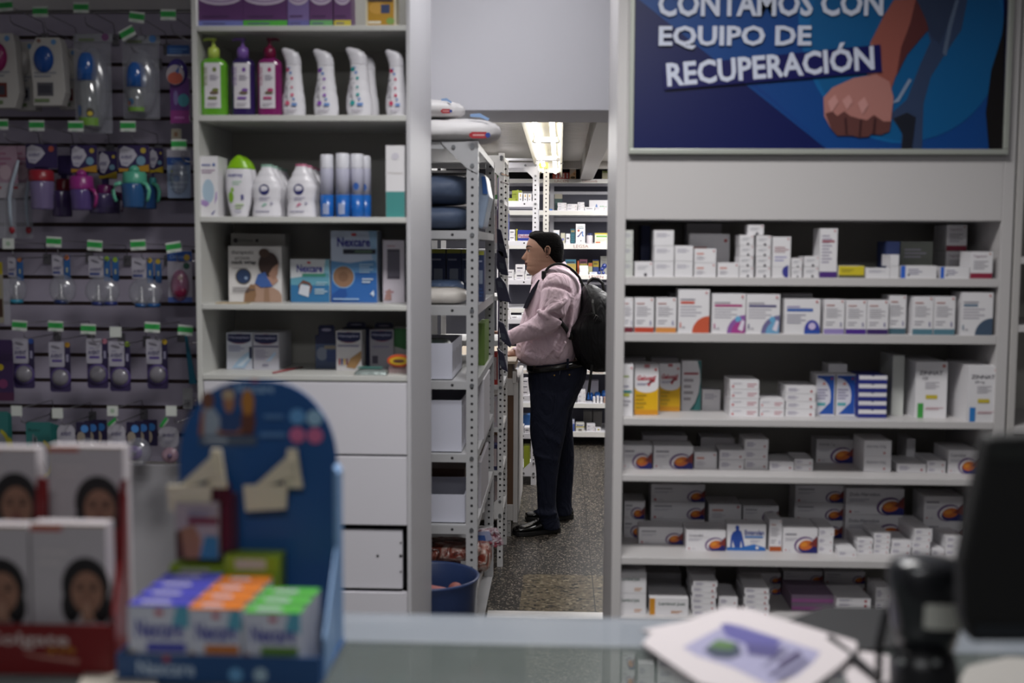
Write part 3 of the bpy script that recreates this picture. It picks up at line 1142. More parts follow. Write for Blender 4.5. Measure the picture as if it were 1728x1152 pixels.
x0, x1, zt = span(337, 367, 263, 0, YL + .015)
carton(x0, x1, LS['c'], zt, YL + .015, .1, a_oval, CWH, 'white carton with pale blue oval beside the green-capped bottle', None, 'toiletry_carton')


def shower(xa, xb, yt, yc, Y, label, plain=False):
    z = LS['c']
    x0, x1, zt = span(xa, xb, yt, 0, Y)
    w, xc, h = (x1 - x0) / 2, (x0 + x1) / 2, zt - z
    zc = (at(xa, yc, Y).z - z) / h
    tab = [(0, -.55, .55), (.02, -.62, .62), (.2, -.84, .84), (.45, -1, 1), (.65, -1, 1), (.8, -.9, .9), (.9, -.66, .66), (.97, -.35, .35), (1, -.12, .12)]
    sh = Shape([(a, l * w, r * w) for a, l, r in tab], xc, Y, z, h, .5)
    t = thing('shower_gel_bottle', (xc, Y, z), label, 'bottle', 'oval green-capped bottles')
    sh.body(q := MB(), LW, 0, zc - .003, 36)
    q.build('body', t, smooth=True)
    sh.body(q := MB(), M('7fb414', .3), zc, 1, 20)
    q.build('cap', t, smooth=True)
    if not plain:
        A = ArtS(q := MB(), x0, x1, z, zt, sh.surf)
        A.text('nutroy', .14, .63, .07, '4b4a90', w=.56, bold=.03)
        A.lines(.3, .52, .65, .6, 2, 'a7c9b0')
        A.ell(.24, .32, .1, .09, '7fae2c', n=12)
        A.ell(.3, .44, .06, .04, '8fb84a', n=12)
        A.rect(.62, .28, .72, .36, '5b5a8c')
        A.lines(.4, .14, .72, .24, 2, 'b9cfa0')
        A.lines(.35, .08, .7, .11, 1, '8f8cab')
        q.build('print', t)


shower(381, 426, 262, 285, YB, 'oval white bottle with lime green cap at the front')
shower(389, 433, 264, 286, YB + .07, 'oval lime-capped bottle hidden behind its twin', True)


def nivea(xa, xb, yt, Y, label, capc, plain):
    z = LS['c']
    x0, x1, zt = span(xa, xb, yt, 0, Y)
    w, xc, h = (x1 - x0) / 2, (x0 + x1) / 2, zt - z
    tab = [(0, -.93, .93), (.02, -.98, .98), (.12, -.95, .95), (.28, -.88, .88), (.42, -.95, .95), (.55, -1, 1), (.66, -.88, .88), (.8, -.62, .62), (.93, -.4, .4), (1, -.36, .36)]
    sh = Shape([(a, l * w, r * w) for a, l, r in tab], xc, Y, z, h, .5, 2.6)
    t = thing('lotion_bottle', (xc, Y, z), label, 'bottle', 'white wash bottles with navy round badge')
    sh.body(q := MB(), LW, 0, .955, 36)
    q.build('body', t, smooth=True)
    sh.body(q := MB(), M(capc, .35), .957, 1, 4, k=1.04)
    q.build('cap', t, smooth=True)
    if not plain:
        A = ArtS(q := MB(), x0, x1, z, zt, sh.surf)
        A.ell(.46, .52, .17, .105, '1d2060', n=24)
        A.text('NIVEA', .35, .497, .035, 'c9c8dc', w=.22, bold=.02)
        A.lines(.3, .32, .65, .4, 2, 'b3b0c4')
        A.poly([(.36, .2), (.46, .27), (.56, .25), (.44, .2)], capc)
        A.ell(.7, .26, .05, .03, 'a6a3b6', n=10)
        A.lines(.15, .1, .8, .14, 1, '8f8ca6')
        q.build('print', t)


for i in range(3, -1, -1):
    nivea(425 + i * 8.5, 476 + i * 8.0, 278 + i * 2.5, YB + i * .062, ['white wash bottle with navy badge and mint cap', 'mint-capped white bottle second in its file', 'mint-capped white bottle third in its file', 'mint-capped white bottle last in its file'][i], '8fb8a8', i > 0)
    nivea(483 + i * 8.5, 534 + i * 8.0, 277 + i * 2.5, YB + i * .062, ['white wash bottle with navy badge and pink cap', 'pink-capped white bottle second in its file', 'pink-capped white bottle third in its file', 'pink-capped white bottle last in its file'][i], 'c06f8c', i > 0)


def can(xa, xb, yt, Y, label, seal):
    z = LS['c']
    x0, x1, zt = span(xa, xb, yt, 0, Y)
    r, xc = (x1 - x0) / 2, (x0 + x1) / 2
    zb, z2 = at(xa, 329, Y).z, at(xa, 286, Y).z
    t = thing('spray_can', (xc, Y, z), label, 'spray can', 'white and blue spray cans')
    MB().lathe([(r * .9, z), (r, z + .003), (r, zb)], xc, Y, M('1f5fae', .25)).build('base_band', t, smooth=True)
    MB().lathe([(r, zb), (r, z2), (r * .97, z2 + .002)], xc, Y, M('b9b9cc', .3)).build('body', t, smooth=True)
    MB().lathe([(r * .96, z2 + .002), (r * .98, z2 + .005), (r * .97, zt - .004), (r * .88, zt), (0, zt + .0005)], xc, Y, M('dadae2', .35)).build('cap', t, smooth=True)
    sf = lambda x, zz: Y - math.sqrt(max(r * r - (x - xc) ** 2, 0))
    A = ArtS(q := MB(), x0, x1, z, zt, sf)
    if seal:
        A.ell(.5, .49, .22, .06, '2a5aa6', n=14)
    else:
        for k in range(4):
            A.rect(.3 + k * .11, .05, .36 + k * .11, .22, 'c6c8d2', False)
    q.build('print', t)


can(540, 563, 261, YB, 'white and blue spray can, first of the row of cans', 0)
can(566, 590, 259, YB - .01, 'white and blue spray can, second of the row of cans', 0)
can(591, 614, 260, YB, 'white and blue spray can, third of the row of cans', 1)
can(605, 626, 263, YB + .06, 'white and blue spray can half hidden behind the third can', 1)


def a_tealc(A, h):
    A.rect(0, 0, 1, .36, '3f8a88')
    A.text('Ozoaqua', .1, .6, .03, '9a8f86', w=.8)
    A.ell(.5, .85, .2, .05, 'c9c6d0')


x0, x1, zt = span(651, 683, 245, 0, YL + .015)
carton(x0, x1, LS['c'], zt, YL + .015, .05, a_tealc, CWH, 'tall white carton with teal lower third beside the spray cans', None, 'toiletry_carton')

# ---------------------------------------------------------------- fourth shelf


def at_shelf(xm, yb, z, lo=.004):
    return min(max(atz(xm, yb, z).y, YL + lo), YL + .14)


def a_neck(A, h):
    A.rect(.0, .0, 1, 1, 'd3d0cf')
    A.text('therapeutic', .06, .84, .09, '4b464b', w=.42, bold=.01)
    A.text('gel beads', .12, .75, .07, '4b464b', w=.28)
    A.text('neck wrap', .06, .66, .09, '2b272b', w=.46, bold=.03)
    A.lines(.07, .6, .45, .63, 1, 'a09ca0')
    A.circ(.28, .46, .15, '5d5648')
    A.circ(.28, .46, .13, '2c3f63')
    A.circ(.33, .43, .03, '8fa3c0')
    A.poly([(.28, 0), (.3, .16), (.4, .28), (.52, .34), (.6, .26), (.84, .26), (.95, .2), (1, .12), (1, 0)], 'a98a78')
    A.poly([(.3, .0), (.32, .2), (.42, .32), (.5, .3), (.52, .12), (.48, 0)], '8b6a4e')
    A.poly([(.66, 0), (.68, .25), (.76, .25), (.78, .0)], '94755f')
    A.poly([(.64, .3), (.68, .5), (.9, .48), (.94, .38), (.84, .3)], 'b08a78')
    A.ell(.76, .68, .19, .22, '3b2a26')
    A.ell(.68, .88, .1, .08, '4b352c')
    A.poly([(.76, .5), (.84, .62), (.95, .7), (.93, .5), (.86, .4)], 'a27d6b')
    A.poly([(.5, .34), (.56, .5), (.7, .54), (.74, .44), (.84, .28), (.62, .26)], '3e5f9f')
    A.lines(.08, .18, .5, .28, 3, '5b565b')


def a_plainlogo(A, h):
    A.circ(.08, .5, .05, '4b464b')
    A.text('Biofreeze', .14, .4, .3, '6b666b', w=.28)
    A.circ(.48, .5, .035, '3a363a')
    A.rect(.74, .45, .9, .55, 'a08a88')


Y1 = at_shelf(430, 503, LS['d'])
x0, x1, zt = span(385, 475, 415, 0, Y1)
carton(x0, x1, LS['d'], zt, Y1, .09, a_neck, M('cfccca', .4), 'square white carton showing a woman in a blue neck wrap', None, 'wrap_carton')
x0, x1, zt = span(390, 481, 394, 0, Y1 + .1)
carton(x0, x1, LS['d'], zt, Y1 + .1, .08, lambda A, h: (A.rect(0, .8, 1, 1, 'b9b6b2'), A.circ(.08, .9, .045, '4b464b'), A.text('Biofreeze', .14, .88, .05, '6b666b', w=.26), A.circ(.48, .9, .03, '3a363a')),
       M('b3b0ac', .4), 'white carton standing behind the neck wrap carton', None, 'wrap_carton')
x0, x1, zt = at(368, 509, YL + .05).x, at(420, 509, YL + .05).x, LS['d'] + .003
MB().box(x0, x1, YL + .02, YL + .07, LS['d'] + .0003, zt, M('b09a74', .6)).build('cardboard_strip')
tag(bpy.data.objects['cardboard_strip'], 'thin tan cardboard strip lying in front of the neck wrap carton', 'cardboard')


def grad_blue(A, lo, mid, hi):
    A.rect(0, 0, 1, .25, lo)
    A.rect(0, .25, 1, .45, mid)
    A.rect(0, .45, 1, .58, hi)


def a_nex(big):
    def f(A, h):
        if big:
            A.rect(0, 0, 1, .42, '2a62a8')
            A.poly([(0, .42), (1, .42), (1, .6), (.7, .58), (.4, .55), (0, .58)], '5b8fc0')
            A.poly([(0, .1), (.3, .25), (.35, .1), (.2, 0), (0, 0)], '1d4d94')
            A.poly([(.9, .62), (1, .55), (1, 1), (.82, 1)], '8fb2d2')
            A.circ(.27, .36, .25, '7fb0d6')
            A.circ(.27, .36, .23, '8c6a52')
            A.circ(.27, .36, .11, '7a5a44')
            A.text('Nexcare', .14, .78, .13, '2f2f86', w=.72, bold=.03)
            A.rect(.45, .93, .55, .965, 'b83a44')
            A.rect(.27, .68, .98, .745, '1b2030')
            A.rect(.52, .7, .9, .725, '5f7a64')
            A.lines(.62, .42, .92, .56, 4, 'a8c4dc')
            A.lines(.68, .28, .92, .36, 2, 'c6d6e4')
            A.text('4', .86, .09, .08, 'd6e2ee', bold=.03)
            A.lines(.05, .04, .8, .08, 1, '9fbcd8')
        else:
            A.rect(0, 0, 1, .4, '2f6f9f')
            A.poly([(0, .4), (1, .4), (1, .72), (.6, .62), (.3, .6), (0, .56)], '5f9aae')
            A.poly([(.85, .7), (1, .66), (1, 1), (.9, 1)], '7fb2c4')
            A.text('Nexcare', .16, .7, .18, '2f2f86', w=.66, bold=.03)
            A.rect(.43, .9, .52, .95, 'b83a44')
            A.rect(.3, .6, .9, .67, '3f8a74')
            A.poly([(.2, .4), (.32, .52), (.5, .46), (.56, .36), (.5, .18), (.46, .42), (.3, .44), (.22, .28)], '6b463c')
            A.poly([(.2, .2), (.26, .42), (.5, .38), (.46, .12)], 'c9cdd6')
            A.lines(.66, .4, .95, .5, 2, 'a8c9d8')
            A.lines(.62, .2, .95, .34, 3, 'c2d8e2')
    return f


Y2 = at_shelf(524, 501, LS['d'])
x0, x1, zt = span(490, 556, 437, 0, Y2)
carton(x0, x1, LS['d'], zt, Y2, .07, a_nex(False), M('cfd2d6', .35), 'small white and teal plaster carton beside the large blue one', 'white and blue plaster cartons', 'plaster_carton')
x0, x1, zt = span(558, 636, 389, 0, Y2 + .004)
carton(x0, x1, LS['d'], zt, Y2 + .004, .1, a_nex(True), M('b9c4d8', .35), 'large blue and white plaster carton with round bandage picture', 'white and blue plaster cartons', 'plaster_carton')


def a_win(A, h):
    A.rect(.2, .38, .8, .86, '4a4652')
    A.rect(.24, .42, .76, .82, '5d5966')
    A.lines(.2, .9, .7, .94, 1, 'b08a96')
    A.lines(.1, .1, .5, .22, 2, 'b07a80')
    A.poly([(.05, .04), (.2, .2), (.35, .22), (.4, .04)], 'a9827c')


x0, x1, zt = span(646, 682, 405, 0, Y2 + .01)
carton(x0, x1, LS['d'], zt, Y2 + .01, .05, a_win, M('c9c2cc', .35), 'pale pinkish carton with dark window at the right end of the fourth shelf', None, 'thermometer_carton', ang=.0)

# ---------------------------------------------------------------- fifth shelf


def a_hansa(kind):
    def f(A, h):
        A.ell(.5, .84, .46, .14, '8f2a44')
        A.rect(.04, .8, .96, .97, '20254f')
        A.ell(.5, .8, .45, .08, '20254f')
        A.text('Hansaplast', .1, .83, .08, 'a9aac4', w=.8, bold=.02)
        if kind == 0:
            A.lines(.08, .5, .7, .68, 3, '8f93b4')
            A.poly([(.2, .04), (.5, .3), (.8, .46), (.98, .5), (.98, .3), (.7, .04)], 'a9c4dc')
            A.poly([(.4, .1), (.85, .36), (.9, .3), (.6, .08)], 'cfdcea')
            A.rect(.9, .3, 1, .62, '1d2348')
        elif kind == 1:
            A.rect(0, .62, 1, .66, '5b5578')
            A.lines(.08, .28, .6, .58, 5, 'a9a4bc')
            A.poly([(.5, .22), (.7, .26), (.92, .44), (.84, .5)], 'b3c8e0')
            A.rect(.35, .1, .6, .15, '8f8ca0')
        elif kind == 2:
            A.rect(.06, .6, .9, .65, '8f8ca6')
            A.poly([(.4, .08), (.55, .3), (1, .5), (1, .3), (.75, .05)], 'a98356')
            for i, c in enumerate(('a8343c', '3a3f7a', 'c9a23a', '7a2a3c')):
                A.rect(.1 + i * .1, .14, .16 + i * .1, .3, c, False)
        else:
            A.rect(.1, .55, .8, .6, '8f8ca6')
            A.rect(.1, .14, .34, .34, '4b4658')
    return f


Y3 = at_shelf(404, 623, LS['e'])
GH = 'navy-topped plaster cartons on the fifth shelf'
x0, x1, zt = span(382, 425, 561, 0, Y3)
carton(x0, x1, LS['e'], zt, Y3, .11, a_hansa(0), M('c9ccd8', .4), 'white plaster carton with navy arch, leftmost on the fifth shelf', GH, 'plaster_carton')
x0, x1, zt = span(427, 470, 562, 0, Y3)
carton(x0, x1, LS['e'], zt, Y3, .17, a_hansa(1), M('c3c2cc', .4), 'deep white plaster carton touching the leftmost one', GH, 'plaster_carton')
Y4 = at_shelf(589, 621, LS['e'])
x0, x1, zt = span(567, 610, 558, 0, Y4)
carton(x0, x1, LS['e'], zt, Y4, .08, a_hansa(2), M('d3d0d2', .4), 'white plaster carton with tan plaster picture, mid shelf', GH, 'plaster_carton')
x0, x1, zt = span(624, 664, 556, 0, Y4 + .05)
carton(x0, x1, LS['e'], zt, Y4 + .05, .08, a_hansa(3), M('a5a2ac', .4), 'grey-white plaster carton behind the orange brush', GH, 'plaster_carton')


def hang_box(xa, xb, yb, yt, ytab, Y, label, body, tabc, art=None):
    x0, x1, zt = span(xa, xb, yt, 0, Y)
    xc = (x0 + x1) / 2
    z2 = at(xa, ytab, Y).z
    t = thing('hanging_carton', (xc, Y + .03, LS['e']), label, 'carton', 'navy hang-tab cartons on the fifth shelf')
    q = MB().box(x0, x1, Y, Y + .06, LS['e'] + .0003, zt, body)
    A = Art(q, x0, x1, LS['e'], zt, Y)
    if art:
        art(A)
    q.build('body', t)
    w = (x1 - x0) * .36
    q = MB()
    q.prism([(xc - w, zt), (xc + w, zt), (xc + w, z2 - .006), (xc + w * .8, z2), (xc - w * .8, z2), (xc - w, z2 - .006)], Y + .0, Y + .002, tabc)
    A = Art(q, xc - w, xc + w, zt, z2, Y)
    A.ell(.5, .55, .3, .14, '8b88a0')
    q.build('hang_tab', t)


NV = M('1e2244', .4)
hang_box(532, 570, 613, 566, 548, YL + .19, 'dark blue hang-tab carton showing a pale foot', M('4a5878', .4), NV,
         lambda A: (A.rect(0, .75, 1, 1, '1e2244'), A.ell(.3, .45, .25, .2, '7d8698'), A.rect(.5, .2, .95, .55, '394a78'), A.rect(.4, .6, .9, .7, '8f8578')))
hang_box(578, 624, 613, 553, 543, YL + .24, 'tall navy hang-tab carton behind the tan plaster carton', NV, NV)
hang_box(626, 670, 613, 556, 544, YL + .26, 'navy hang-tab carton behind the grey-white one', M('33375c', .4), NV)
x0, x1, zt = span(664, 688, 552, 0, YL + .2)
carton(x0, x1, LS['e'], zt, YL + .2, .05, lambda A, h: A.poly([(0, .55), (1, .45), (1, .98), (0, .98)], '2f6b38'), M('a8a8a6', .5), 'white carton with dark green top at the right end of fifth shelf', None, 'plaster_carton')
# silver sachet
t = thing('sachet', (at(628, 630, YL + .04).x, YL + .05, LS['e']), 'crumpled silver-green sachet lying at the front of the fifth shelf', 'sachet')
q = MB()
x0, x1 = at(599, 630, YL + .03).x, at(655, 630, YL + .03).x
rings = []
for i in range(9):
    k = i / 8
    y = YL + .012 + k * .07
    hh = .002 + .017 * math.sin(math.pi * min(1, k * 1.05)) ** .6
    g = []
    for j in range(12):
        a = 2 * math.pi * j / 12
        g.append(((x0 + x1) / 2 + (x1 - x0) / 2 * math.cos(a) * (1 - .08 * k), y, LS['e'] + .0008 + hh / 2 + hh / 2 * math.sin(a) * (1 + .25 * math.sin(7 * k + j))))
    rings.append(g)
q.loft(rings, M('8f9a98', .3, .4, bump=.4, bscale=40))
q.build('pouch', t, smooth=True)
q = MB()
q.box(x0 + .006, x1 - .02, YL + .03, YL + .07, LS['e'] + .0195, LS['e'] + .0215, M('4f7f78', .35))
q.build('paper_label', t)
# orange brush
t = thing('hair_brush', (at(675, 610, YL + .06).x, YL + .07, LS['e']), 'orange and yellow oval brush lying near the silver sachet', 'brush')
xc, zc = at(674, 608, YL + .08).x, at(674, 608, YL + .08).z
q = MB()
ring = [(xc + .037 * math.cos(a), zc + .019 * math.sin(a)) for a in [i * math.pi / 12 for i in range(24)]]
q.prism(ring, YL + .07, YL + .085, M('c8512a', .35))
q.build('handle', t, bevel=.002)
q = MB()
q.prism([(xc + .029 * math.cos(a), zc + .012 * math.sin(a)) for a in [i * math.pi / 12 for i in range(24)]], YL + .067, YL + .07, M('c9a52c', .4))
q.prism([(xc + .018 * math.cos(a), zc + .005 * math.sin(a)) for a in [i * math.pi / 12 for i in range(24)]], YL + .065, YL + .067, M('5a3a30', .4))
q.build('pad', t)
q = MB()
for i in range(12):
    x = xc - .03 + i * .0053
    q.tube([(x, YL + .078, zc - .017), (x + R_.uniform(-.001, .001), YL + .07, LS['e'] + .001)], .0012, 'a98a8c', 5)
o = q.build('bristles', t)
o['kind'] = 'stuff'
q = MB().tube([(at(470, 624, YL + .1).x, YL + .03, LS['e'] + .003), (at(510, 612, YL + .2).x, YL + .2, LS['e'] + .003)], .0028, M('8c2a34', .4))
tag(q.build('red_pencil', smooth=True), 'thin red pencil lying beside the deep white plaster carton', 'pencil')
# ================================================================== slatwall: hooks, price tags, hanging packs


def ell3(mb, c, rx, ry, rz, m, n=18, k=10, lo=-90, hi=90):
    rings = []
    for i in range(k + 1):
        a = math.radians(lo + (hi - lo) * i / k)
        z, r = math.sin(a), max(math.cos(a), .02)
        rings.append([(c[0] + rx * r * math.cos(2 * math.pi * j / n), c[1] + ry * r * math.sin(2 * math.pi * j / n), c[2] + rz * z) for j in range(n)])
    mb.loft(rings, m)
    return mb


WIRE = M('8f8d92', .35, .8)
GT = 'wire hooks with price tags on the slatwall'
NH = [0]
rows_h = ['top', 'second', 'third', 'fourth', 'bottom']


def hook(row, i, cx, cy, kind='green', tilt=0, L=.27, w=.047, double=False):
    """cx,cy: pixel of the tag at the hook's front end"""
    Yt = YS - L
    p = at(cx, cy, Yt)
    zw = p.z - .045
    t = thing('display_hook', (p.x, YS - .01, zw), f"wire display hook with {'green and white price' if kind == 'green' else 'blank white' if kind == 'white' else 'green-marked white'} tag, {ORD[i]} from left in {rows_h[row]} row",
              'hook', GT)
    q = MB()
    q.box(p.x - .012, p.x + .012, YS - .008, YS - .001, zw - .022, zw + .012, M('77757a', .4, .6))
    q.build('back_plate', t, bevel=.001)
    q = MB().tube([(p.x, YS - .006, zw), (p.x, Yt + .05, zw), (p.x, Yt + .03, zw + .006), (p.x, Yt + .026, zw + .022)], .0018, WIRE, 6)
    q.build('lower_wire', t, smooth=True)
    q = MB().tube([(p.x, YS - .006, zw + .008), (p.x, YS - .02, zw + .045), (p.x, Yt + .004, zw + .05)], .0014, WIRE, 6)
    q.build('upper_wire', t, smooth=True)
    q = MB()
    h = .032
    q.box(-w / 2, w / 2, -.001, .001, -h / 2, h / 2, M('c9cdc8', .4))
    A = Art(q, -w / 2, w / 2, -h / 2, h / 2, -.001)
    if kind == 'green':
        A.rect(0, .3, 1, .82, '2f9a48')
        A.text('$ 14.990', .26, .44, .22, '1d6a34', w=.5)
        A.lines(.25, .08, .7, .2, 1, '8fb89a')
    elif kind == 'mark':
        A.circ(.5, .5, .2, '9ab09a')
    a = math.radians(tilt)
    q.v = [(p.x + x * math.cos(a) - z * math.sin(a), Yt + y, p.z + x * math.sin(a) + z * math.cos(a)) for x, y, z in q.v]
    q.build('price_tag', t)
    return p, zw


for i, (x, y, tl) in enumerate(((9, 10, 4), (68, 20, 0), (137, 13, -1), (215, 56, 28), (231, 29, -8), (284, 25, -1))):
    hook(0, i, x, y, tilt=tl)
for i, (x, y) in enumerate(((1, 210), (62, 212), (128, 213), (216, 213), (302, 244))):
    hook(1, i, x, y)
for i, (x, y, kd, tl) in enumerate(((14, 411, 'mark', 0), (91, 408, 'green', -3), (160, 414, 'green', -4), (233, 413, 'green', 3), (293, 417, 'green', 9))):
    hook(2, i, x, y, kd, tl, w=.036 if kd == 'mark' else .047)
for i, (x, y, kd, tl) in enumerate(((33, 549, 'green', -4), (94, 550, 'green', -2), (149, 555, 'green', -2), (195, 560, 'white', 0), (257, 552, 'green', -3), (313, 557, 'green', -5))):
    hook(3, i, x, y, kd, tl, w=.036 if kd == 'white' else .047)
for i, (x, y, kd) in enumerate(((28, 693, 'white'), (97, 697, 'white'), (190, 693, 'mark'), (289, 693, 'white'))):
    hook(4, i, x, y, kd, w=.034)


def wbox(x0, x1, y0, y1, Y):
    a = at(x0, y1, Y)
    b = at(x1, y1, Y)
    c = at((x0 + x1) / 2, y0, Y)
    d = at((x0 + x1) / 2, y1, Y)
    return a.x, b.x, d.z, c.z


def hung(name, label, cat, group, box, Y):
    X0, X1, Z0, Z1 = wbox(*box, Y)
    t = thing(name, ((X0 + X1) / 2, Y, Z0), label, cat, group)
    return t, X0, X1, Z0, Z1


def cardpart(t, box, Y, base, art=None, name='card', round_=.004, th=.0016):
    X0, X1, Z0, Z1 = wbox(*box, Y)
    r = min(round_, (X1 - X0) * .45)
    pts = []
    for cx, cz, a0 in ((X1 - r, Z1 - r, 0), (X0 + r, Z1 - r, 90), (X0 + r, Z0 + r, 180), (X1 - r, Z0 + r, 270)):
        pts += [(cx + r * math.cos(math.radians(a0 + a)), cz + r * math.sin(math.radians(a0 + a))) for a in (0, 30, 60, 90)]
    q = MB().prism(pts, Y, Y + th, base)
    if art:
        art(Art(q, X0, X1, Z0, Z1, Y))
    return q.build(name, t)


CLR = sheet_mat('clear_blister', 'b4b6c2', .26, .18, .14)
CLB = sheet_mat('blue_tinted_blister', '7fa3c4', .45, .2, .12)
GP = 'baby goods hanging on the slatwall'


def blister(t, box, Y, dep, m=CLR, name='blister', rx=1):
    X0, X1, Z0, Z1 = wbox(*box, Y)
    q = MB()
    ell3(q, ((X0 + X1) / 2, Y, (Z0 + Z1) / 2), (X1 - X0) / 2, dep, (Z1 - Z0) / 2, m)
    return q.build(name, t, smooth=True)


# --- top row -------------------------------------------------------
def dome_pack(box, Y, domec, winc, label):
    t, X0, X1, Z0, Z1 = hung('bottle_brush_pack', label, 'pack', GP, box, Y)
    w, h = X1 - X0, Z1 - Z0
    q = MB()
    q.prism([(X0 + w * .1, Z0), (X1 - w * .14, Z0), (X1 - w * .02, Z0 + h * .2), (X1 - w * .1, Z0 + h * .9), (X1 - w * .16, Z1), (X0 + w * .22, Z1), (X0 + w * .02, Z0 + h * .8), (X0 + w * .1, Z0 + h * .3)], Y, Y + .045, M('b9b6b2', .4))
    A = Art(q, X0, X1, Z0, Z1, Y)
    A.rect(.22, .14, .66, .34, winc)
    A.rect(.26, .18, .6, .3, '3b3a44')
    A.ell(.3, .95, .06, .03, '8a6a60')
    A.ell(.7, .93, .07, .04, '5f8fc0')
    A.lines(.15, .42, .75, .52, 2, '8d8f98')
    A.rect(.15, .05, .55, .1, '6d7f5a')
    q.build('carton', t, bevel=.002)
    q = MB()
    ell3(q, (X0 + w * .42, Y, Z0 + h * .68), w * .27, .02, h * .2, M(domec, .25))
    q.build('dome', t, smooth=True)


dome_pack((-28, 34, 56, 182), YS - .2, '8a1a5c', '6a2a1e', 'white bottle pack with magenta dome, far left in the top row')
dome_pack((50, 112, 63, 178), YS - .22, '1a4a94', '55545a', 'white bottle pack with blue dome in the top row')
dome_pack((22, 66, 70, 186), YS - .12, 'b9b6b2', '8a8a90', 'white bottle pack tucked behind the magenta-domed one')
dome_pack((96, 138, 82, 184), YS - .12, 'b9b6b2', '7a2a2a', 'white bottle pack tucked behind the blue-domed one')


def bottle_pack(box, cap, body, Y, label, clr, bee):
    t, X0, X1, Z0, Z1 = hung('baby_bottle', label, 'baby bottle', GP, box, Y)
    cardpart(t, box, Y + .012, CLR, None, 'back_sheet')
    cardpart(t, (box[0], box[1], box[2], box[2] + 14), Y + .008, M('8e8f96', .5), lambda A: (A.rect(.08, .1, .5, .45, '6f7a5e'), A.circ(.8, .6, .1, '7a4a78' if bee else '4f7fb8')), 'header_card')
    a0, a1, b0, b1 = wbox(*cap, Y)
    q = MB()
    r = (a1 - a0) / 2
    xc = (a0 + a1) / 2
    q.lathe([(r, b0), (r * .98, b0 + (b1 - b0) * .45), (r * .86, b0 + (b1 - b0) * .75), (r * .55, b1 - .004), (0, b1)], xc, Y - .012, M('1d5aa8', .18, coat=.6))
    q.build('cap', t, smooth=True)
    a0, a1, b0, b1 = wbox(*body, Y)
    r = (a1 - a0) / 2
    xc2 = (a0 + a1) / 2
    q = MB().lathe([(r * .95, b0), (r, b0 + .006), (r * .98, b0 + (b1 - b0) * .5), (r, b1 - .01), (r * .85, b1)], xc2, Y - .012, sheet_mat('bottle_plastic', 'a3a8ab', .5, .1, .2), n=20)
    q.build('bottle_body', t, smooth=True)
    q = MB()
    A = ArtS(q, a0, a1, b0, b1, lambda x, z: Y - .0125 - math.sqrt(max(r * r - (x - xc2) ** 2, 0)))
    A.rect(.05, .03, .95, .2, '6f9a3c')
    if bee:
        A.ell(.68, .3, .16, .1, '3a3226', n=12)
        A.ell(.68, .28, .11, .05, 'c9b02c', n=12)
        A.ell(.15, .35, .1, .12, '4f74b0', n=12)
    else:
        A.ell(.3, .42, .18, .14, '3f6c92', n=12)
        A.ell(.2, .36, .1, .1, '9a5a3a', n=12)
    q.build('print', t)
    blister(t, (box[0] + 2, box[1] - 2, box[2] + 22, box[3] - 4), Y, .034)


bottle_pack((128, 190, 57, 225), (134, 166, 89, 137), (138, 174, 138, 216), YS - .2, 'clear baby bottle with blue cap and bee print, tallest in top row', CLR, True)
bottle_pack((209, 270, 60, 201), (217, 249, 105, 148), (220, 250, 150, 191), YS - .2, 'smaller clear baby bottle with blue cap in the top row', CLR, False)
B = (281, 320, 74, 211)
t, X0, X1, Z0, Z1 = hung('toothbrush_case', 'purple and pink cartoon brush case at the right end of top row', 'case', GP, B, YS - .18)
cardpart(t, (282, 320, 76, 94), YS - .18, M('27508c', .4), lambda A: (A.rect(0, .0, 1, .12, 'b9b8c2'), A.lines(.1, .3, .9, .8, 2, '5f86b8')), 'header_card')
cardpart(t, (288, 320, 130, 208), YS - .178, M('6d3f86', .4), lambda A: (A.rect(0, 0, 1, .28, '9a3f8c'), A.ell(.7, .5, .3, .14, '4f9aa8'), A.ell(.3, .55, .12, .16, '8f7fb8'), A.lines(.2, .1, .9, .2, 1, 'c87ac0')), 'body', .008, .012)
q = MB()
a0, a1, b0, b1 = wbox(281, 317, 98, 145, YS - .18)
ell3(q, ((a0 + a1) / 2, YS - .175, (b0 + b1) / 2), (a1 - a0) / 2, .016, (b1 - b0) / 2, M('3f2f7c', .2, coat=.5))
q.build('round_lid', t, smooth=True)
q = MB()
A = Art(q, a0, a1, b0, b1, YS - .193)
A.ell(.48, .38, .42, .36, 'b9b0b8')
A.ell(.48, .26, .36, .22, 'c0604f')
A.poly([(.5, .5), (.7, .7), (.62, .4)], '3f5fa0')
q.build('sticker', t)

# --- second row ----------------------------------------------------


def drop_art(c1, c2):
    def f(A):
        A.poly([(.04, .5), (.1, .25), (.3, .2), (.48, .4), (.62, .62), (.5, .85), (.2, .97), (.05, .85)], 'b5b2be')
        A.text('AVENT', .08, .48, .14, '5b567a', w=.38, bold=.03)
        A.lines(.12, .3, .4, .4, 1, '8f8ca6')
        A.circ(.82, .8, .09, c1)
        if c2:
            A.circ(.74, .42, .15, '6f93a8')
            A.poly([(.02, .0), (.5, .05), (1, .0), (1, .28), (.6, .2), (.3, .12), (.02, .14)], c2)
    return f


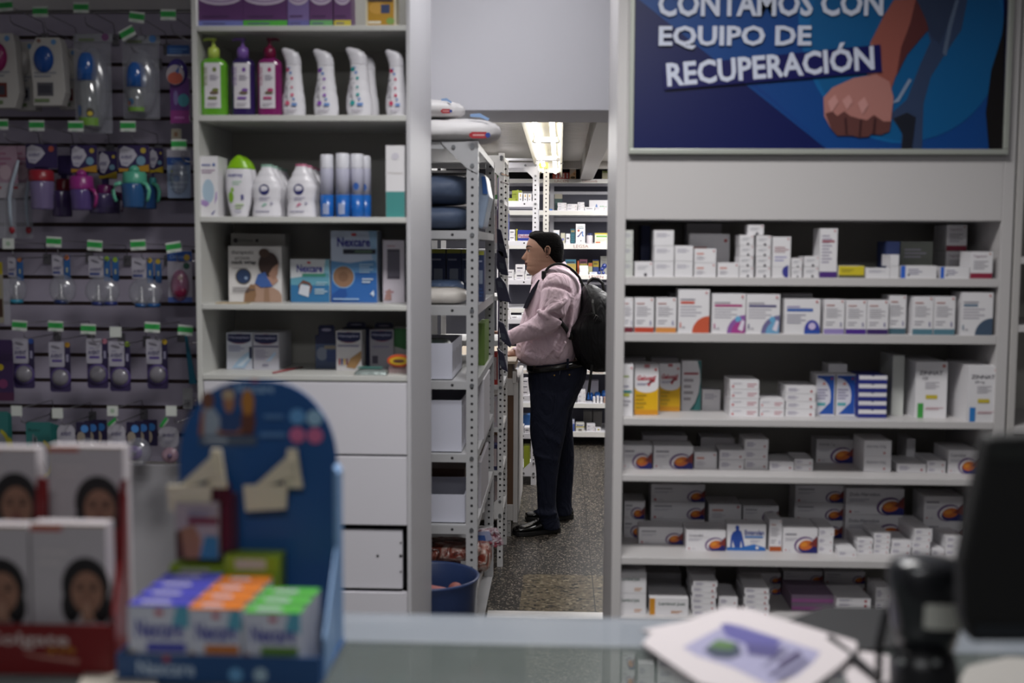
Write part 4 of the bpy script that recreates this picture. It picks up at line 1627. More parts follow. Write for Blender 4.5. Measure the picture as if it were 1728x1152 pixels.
def cup(card, lid, body, Y, label, lidc, bodyc, cardc, art, handles=None, spout=False):
    box = (min(card[0], body[0]), max(card[1], body[1]), card[2], body[3])
    t, X0, X1, Z0, Z1 = hung('baby_cup', label, 'baby cup', GP, box, Y)
    cardpart(t, card, Y, M(cardc, .45), art)
    cardpart(t, (lid[0] + 8, lid[1] - 8, card[3] - 2, lid[2] + 4), Y, M(cardc, .45), None, 'card_tongue', .001)
    a0, a1, b0, b1 = wbox(*lid, Y)
    r, xc = (a1 - a0) / 2, (a0 + a1) / 2
    q = MB().lathe([(r, b0), (r * 1.02, b0 + .004), (r * .98, b1 - .004), (r * .85, b1), (0, b1 + .001)], xc, Y - .0, M(lidc, .3))
    if spout:
        q.lathe([(r * .5, b1), (r * .45, b1 + .012), (r * .2, b1 + .02), (0, b1 + .021)], xc, Y, M(lidc, .3))
    q.build('lid', t, smooth=True)
    a0, a1, b0, b1 = wbox(*body, Y)
    r, xc = (a1 - a0) / 2, (a0 + a1) / 2
    q = MB().lathe([(0, b0), (r * .86, b0 + .001), (r * .9, b0 + .006), (r * .92, b0 + (b1 - b0) * .5), (r, b1 - .004), (r * .96, b1)], xc, Y, M(bodyc, .2, coat=.4))
    q.build('cup_body', t, smooth=True)
    if handles:
        for s in handles[1]:
            zc = b1 + .002
            q = MB().tube([(xc + s * r * .8, Y - .02, zc), (xc + s * r * 1.25, Y - .024, zc - .006), (xc + s * r * 1.45, Y - .026, zc - .025), (xc + s * r * 1.35, Y - .024, zc - .045), (xc + s * r * 1.22, Y - .022, zc - .058)],
                          [.006, .0065, .006, .0055, .005], M(handles[0], .3))
            q.build('handle', t, smooth=True)


DP = '2f2350'
cup((44, 97, 243, 284), (50, 90, 287, 306), (52, 92, 306, 354), YS - .2, 'lilac baby cup with red lid on purple card', '8c1f2c', '70648a', DP, drop_art('a8503f', None))
cup((98, 122, 262, 296), (95, 121, 302, 322), (88, 123, 322, 366), YS - .1, 'purple baby cup with dark red lid behind the lilac cup', '5f0f20', '44355f', DP, None)
cup((120, 164, 245, 291), (119, 157, 297, 320), (120, 160, 320, 355), YS - .2, 'purple baby cup with magenta lid and handle', '8c2a78', '54427a', DP, drop_art('b09a3c', 'a87c20'), ('8c2a6c', (1,)), True)
cup((167, 198, 255, 302), (164, 192, 312, 328), (150, 204, 327, 361), YS - .1, 'dark purple baby cup behind the magenta-lidded cup', '6a1f5c', '43385f', DP, drop_art('b09a3c', 'a89020'), ('6a1f5c', (1,)))
cup((200, 252, 245, 290), (208, 247, 290, 310), (206, 248, 310, 351), YS - .2, 'blue baby cup with mint lid and mint handles', '4f9f86', '2a5484', DP, drop_art('b09a3c', 'a87c20'), ('5fae92', (-1, 1)), True)
cup((253, 276, 250, 292), (252, 264, 300, 312), (228, 266, 312, 353), YS - .1, 'blue baby cup half hidden behind its mint-lidded twin', '2f7f80', '23487a', DP, drop_art('b09a3c', 'a89020'), ('4f9f86', (1,)))
t, X0, X1, Z0, Z1 = hung('blister_pack', 'light blue card pack at the right end of second row', 'pack', GP, (283, 322, 252, 334), YS - .16)
cardpart(t, (283, 322, 252, 334), YS - .16, M('8c9cb8', .4), lambda A: (A.rect(0, .68, 1, .84, '2a4f96'), A.rect(0, .84, 1, 1, 'b0acb8'), A.lines(.1, .2, .9, .6, 4, 'a9b9cf'), A.circ(.4, .4, .15, '3f7fc0'), A.circ(.2, .55, .05, 'a9b84a'), A.text('Chicco', .2, .72, .07, '8fb0d8', w=.6)))
blister(t, (287, 318, 272, 328), YS - .162, .016)
t, X0, X1, Z0, Z1 = hung('small_card', 'tiny beige card hanging above the light blue pack', 'card', None, (289, 306, 217, 236), YS - .16)
cardpart(t, (289, 306, 217, 236), YS - .16, M('a39c8c', .5), lambda A: A.rect(.3, .3, .65, .7, '8a6a52'))


def spoon_pack(dx, Y, label):
    t, X0, X1, Z0, Z1 = hung('spoon_pack', label, 'pack', GP, (-20 + dx, 34 + dx, 246, 402), Y)
    cardpart(t, (-20 + dx, 30 + dx, 246, 310), Y, M('9a8090', .45), lambda A: (A.lines(.1, .5, .8, .9, 3, '8f6078'), A.ell(.6, .3, .2, .2, 'b09aa4')))
    cardpart(t, (-20 + dx, 18 + dx, 308, 334), Y - .002, M('a6a2aa', .45), lambda A: A.rect(.1, .6, .6, .75, '9a3a44'), 'paper_label')
    q = MB()
    pts = [at(x + dx, y, Y - .01) for x, y in ((31, 270), (26, 290), (20, 310), (16, 335), (17, 360), (20, 384))]
    q.tube(pts, [.004, .006, .0065, .006, .005, .004], M('a9b4c2', .3))
    q.build('handle', t, smooth=True)
    p = at(20 + dx, 388, Y - .01)
    q = MB()
    ell3(q, (p.x, p.y, p.z), .009, .006, .012, M('8c1a2a', .3))
    q.build('tip', t, smooth=True)
    cardpart(t, (-20 + dx, 28 + dx, 334, 402), Y + .004, CLR, None, 'clear_sheet')


spoon_pack(0, YS - .2, 'pink-carded spoon pack with red tip, far left second row')
spoon_pack(28, YS - .14, 'pink-carded spoon pack behind the far left one in second row')

# --- third row -----------------------------------------------------


def bulb_pack(box, Y, label, n, dots, base):
    t, X0, X1, Z0, Z1 = hung('teat_pack', label, 'pack', GP, box, Y)
    h = box[3] - box[2]
    w = box[1] - box[0]
    cx = box[0] + w * .1
    cardpart(t, (cx, cx + w * (.42 if n > 1 else .4), box[2], box[2] + h * .42), Y, M('a9a6b2', .45), lambda A: (A.text('AVENT', .08, .3, .14, '55506f', w=.8, bold=.03), A.rect(.08, .1, .75, .22, '4a5488'), A.ell(.45, .75, .3, .05, '6f6c78', tilt=-20)))
    blister(t, (box[0], box[1], box[2] + h * .38, box[3]), Y, .03)
    for i in range(n):
        bx = cx + w * (.44 + .24 * i)
        if bx + 8 > box[1]:
            bx = box[1] - 9
        q = cardpart(t, (bx, bx + 10.5, box[2] + i * 2, box[2] + h * .5), Y - .004 + i * .003, M('27558c', .4), lambda A: (A.circ(.5, .9, .42, dots), A.rect(.35, .3, .65, .5, '9fa08c')), 'strip', .002)
    for i in range(n):
        a0, a1, b0, b1 = wbox(box[0] + w * (.2 + .34 * i), box[0] + w * (.2 + .34 * i) + 22, box[2] + h * .55, box[3] - 2, Y)
        r, xc = (a1 - a0) / 2, (a0 + a1) / 2
        q = MB().lathe([(r, b0), (r, b0 + .012)], xc, Y - .002, M(base, .3))
        q.build('base_ring', t, smooth=True)
        q = MB().lathe([(r * .9, b0 + .012), (r * .8, b0 + .018), (r * .4, b0 + .03), (r * .3, b1 - .006), (r * .1, b1)], xc, Y - .002, sheet_mat('silicone', 'a3a3ab', .5, .2, .1))
        q.build('teat', t, smooth=True)


bulb_pack((10, 45, 434, 513), YS - .17, 'blue bulb-shaped teat pack with orange dot, leftmost in third row', 1, 'a8683c', '2f7f9a')
bulb_pack((84, 129, 430, 514), YS - .17, 'bulb-shaped teat pack with single orange-topped strip in third row', 1, 'b0683c', '1f2f5f')
bulb_pack((144, 203, 432, 517), YS - .17, 'bulb-shaped teat pack with two green-topped strips in third row', 2, '7f9a2c', '25306a')
bulb_pack((217, 275, 435, 520), YS - .17, 'bulb-shaped teat pack with two yellow-topped strips in third row', 2, 'b0952c', '1f4f84')
t, X0, X1, Z0, Z1 = hung('pacifier_pack', 'pink pacifier pack with blue header at right end of third row', 'pack', GP, (284, 325, 421, 510), YS - .16)
cardpart(t, (284, 325, 421, 510), YS - .16, M('a8a4b0', .4), lambda A: (A.rect(0, .78, 1, .97, '26509a'), A.text('Chicco', .1, .83, .07, '9fb4d8', w=.55), A.circ(.8, .85, .13, 'c0a03c'), A.circ(.78, .69, .13, '2f5a4c'), A.rect(0, 0, 1, .1, '4a5fa0')))
blister(t, (289, 320, 455, 508), YS - .162, .022, sheet_mat('pink_blister', 'b86a92', .55, .2, .12))
q = MB()
p = at(304, 492, YS - .175)
ell3(q, (p.x, p.y, p.z), .02, .008, .018, M('8c1f4a', .3))
p = at(304, 470, YS - .175)
ell3(q, (p.x, p.y, p.z), .011, .008, .012, M('b09a98', .3))
q.build('pacifier', t, smooth=True)
t, X0, X1, Z0, Z1 = hung('nail_clipper_pack', 'yellow-topped beige pack cut off at the left edge', 'pack', None, (-20, 16, 442, 545), YS - .2)
cardpart(t, (-20, 7, 442, 545), YS - .2, M('8d8778', .5), lambda A: (A.rect(.4, .8, 1, 1, 'b0a01c'), A.rect(.6, .1, .95, .4, '3b2418'), A.rect(.6, .45, .8, .65, 'a09428')), 'card', .006)
cardpart(t, (7, 18, 470, 548), YS - .2, CLR, None, 'clear_sheet')

# --- fourth row ----------------------------------------------------


def soother_pack(x, y, dotc, label, Y=YS - .16):
    t, X0, X1, Z0, Z1 = hung('soother_pack', label, 'pack', 'round soother packs in the fourth slatwall row', (x, x + 38, y, y + 85), Y)
    cardpart(t, (x, x + 26, y, y + 42), Y, M('aca9b6', .45), lambda A: (A.text('AVENT', .1, .36, .16, '4b466a', w=.78, bold=.03), A.rect(.2, .2, .85, .3, '5b4a8c'), A.lines(.2, .6, .6, .68, 1, '8f8ca6'), A.ell(.45, .8, .3, .05, '77747f', tilt=-15)))
    cardpart(t, (x + 27, x + 36, y + 1, y + 46), Y + .002, M('2b2346', .4), lambda A: (A.circ(.5, .92, .5, dotc), A.rect(.25, .28, .7, .56, '8f8ca4')), 'strip', .002)
    cardpart(t, (x + 2, x + 37, y + 38, y + 84), Y + .003, M('33284f', .45), None, 'backing', .008)
    p = at(x + 19, y + 60, Y)
    q = MB()
    ell3(q, (p.x, Y, p.z), .0275, .016, .0275, M('7f7c84', .22, coat=.6), 22, 10)
    q.build('dome', t, smooth=True)
    q = MB()
    q.loft([[(p.x + r_ * math.cos(a * math.pi / 12), yy, p.z + r_ * math.sin(a * math.pi / 12)) for a in range(24)] for r_, yy in ((.033, Y + .002), (.031, Y - .003), (.028, Y - .002))], M('5a4a84', .3), False)
    q.build('rim', t, smooth=True)


for x, y, c, lb in ((22, 571, '2f4f9a', 'blue'), (83, 577, 'b0852c', 'orange'), (146, 571, 'a86a7c', 'pink'), (184, 576, '86a02c', 'green'), (247, 572, 'c0a02c', 'yellow')):
    soother_pack(x, y, c, f'round grey soother pack with {lb}-dotted strip in the fourth row')
t, X0, X1, Z0, Z1 = hung('soother_pack', 'dark purple pack cut off at the left edge, fourth row', 'pack', None, (-15, 25, 573, 676), YS - .18)
cardpart(t, (-15, 24, 573, 676), YS - .18, M('34204a', .4), lambda A: (A.circ(.45, .55, .14, 'b09a1c'), A.circ(.55, .28, .2, '6f2f5a'), A.rect(0, 0, 1, .14, '4a2040')), 'card', .008)
t, X0, X1, Z0, Z1 = hung('teal_brush', 'long teal brush hanging under the last hook of fourth row', 'brush', None, (309, 330, 566, 690), YS - .1)
q = MB()
a, b = at(313, 566, YS - .1), at(325, 648, YS - .1)
q.prism([(a.x - .004, a.z), (a.x + .004, a.z), (b.x + .013, b.z), (b.x - .011, b.z)], YS - .1, YS - .092, M('1f6f8a', .35))
q.build('handle', t, bevel=.002)
cardpart(t, (309, 325, 655, 690), YS - .1, M('a3a3a6', .5), lambda A: [A.rect(.15 + i * .12, .1, .2 + i * .12, .45, '5a5860', False) for i in range(6)], 'paper_label')
q = MB().tube([at(322, 648, YS - .098), at(318, 655, YS - .099)], .001, WIRE, 5)
q.build('string', t)

# --- bottom row ----------------------------------------------------


def teal_card(x, y, Y, label, full):
    t, X0, X1, Z0, Z1 = hung('comb_pack', label, 'pack', 'teal comb packs in the bottom row', (x, x + 44, y, y + 90), Y)
    cardpart(t, (x, x + 42, y, y + 95), Y, M('2a6a68', .45), lambda A: (A.ell(.62, .35, .45, .34, 'b0a832', -80, 80), A.ell(.52, .35, .42, .3, '8a8f98'), A.text('Baby', .1, .82, .07, '174a48', w=.5), A.ell(.3, .6, .05, .2, '6f747c')), round_=.002)
    if full:
        q = MB().tube([at(x + 14, y + 24, Y - .006), at(x + 20, y + 50, Y - .008), at(x + 34, y + 84, Y - .006)], .003, M('8f9298', .2, .8))
        q.build('scissors', t, smooth=True)


for i in range(4):
    teal_card(46 - i * 4.5 + (i > 0) * 9 * i, 712 + i * 1.5, YS - .2 + i * .03, ['teal comb pack with yellow crescent, front of its hook', 'teal comb pack second on its hook', 'teal comb pack third on its hook', 'teal comb pack last on its hook'][i], i == 0)
for i in range(3):
    teal_card(-26 + i * 3, 694 + i * 2, YS - .2 + i * .04, ['teal comb pack at the left edge, foremost', 'teal comb pack at the left edge, middle', 'teal comb pack at the left edge, rearmost'][i], False)


def soother2(x, n, label, pac):
    Y = YS - .18
    t, X0, X1, Z0, Z1 = hung('soother_pack', label, 'pack', 'double soother packs in the bottom row', (x, x + 80, 712, 782), Y)
    cardpart(t, (x, x + 30, 716, 756), Y, M('aaa7b2', .45), lambda A: (A.text('AVENT', .2, .52, .16, '4b466a', w=.6, bold=.03), A.lines(.3, .2, .7, .4, 2, '9a97aa')), round_=.022)
    for i in range(n):
        xx = x + 32 + i * 14
        cardpart(t, (xx, xx + 24, 712 - i * 2, 752), Y + .004 + i * .03, M('251f3c', .4), lambda A: (A.circ(.6, .72, .27, ['4a86c8', '3a70b0', '2a5f98'][i]), A.ell(.35, .35, .3, .25, '8f8578')), 'strip', .004)
    p = at(x + 45, 764, Y)
    q = MB()
    ell3(q, (p.x, Y, p.z), .026, .012, .024, M(pac, .25, coat=.4))
    ell3(q, (p.x + .004, Y - .012, p.z + .003), .008, .006, .008, M('4b3f6a', .3))
    q.build('pacifier', t, smooth=True)
    blister(t, (x + 30, x + 74, 738, 786), Y, .03)


soother2(97, 3, 'soother pack with three blue-dotted cards, left of its twin', '3c3552')
soother2(182, 3, 'soother pack with three blue-dotted cards and a purple pacifier', '6a4a92')
Y = YS - .18
t, X0, X1, Z0, Z1 = hung('soother_pack', 'soother pack with pale pink pacifier beside the blue display', 'pack', 'double soother packs in the bottom row', (266, 310, 716, 782), Y)
cardpart(t, (268, 302, 720, 756), Y, M('aaa7b2', .45), lambda A: (A.text('AVENT', .2, .52, .16, '4b466a', w=.6, bold=.03), A.lines(.3, .2, .7, .4, 2, '9a97aa')), round_=.022)
q = MB()
p = at(287, 768, Y)
ell3(q, (p.x, Y, p.z), .028, .012, .026, M('a88a98', .25, coat=.4))
ell3(q, (p.x + .003, Y - .012, p.z), .008, .006, .008, M('6a5a78', .3))
q.build('pacifier', t, smooth=True)
for i, (x, y, tl) in enumerate(((190, 712, 40), (277, 713, 55))):
    p = at(x, y, YS - .22)
    q = MB()
    q.box(-.018, .018, -.001, .001, -.007, .007, M('bfc4be', .4))
    A = Art(q, -.018, .018, -.007, .007, -.001)
    A.rect(0, .25, 1, 1, '2f9a48')
    a = math.radians(tl)
    q.v = [(p.x + u * math.cos(a) - w * math.sin(a), p.y + v, p.z + u * math.sin(a) + w * math.cos(a)) for u, v, w in q.v]
    tag(q.build('price_sticker'), ['tilted green price sticker above the left purple soother card', 'tilted green price sticker above the pale pink soother pack'][i], 'sticker', 'tilted green price stickers')
# ================================================================== slotted metal racks
RK = M('b4b4b6', .38, .1)
RKW = M('d3d2d2', .4, .05)
HOLE = M('2a282c', .6)


def post(t, x0, x1, Y0, Y1, z1, m, side=1, face=-1, holes=True, step=.031):
    """slotted angle: front flange x0..x1 at Y0, side flange along Y on the side's edge"""
    q = MB()
    th = .0022
    q.box(x0, x1, Y0, Y0 + th, 0, z1, m)
    xs = x1 if side > 0 else x0
    q.box(xs - th if side > 0 else xs, xs if side > 0 else xs + th, Y0 + th, Y1, 0, z1, m)
    if holes:
        xc, z = (x0 + x1) / 2, .05
        while z < z1 - .02:
            q.add([(xc + .0058 * math.cos(a * math.pi / 4), Y0 - .0006, z + .0058 * math.sin(a * math.pi / 4)) for a in range(8)], [tuple(range(8))], HOLE)
            xx = xs + (.0006 if side > 0 else -.0006)
            yc = (Y0 + Y1) / 2
            q.add([(xx, yc + .0058 * math.cos(a * math.pi / 4) * side, z + .0058 * math.sin(a * math.pi / 4)) for a in range(8)], [tuple(range(8))], HOLE)
            z += step
    return q.build('post', t)


def bolt(q, x, y, z, r=.008):
    q.tube([(x, y, z), (x, y - .005, z)], r, M('8d8f92', .3, .8), 8)


def rack(label, Xl, Xr, Y0, Y1, boards, ztop, m, pw=.044, gus=True):
    t = thing('metal_rack', ((Xl + Xr) / 2, Y0, 0), label, 'shelving rack', None)
    post(t, Xr - pw, Xr, Y0, Y0 + .04, ztop, m, 1)
    post(t, Xl, Xl + pw, Y0, Y0 + .04, ztop, m, -1, holes=False)
    post(t, Xr - pw, Xr, Y1 - .002, Y1 + .03, ztop, m, 1)
    post(t, Xl, Xl + pw, Y1 - .002, Y1 + .03, ztop, m, -1, holes=False)
    for zt, zb in boards:
        q = MB()
        q.box(Xl + .003, Xr - .003, Y0 + .004, Y1 - .004, zt - .003, zt, m)
        q.box(Xl + pw * .2, Xr - pw, Y0 + .0015, Y0 + .004, zb, zt - .003, m)
        q.box(Xr - .0055, Xr - .003, Y0 + .042, Y1 - .004, zb, zt - .003, m)
        q.box(Xl + pw * .2, Xr - pw, Y1 - .006, Y1 - .004, zb, zt - .003, m)
        zc = (zt + zb) / 2
        for xx in (Xr - pw - .055,):
            q.tube([(xx, Y0 + .001, zc), (xx, Y0 + .0013, zc)], .006, HOLE, 8)
        bolt(q, Xr - pw / 2, Y0 - .0005, zc, .0085)
        q.build('shelf', t)
    if gus:
        for sgn, zz in ((-1, boards[0][0]), (1, boards[-1][1])):
            q = MB().prism([(Xr - .002, zz), (Xr - pw - .1, zz), (Xr - pw - .085, zz + sgn * .018), (Xr - pw, zz + sgn * .1), (Xr - .002, zz + sgn * .12)], Y0 - .004, Y0 - .001, m)
            bolt(q, Xr - pw / 2, Y0 - .0042, zz + sgn * .02)
            bolt(q, Xr - pw / 2, Y0 - .0042, zz + sgn * .09)
            bolt(q, Xr - pw - .05, Y0 - .0042, zz + sgn * .02)
            q.build('gusset_plate', t)
    return t


def zs_(Y, x, lst):
    return [(at(x, a, Y).z, at(x, b, Y).z) for a, b in lst]


Y1R = 4.4
B1 = zs_(Y1R, 780, [(239, 251), (389, 403), (516, 532), (643, 657), (766, 780), (886, 901), (1000, 1014), (1106, 1122)])
xr1 = at(806, 600, Y1R).x
xl1 = xr1 - .46
rack('grey slotted metal rack just inside the doorway with cartons and bags', xl1, xr1, Y1R, 5.5, B1, at(790, 238, Y1R).z, RK)


def item(x0, x1, yt, zb, Y, dep, base, label, name, cat, art=None, group=None, n=1, yb=None):
    X0, X1 = at(x0, yt, Y).x, at(x1, yt, Y).x
    zt = at((x0 + x1) / 2, yt, Y).z
    if yb:
        zb = at((x0 + x1) / 2, yb, Y).z
    if isinstance(base, str):
        base = M(base, .45)
    return carton(X0, X1, zb, zt, Y, dep, art, base, label, group, name, cat=cat)


def pillow(cx, cy, z0, lx, ly, lz, m, name, label, cat, group=None, art=None, n=26, e=3.2, sag=0, droop=None):
    t = thing(name, (cx, cy, z0), label, cat, group)
    q = MB()
    rings = []
    for i in range(15):
        k = -1 + 2 * i / 14
        s = max((1 - abs(k) ** 5), .0) ** .5 * .9 + .1
        g = []
        for j in range(n):
            a = 2 * math.pi * j / n
            c, d = math.cos(a), math.sin(a)
            qq = (abs(c) ** e + abs(d) ** e) ** (-1 / e)
            x = cx + lx * math.sin(k * math.pi / 2)
            k2 = math.sin(k * math.pi / 2)
            s = max(1 - abs(k2) ** 5, 0) ** .5 * .9 + .1
            g.append((x, cy + ly * s * qq * c * (1 + .02 * math.sin(5 * k + j)), z0 + lz + lz * s * qq * d + (.003 * math.sin(9 * k + 2 * j) if d > 0 else 0) - (droop(x) if droop else 0)))
        rings.append(g)
    q.loft(rings, m)
    q.build('wrapping', t, smooth=True)
    if art:
        q = MB()
        q2 = art(q)
        q.build('logo_print', t)
        if q2:
            q2.build('stripe_print', t)
    return t


PW = M('e6e3e3', .55, bump=.5, bscale=14)


def diaper_art(x0, x1, zc, Y, s=1, dz=0):
    def f(q):
        w = x1 - x0
        A = Art(q, x0, x1, zc - .012 * s, zc + .012 * s, Y)
        A.rect(.08, 0, .85, 1, 'a8242f')
        A.circ(.08, .5, .12, 'a8242f')
        A.rect(.15, .35, .75, .65, 'c9908f')
        A.circ(.92, .5, .13, '25408f')
        q2 = MB()
        A2 = Art(q2, x0, x1, zc + .055 * s + dz, zc + .09 * s + dz, Y + .01)
        A2.poly([(0, .7), (.5, .8), (1.0, .2), (.9, 0), (.5, .35), (0, .4)], '88a6cf')
        return q2
    return f


zt1 = B1[0][0]
Yp = 4.50
pillow(-.46, Yp, zt1, .225, .13, .045, PW, 'diaper_pack', 'long white soft pack with red logo lying on the rack top', 'pack', 'soft packs on top of the metal rack',
       diaper_art(at(793, 228, 4.37).x, at(826, 228, 4.37).x, at(800, 228, 4.37).z, 4.367, 1, -.0))
pillow(-.60, Yp - .02, zt1 + .093, .225, .11, .034, PW, 'diaper_pack', 'smaller white soft pack with red logo stacked above the long one', 'pack', 'soft packs on top of the metal rack',
       diaper_art(at(744, 186, 4.36).x, at(762, 186, 4.36).x, at(752, 187, 4.36).z, 4.368, .7, -.008))
BLU = M('46536b', .6, bump=.3, bscale=30)
for i, (ya, yb) in enumerate(((346.5, 388), (293, 345.5))):
    za, zb = at(760, yb, 4.45).z, at(760, ya, 4.45).z
    pillow(-.57, 4.60, max(za, B1[1][0] + .001) if i == 0 else za, .232, .16, (zb - za) / 2, BLU, 'folded_pad', ['dark blue-grey folded pad, lower of the two on the rack', 'dark blue-grey folded pad, upper of the two on the rack'][i], 'pad', 'blue-grey pads on the metal rack')
q = MB().box(-.75, -.37, 4.5, 4.8, at(760, 293, 4.5).z + .004, at(760, 290, 4.5).z + .006, M('c0bdba', .5))
tag(q.build('white_tray'), 'thin white tray lying on top of the upper blue-grey pad', 'tray')
q = MB()
zz = B1[1][0]
q.prism([(xr1 - .03, zz + .02), (xr1 + .004, zz + .01), (xr1 + .02, zz + .09), (xr1 + .03, zz + .14), (xr1 + .012, zz + .23), (xr1 - .03, zz + .24)], 4.62, 4.9, M('9fb0c8', .3, bump=.4, bscale=20))
o = q.build('plastic_bag', bevel=.01)
tag(o, 'white and blue plastic bag bulging out beside the rack post', 'bag')
q = MB()
Yq = 4.615
for pts, c in (([(.004, .15), (.024, .15), (.014, .22), (-.002, .22)], '2f66b4'),):
    q.add([(xr1 + a, Yq, zz + b) for a, b in pts], [tuple(range(len(pts)))], c)
q.build('print', o)


# shelf 3
def a_navy(A, h):
    A.rect(0, .92, 1, 1, '9a9a3c')
    A.lines(.08, .78, .9, .86, 1, '8f96b0')
    A.rect(.2, .35, .8, .62, '7d8698')
    A.lines(.1, .1, .9, .3, 3, '2f4a7c')


for i, (a, b) in enumerate(((727, 752), (754, 778), (779, 800), (806, 817))):
    item(a, b, 420 if i < 3 else 423, B1[2][0], 4.86 if i < 3 else 4.75, .14 if i < 3 else .1, '27345c', f'navy carton with yellow top edge, {ORD[i]} from left on the rack', 'lancet_carton', 'carton', a_navy, 'navy cartons on the metal rack')
pillow(-.50, 4.56, B1[2][0] + .0, .13, .1, .033, M('cfc9c2', .5, bump=.4, bscale=20), 'cotton_pack', 'cream soft pack at the front of the third rack shelf', 'pack')
pillow(-.47, 4.68, B1[2][0] + .036, .075, .06, .028, M('6d84ab', .3, bump=.5, bscale=30), 'cotton_pack', 'pale blue clear bag behind the cream soft pack', 'pack')
pillow(-.56, 4.7, B1[2][0] + .03, .06, .06, .022, M('8a3f66', .3, bump=.5, bscale=30), 'cotton_pack', 'pink bag behind the cream soft pack', 'pack')
pillow(-.345, 4.84, B1[2][0], .022, .06, .03, M('8fa9bb', .3, bump=.5), 'cotton_pack', 'small blue-white bag right behind the rack post', 'pack')


# shelf 4..6 white cartons
def open_carton(x0, x1, yt, zb, Y, dep, label, m, side=None, grp='white cartons on the metal rack'):
    X0, X1 = at(x0, yt, Y).x, at(x1, yt, Y).x
    zt = at((x0 + x1) / 2, yt, Y).z
    t = thing('storage_carton', ((X0 + X1) / 2, Y, zb), label, 'carton', grp)
    q = MB()
    th = .004
    q.box(X0, X1, Y, Y + th, zb + .001, zt, m).box(X0, X1, Y + dep - th, Y + dep, zb + .001, zt, m)
    q.box(X0, X0 + th, Y + th, Y + dep - th, zb + .001, zt, m).box(X1 - th, X1, Y + th, Y + dep - th, zb + .001, zt, m)
    q.box(X0, X1, Y, Y + dep, zb + .001, zb + .004, m)
    if side:
        for k in range(5):
            yy = Y + .03 + k * dep / 6
            q.add([(X1 + .0006, yy, zb + .03), (X1 + .0006, yy + .03, zb + .035), (X1 + .0006, yy + .03, zt - .035 - .01 * (k % 2)), (X1 + .0006, yy, zt - .03)], [(0, 1, 2, 3)], '8f8a92')
    q.build('box_walls', t)
    return t


WC = M('c4c5d2', .5)
open_carton(700, 763, 579, B1[3][0], 4.43, .45, 'white carton with grey printed side on the fourth rack shelf', WC, True)
open_carton(700, 779, 675, B1[4][0], 4.43, .6, 'tall white carton filling the fifth rack shelf', WC, True)
open_carton(690, 785, 834, B1[5][0], 4.43, .35, 'low white carton in front of a brown box', WC, False)
item(700, 784, 790, B1[5][0], 4.83, .4, '4a2f22', 'dark brown cardboard box behind the low white carton', 'cardboard_box', 'box')
item(700, 782, 662, B1[4][0], 5.08, .3, '33251f', 'dark box behind the tall white carton', 'cardboard_box', 'box')
pillow(-.56, 4.6, B1[3][0] + .09, .12, .1, .03, M('44524e', .4, bump=.5), 'plastic_bag', 'dark green bag stuffed in the white carton', 'bag')
item(806, 818, 545, B1[3][0], 5.0, .3, '5f7a34', 'green carton behind the rack post on the fourth shelf', 'medicine_box', 'carton')
item(806, 817, 640, B1[4][0], 4.75, .4, 'bfbcc2', 'white carton behind the rack post on the fifth shelf', 'medicine_box', 'carton')
item(807, 812, 780, B1[5][0], 4.7, .5, 'a8a5ab', 'grey-white carton behind the rack post on the sixth shelf', 'medicine_box', 'carton')
# red bags
def mottle(name, c1, c2, c3, scale):
    m = bpy.data.materials.new(name)
    m.use_nodes = True
    n, L = m.node_tree.nodes, m.node_tree.links
    b = n['Principled BSDF']
    b.inputs['Roughness'].default_value = .3
    t = n.new('ShaderNodeTexCoord')
    x = n.new('ShaderNodeTexNoise')
    x.inputs['Scale'].default_value = scale
    x.inputs['Distortion'].default_value = 1.5
    r = n.new('ShaderNodeValToRGB')
    e = r.color_ramp.elements
    e[0].position, e[0].color = .36, lin(c1)
    e[1].position, e[1].color = .64, lin(c3)
    k = e.new(.5)
    k.color = lin(c2)
    L.new(t.outputs['Object'], x.inputs['Vector'])
    L.new(x.outputs['Fac'], r.inputs[0])
    L.new(r.outputs[0], b.inputs['Base Color'])
    u = n.new('ShaderNodeBump')
    u.inputs['Strength'].default_value = .9
    u.inputs['Distance'].default_value = .02
    L.new(x.outputs['Fac'], u.inputs['Height'])
    L.new(u.outputs['Normal'], b.inputs['Normal'])
    return m


RB = sheet_mat('bag_film', 'b5a9a4', .3, .12, .25)
for i, (cx, cy, z, lx, lz, m, lb) in enumerate(((-.56, 4.6, B1[6][0], .16, .05, mottle('red_bag_a', '2a1210', '6a2c26', '8f7a72', 16), 'reddish clear bag at the back of the seventh rack shelf'),
                                              (-.47, 4.55, B1[6][0] + .1, .16, .035, mottle('red_bag_b', '3a1a16', '7d3a2e', 'a08e86', 18), 'reddish clear bag stacked on another on the seventh rack shelf'),
                                              (-.33, 4.75, B1[6][0] + .0, .05, .06, mottle('red_bag_c', '7a3022', 'a0786c', 'b5a8a2', 22), 'clear bag with red tomatoes sticking out past the rack post'))):
    pillow(cx, cy, z, lx, .1, lz, m, 'plastic_bag', lb, 'bag', 'reddish bags on the metal rack')
t = thing('candy_bag', (-.27, 4.78, B1[5][0] - .12), 'clear bag of small red sweets with blue label hanging off the rack', 'bag')
q = MB()
pa = [at(x, y, 4.75) for x, y in ((806, 895), (838, 893), (850, 920), (838, 922), (808, 926))]
q.prism([(p.x, p.z) for p in pa], 4.75, 4.79, mottle('sweet_bag', '6a3040', 'a8949c', 'b9b0b8', 40))
q.build('film', t, bevel=.006)
q = MB()
pa = [at(x, y, 4.748) for x, y in ((806, 897), (826, 896), (831, 911), (806, 916))]
q.add([(p.x, p.y, p.z) for p in pa[::-1]], [(3, 2, 1, 0)], '8d93b0')
pa = [at(x, y, 4.747) for x, y in ((806, 903), (818, 903), (820, 912), (806, 915))]
q.add([(p.x, p.y, p.z) for p in pa[::-1]], [(3, 2, 1, 0)], '2f4f8c')
q.build('paper_label', t)
q = MB()
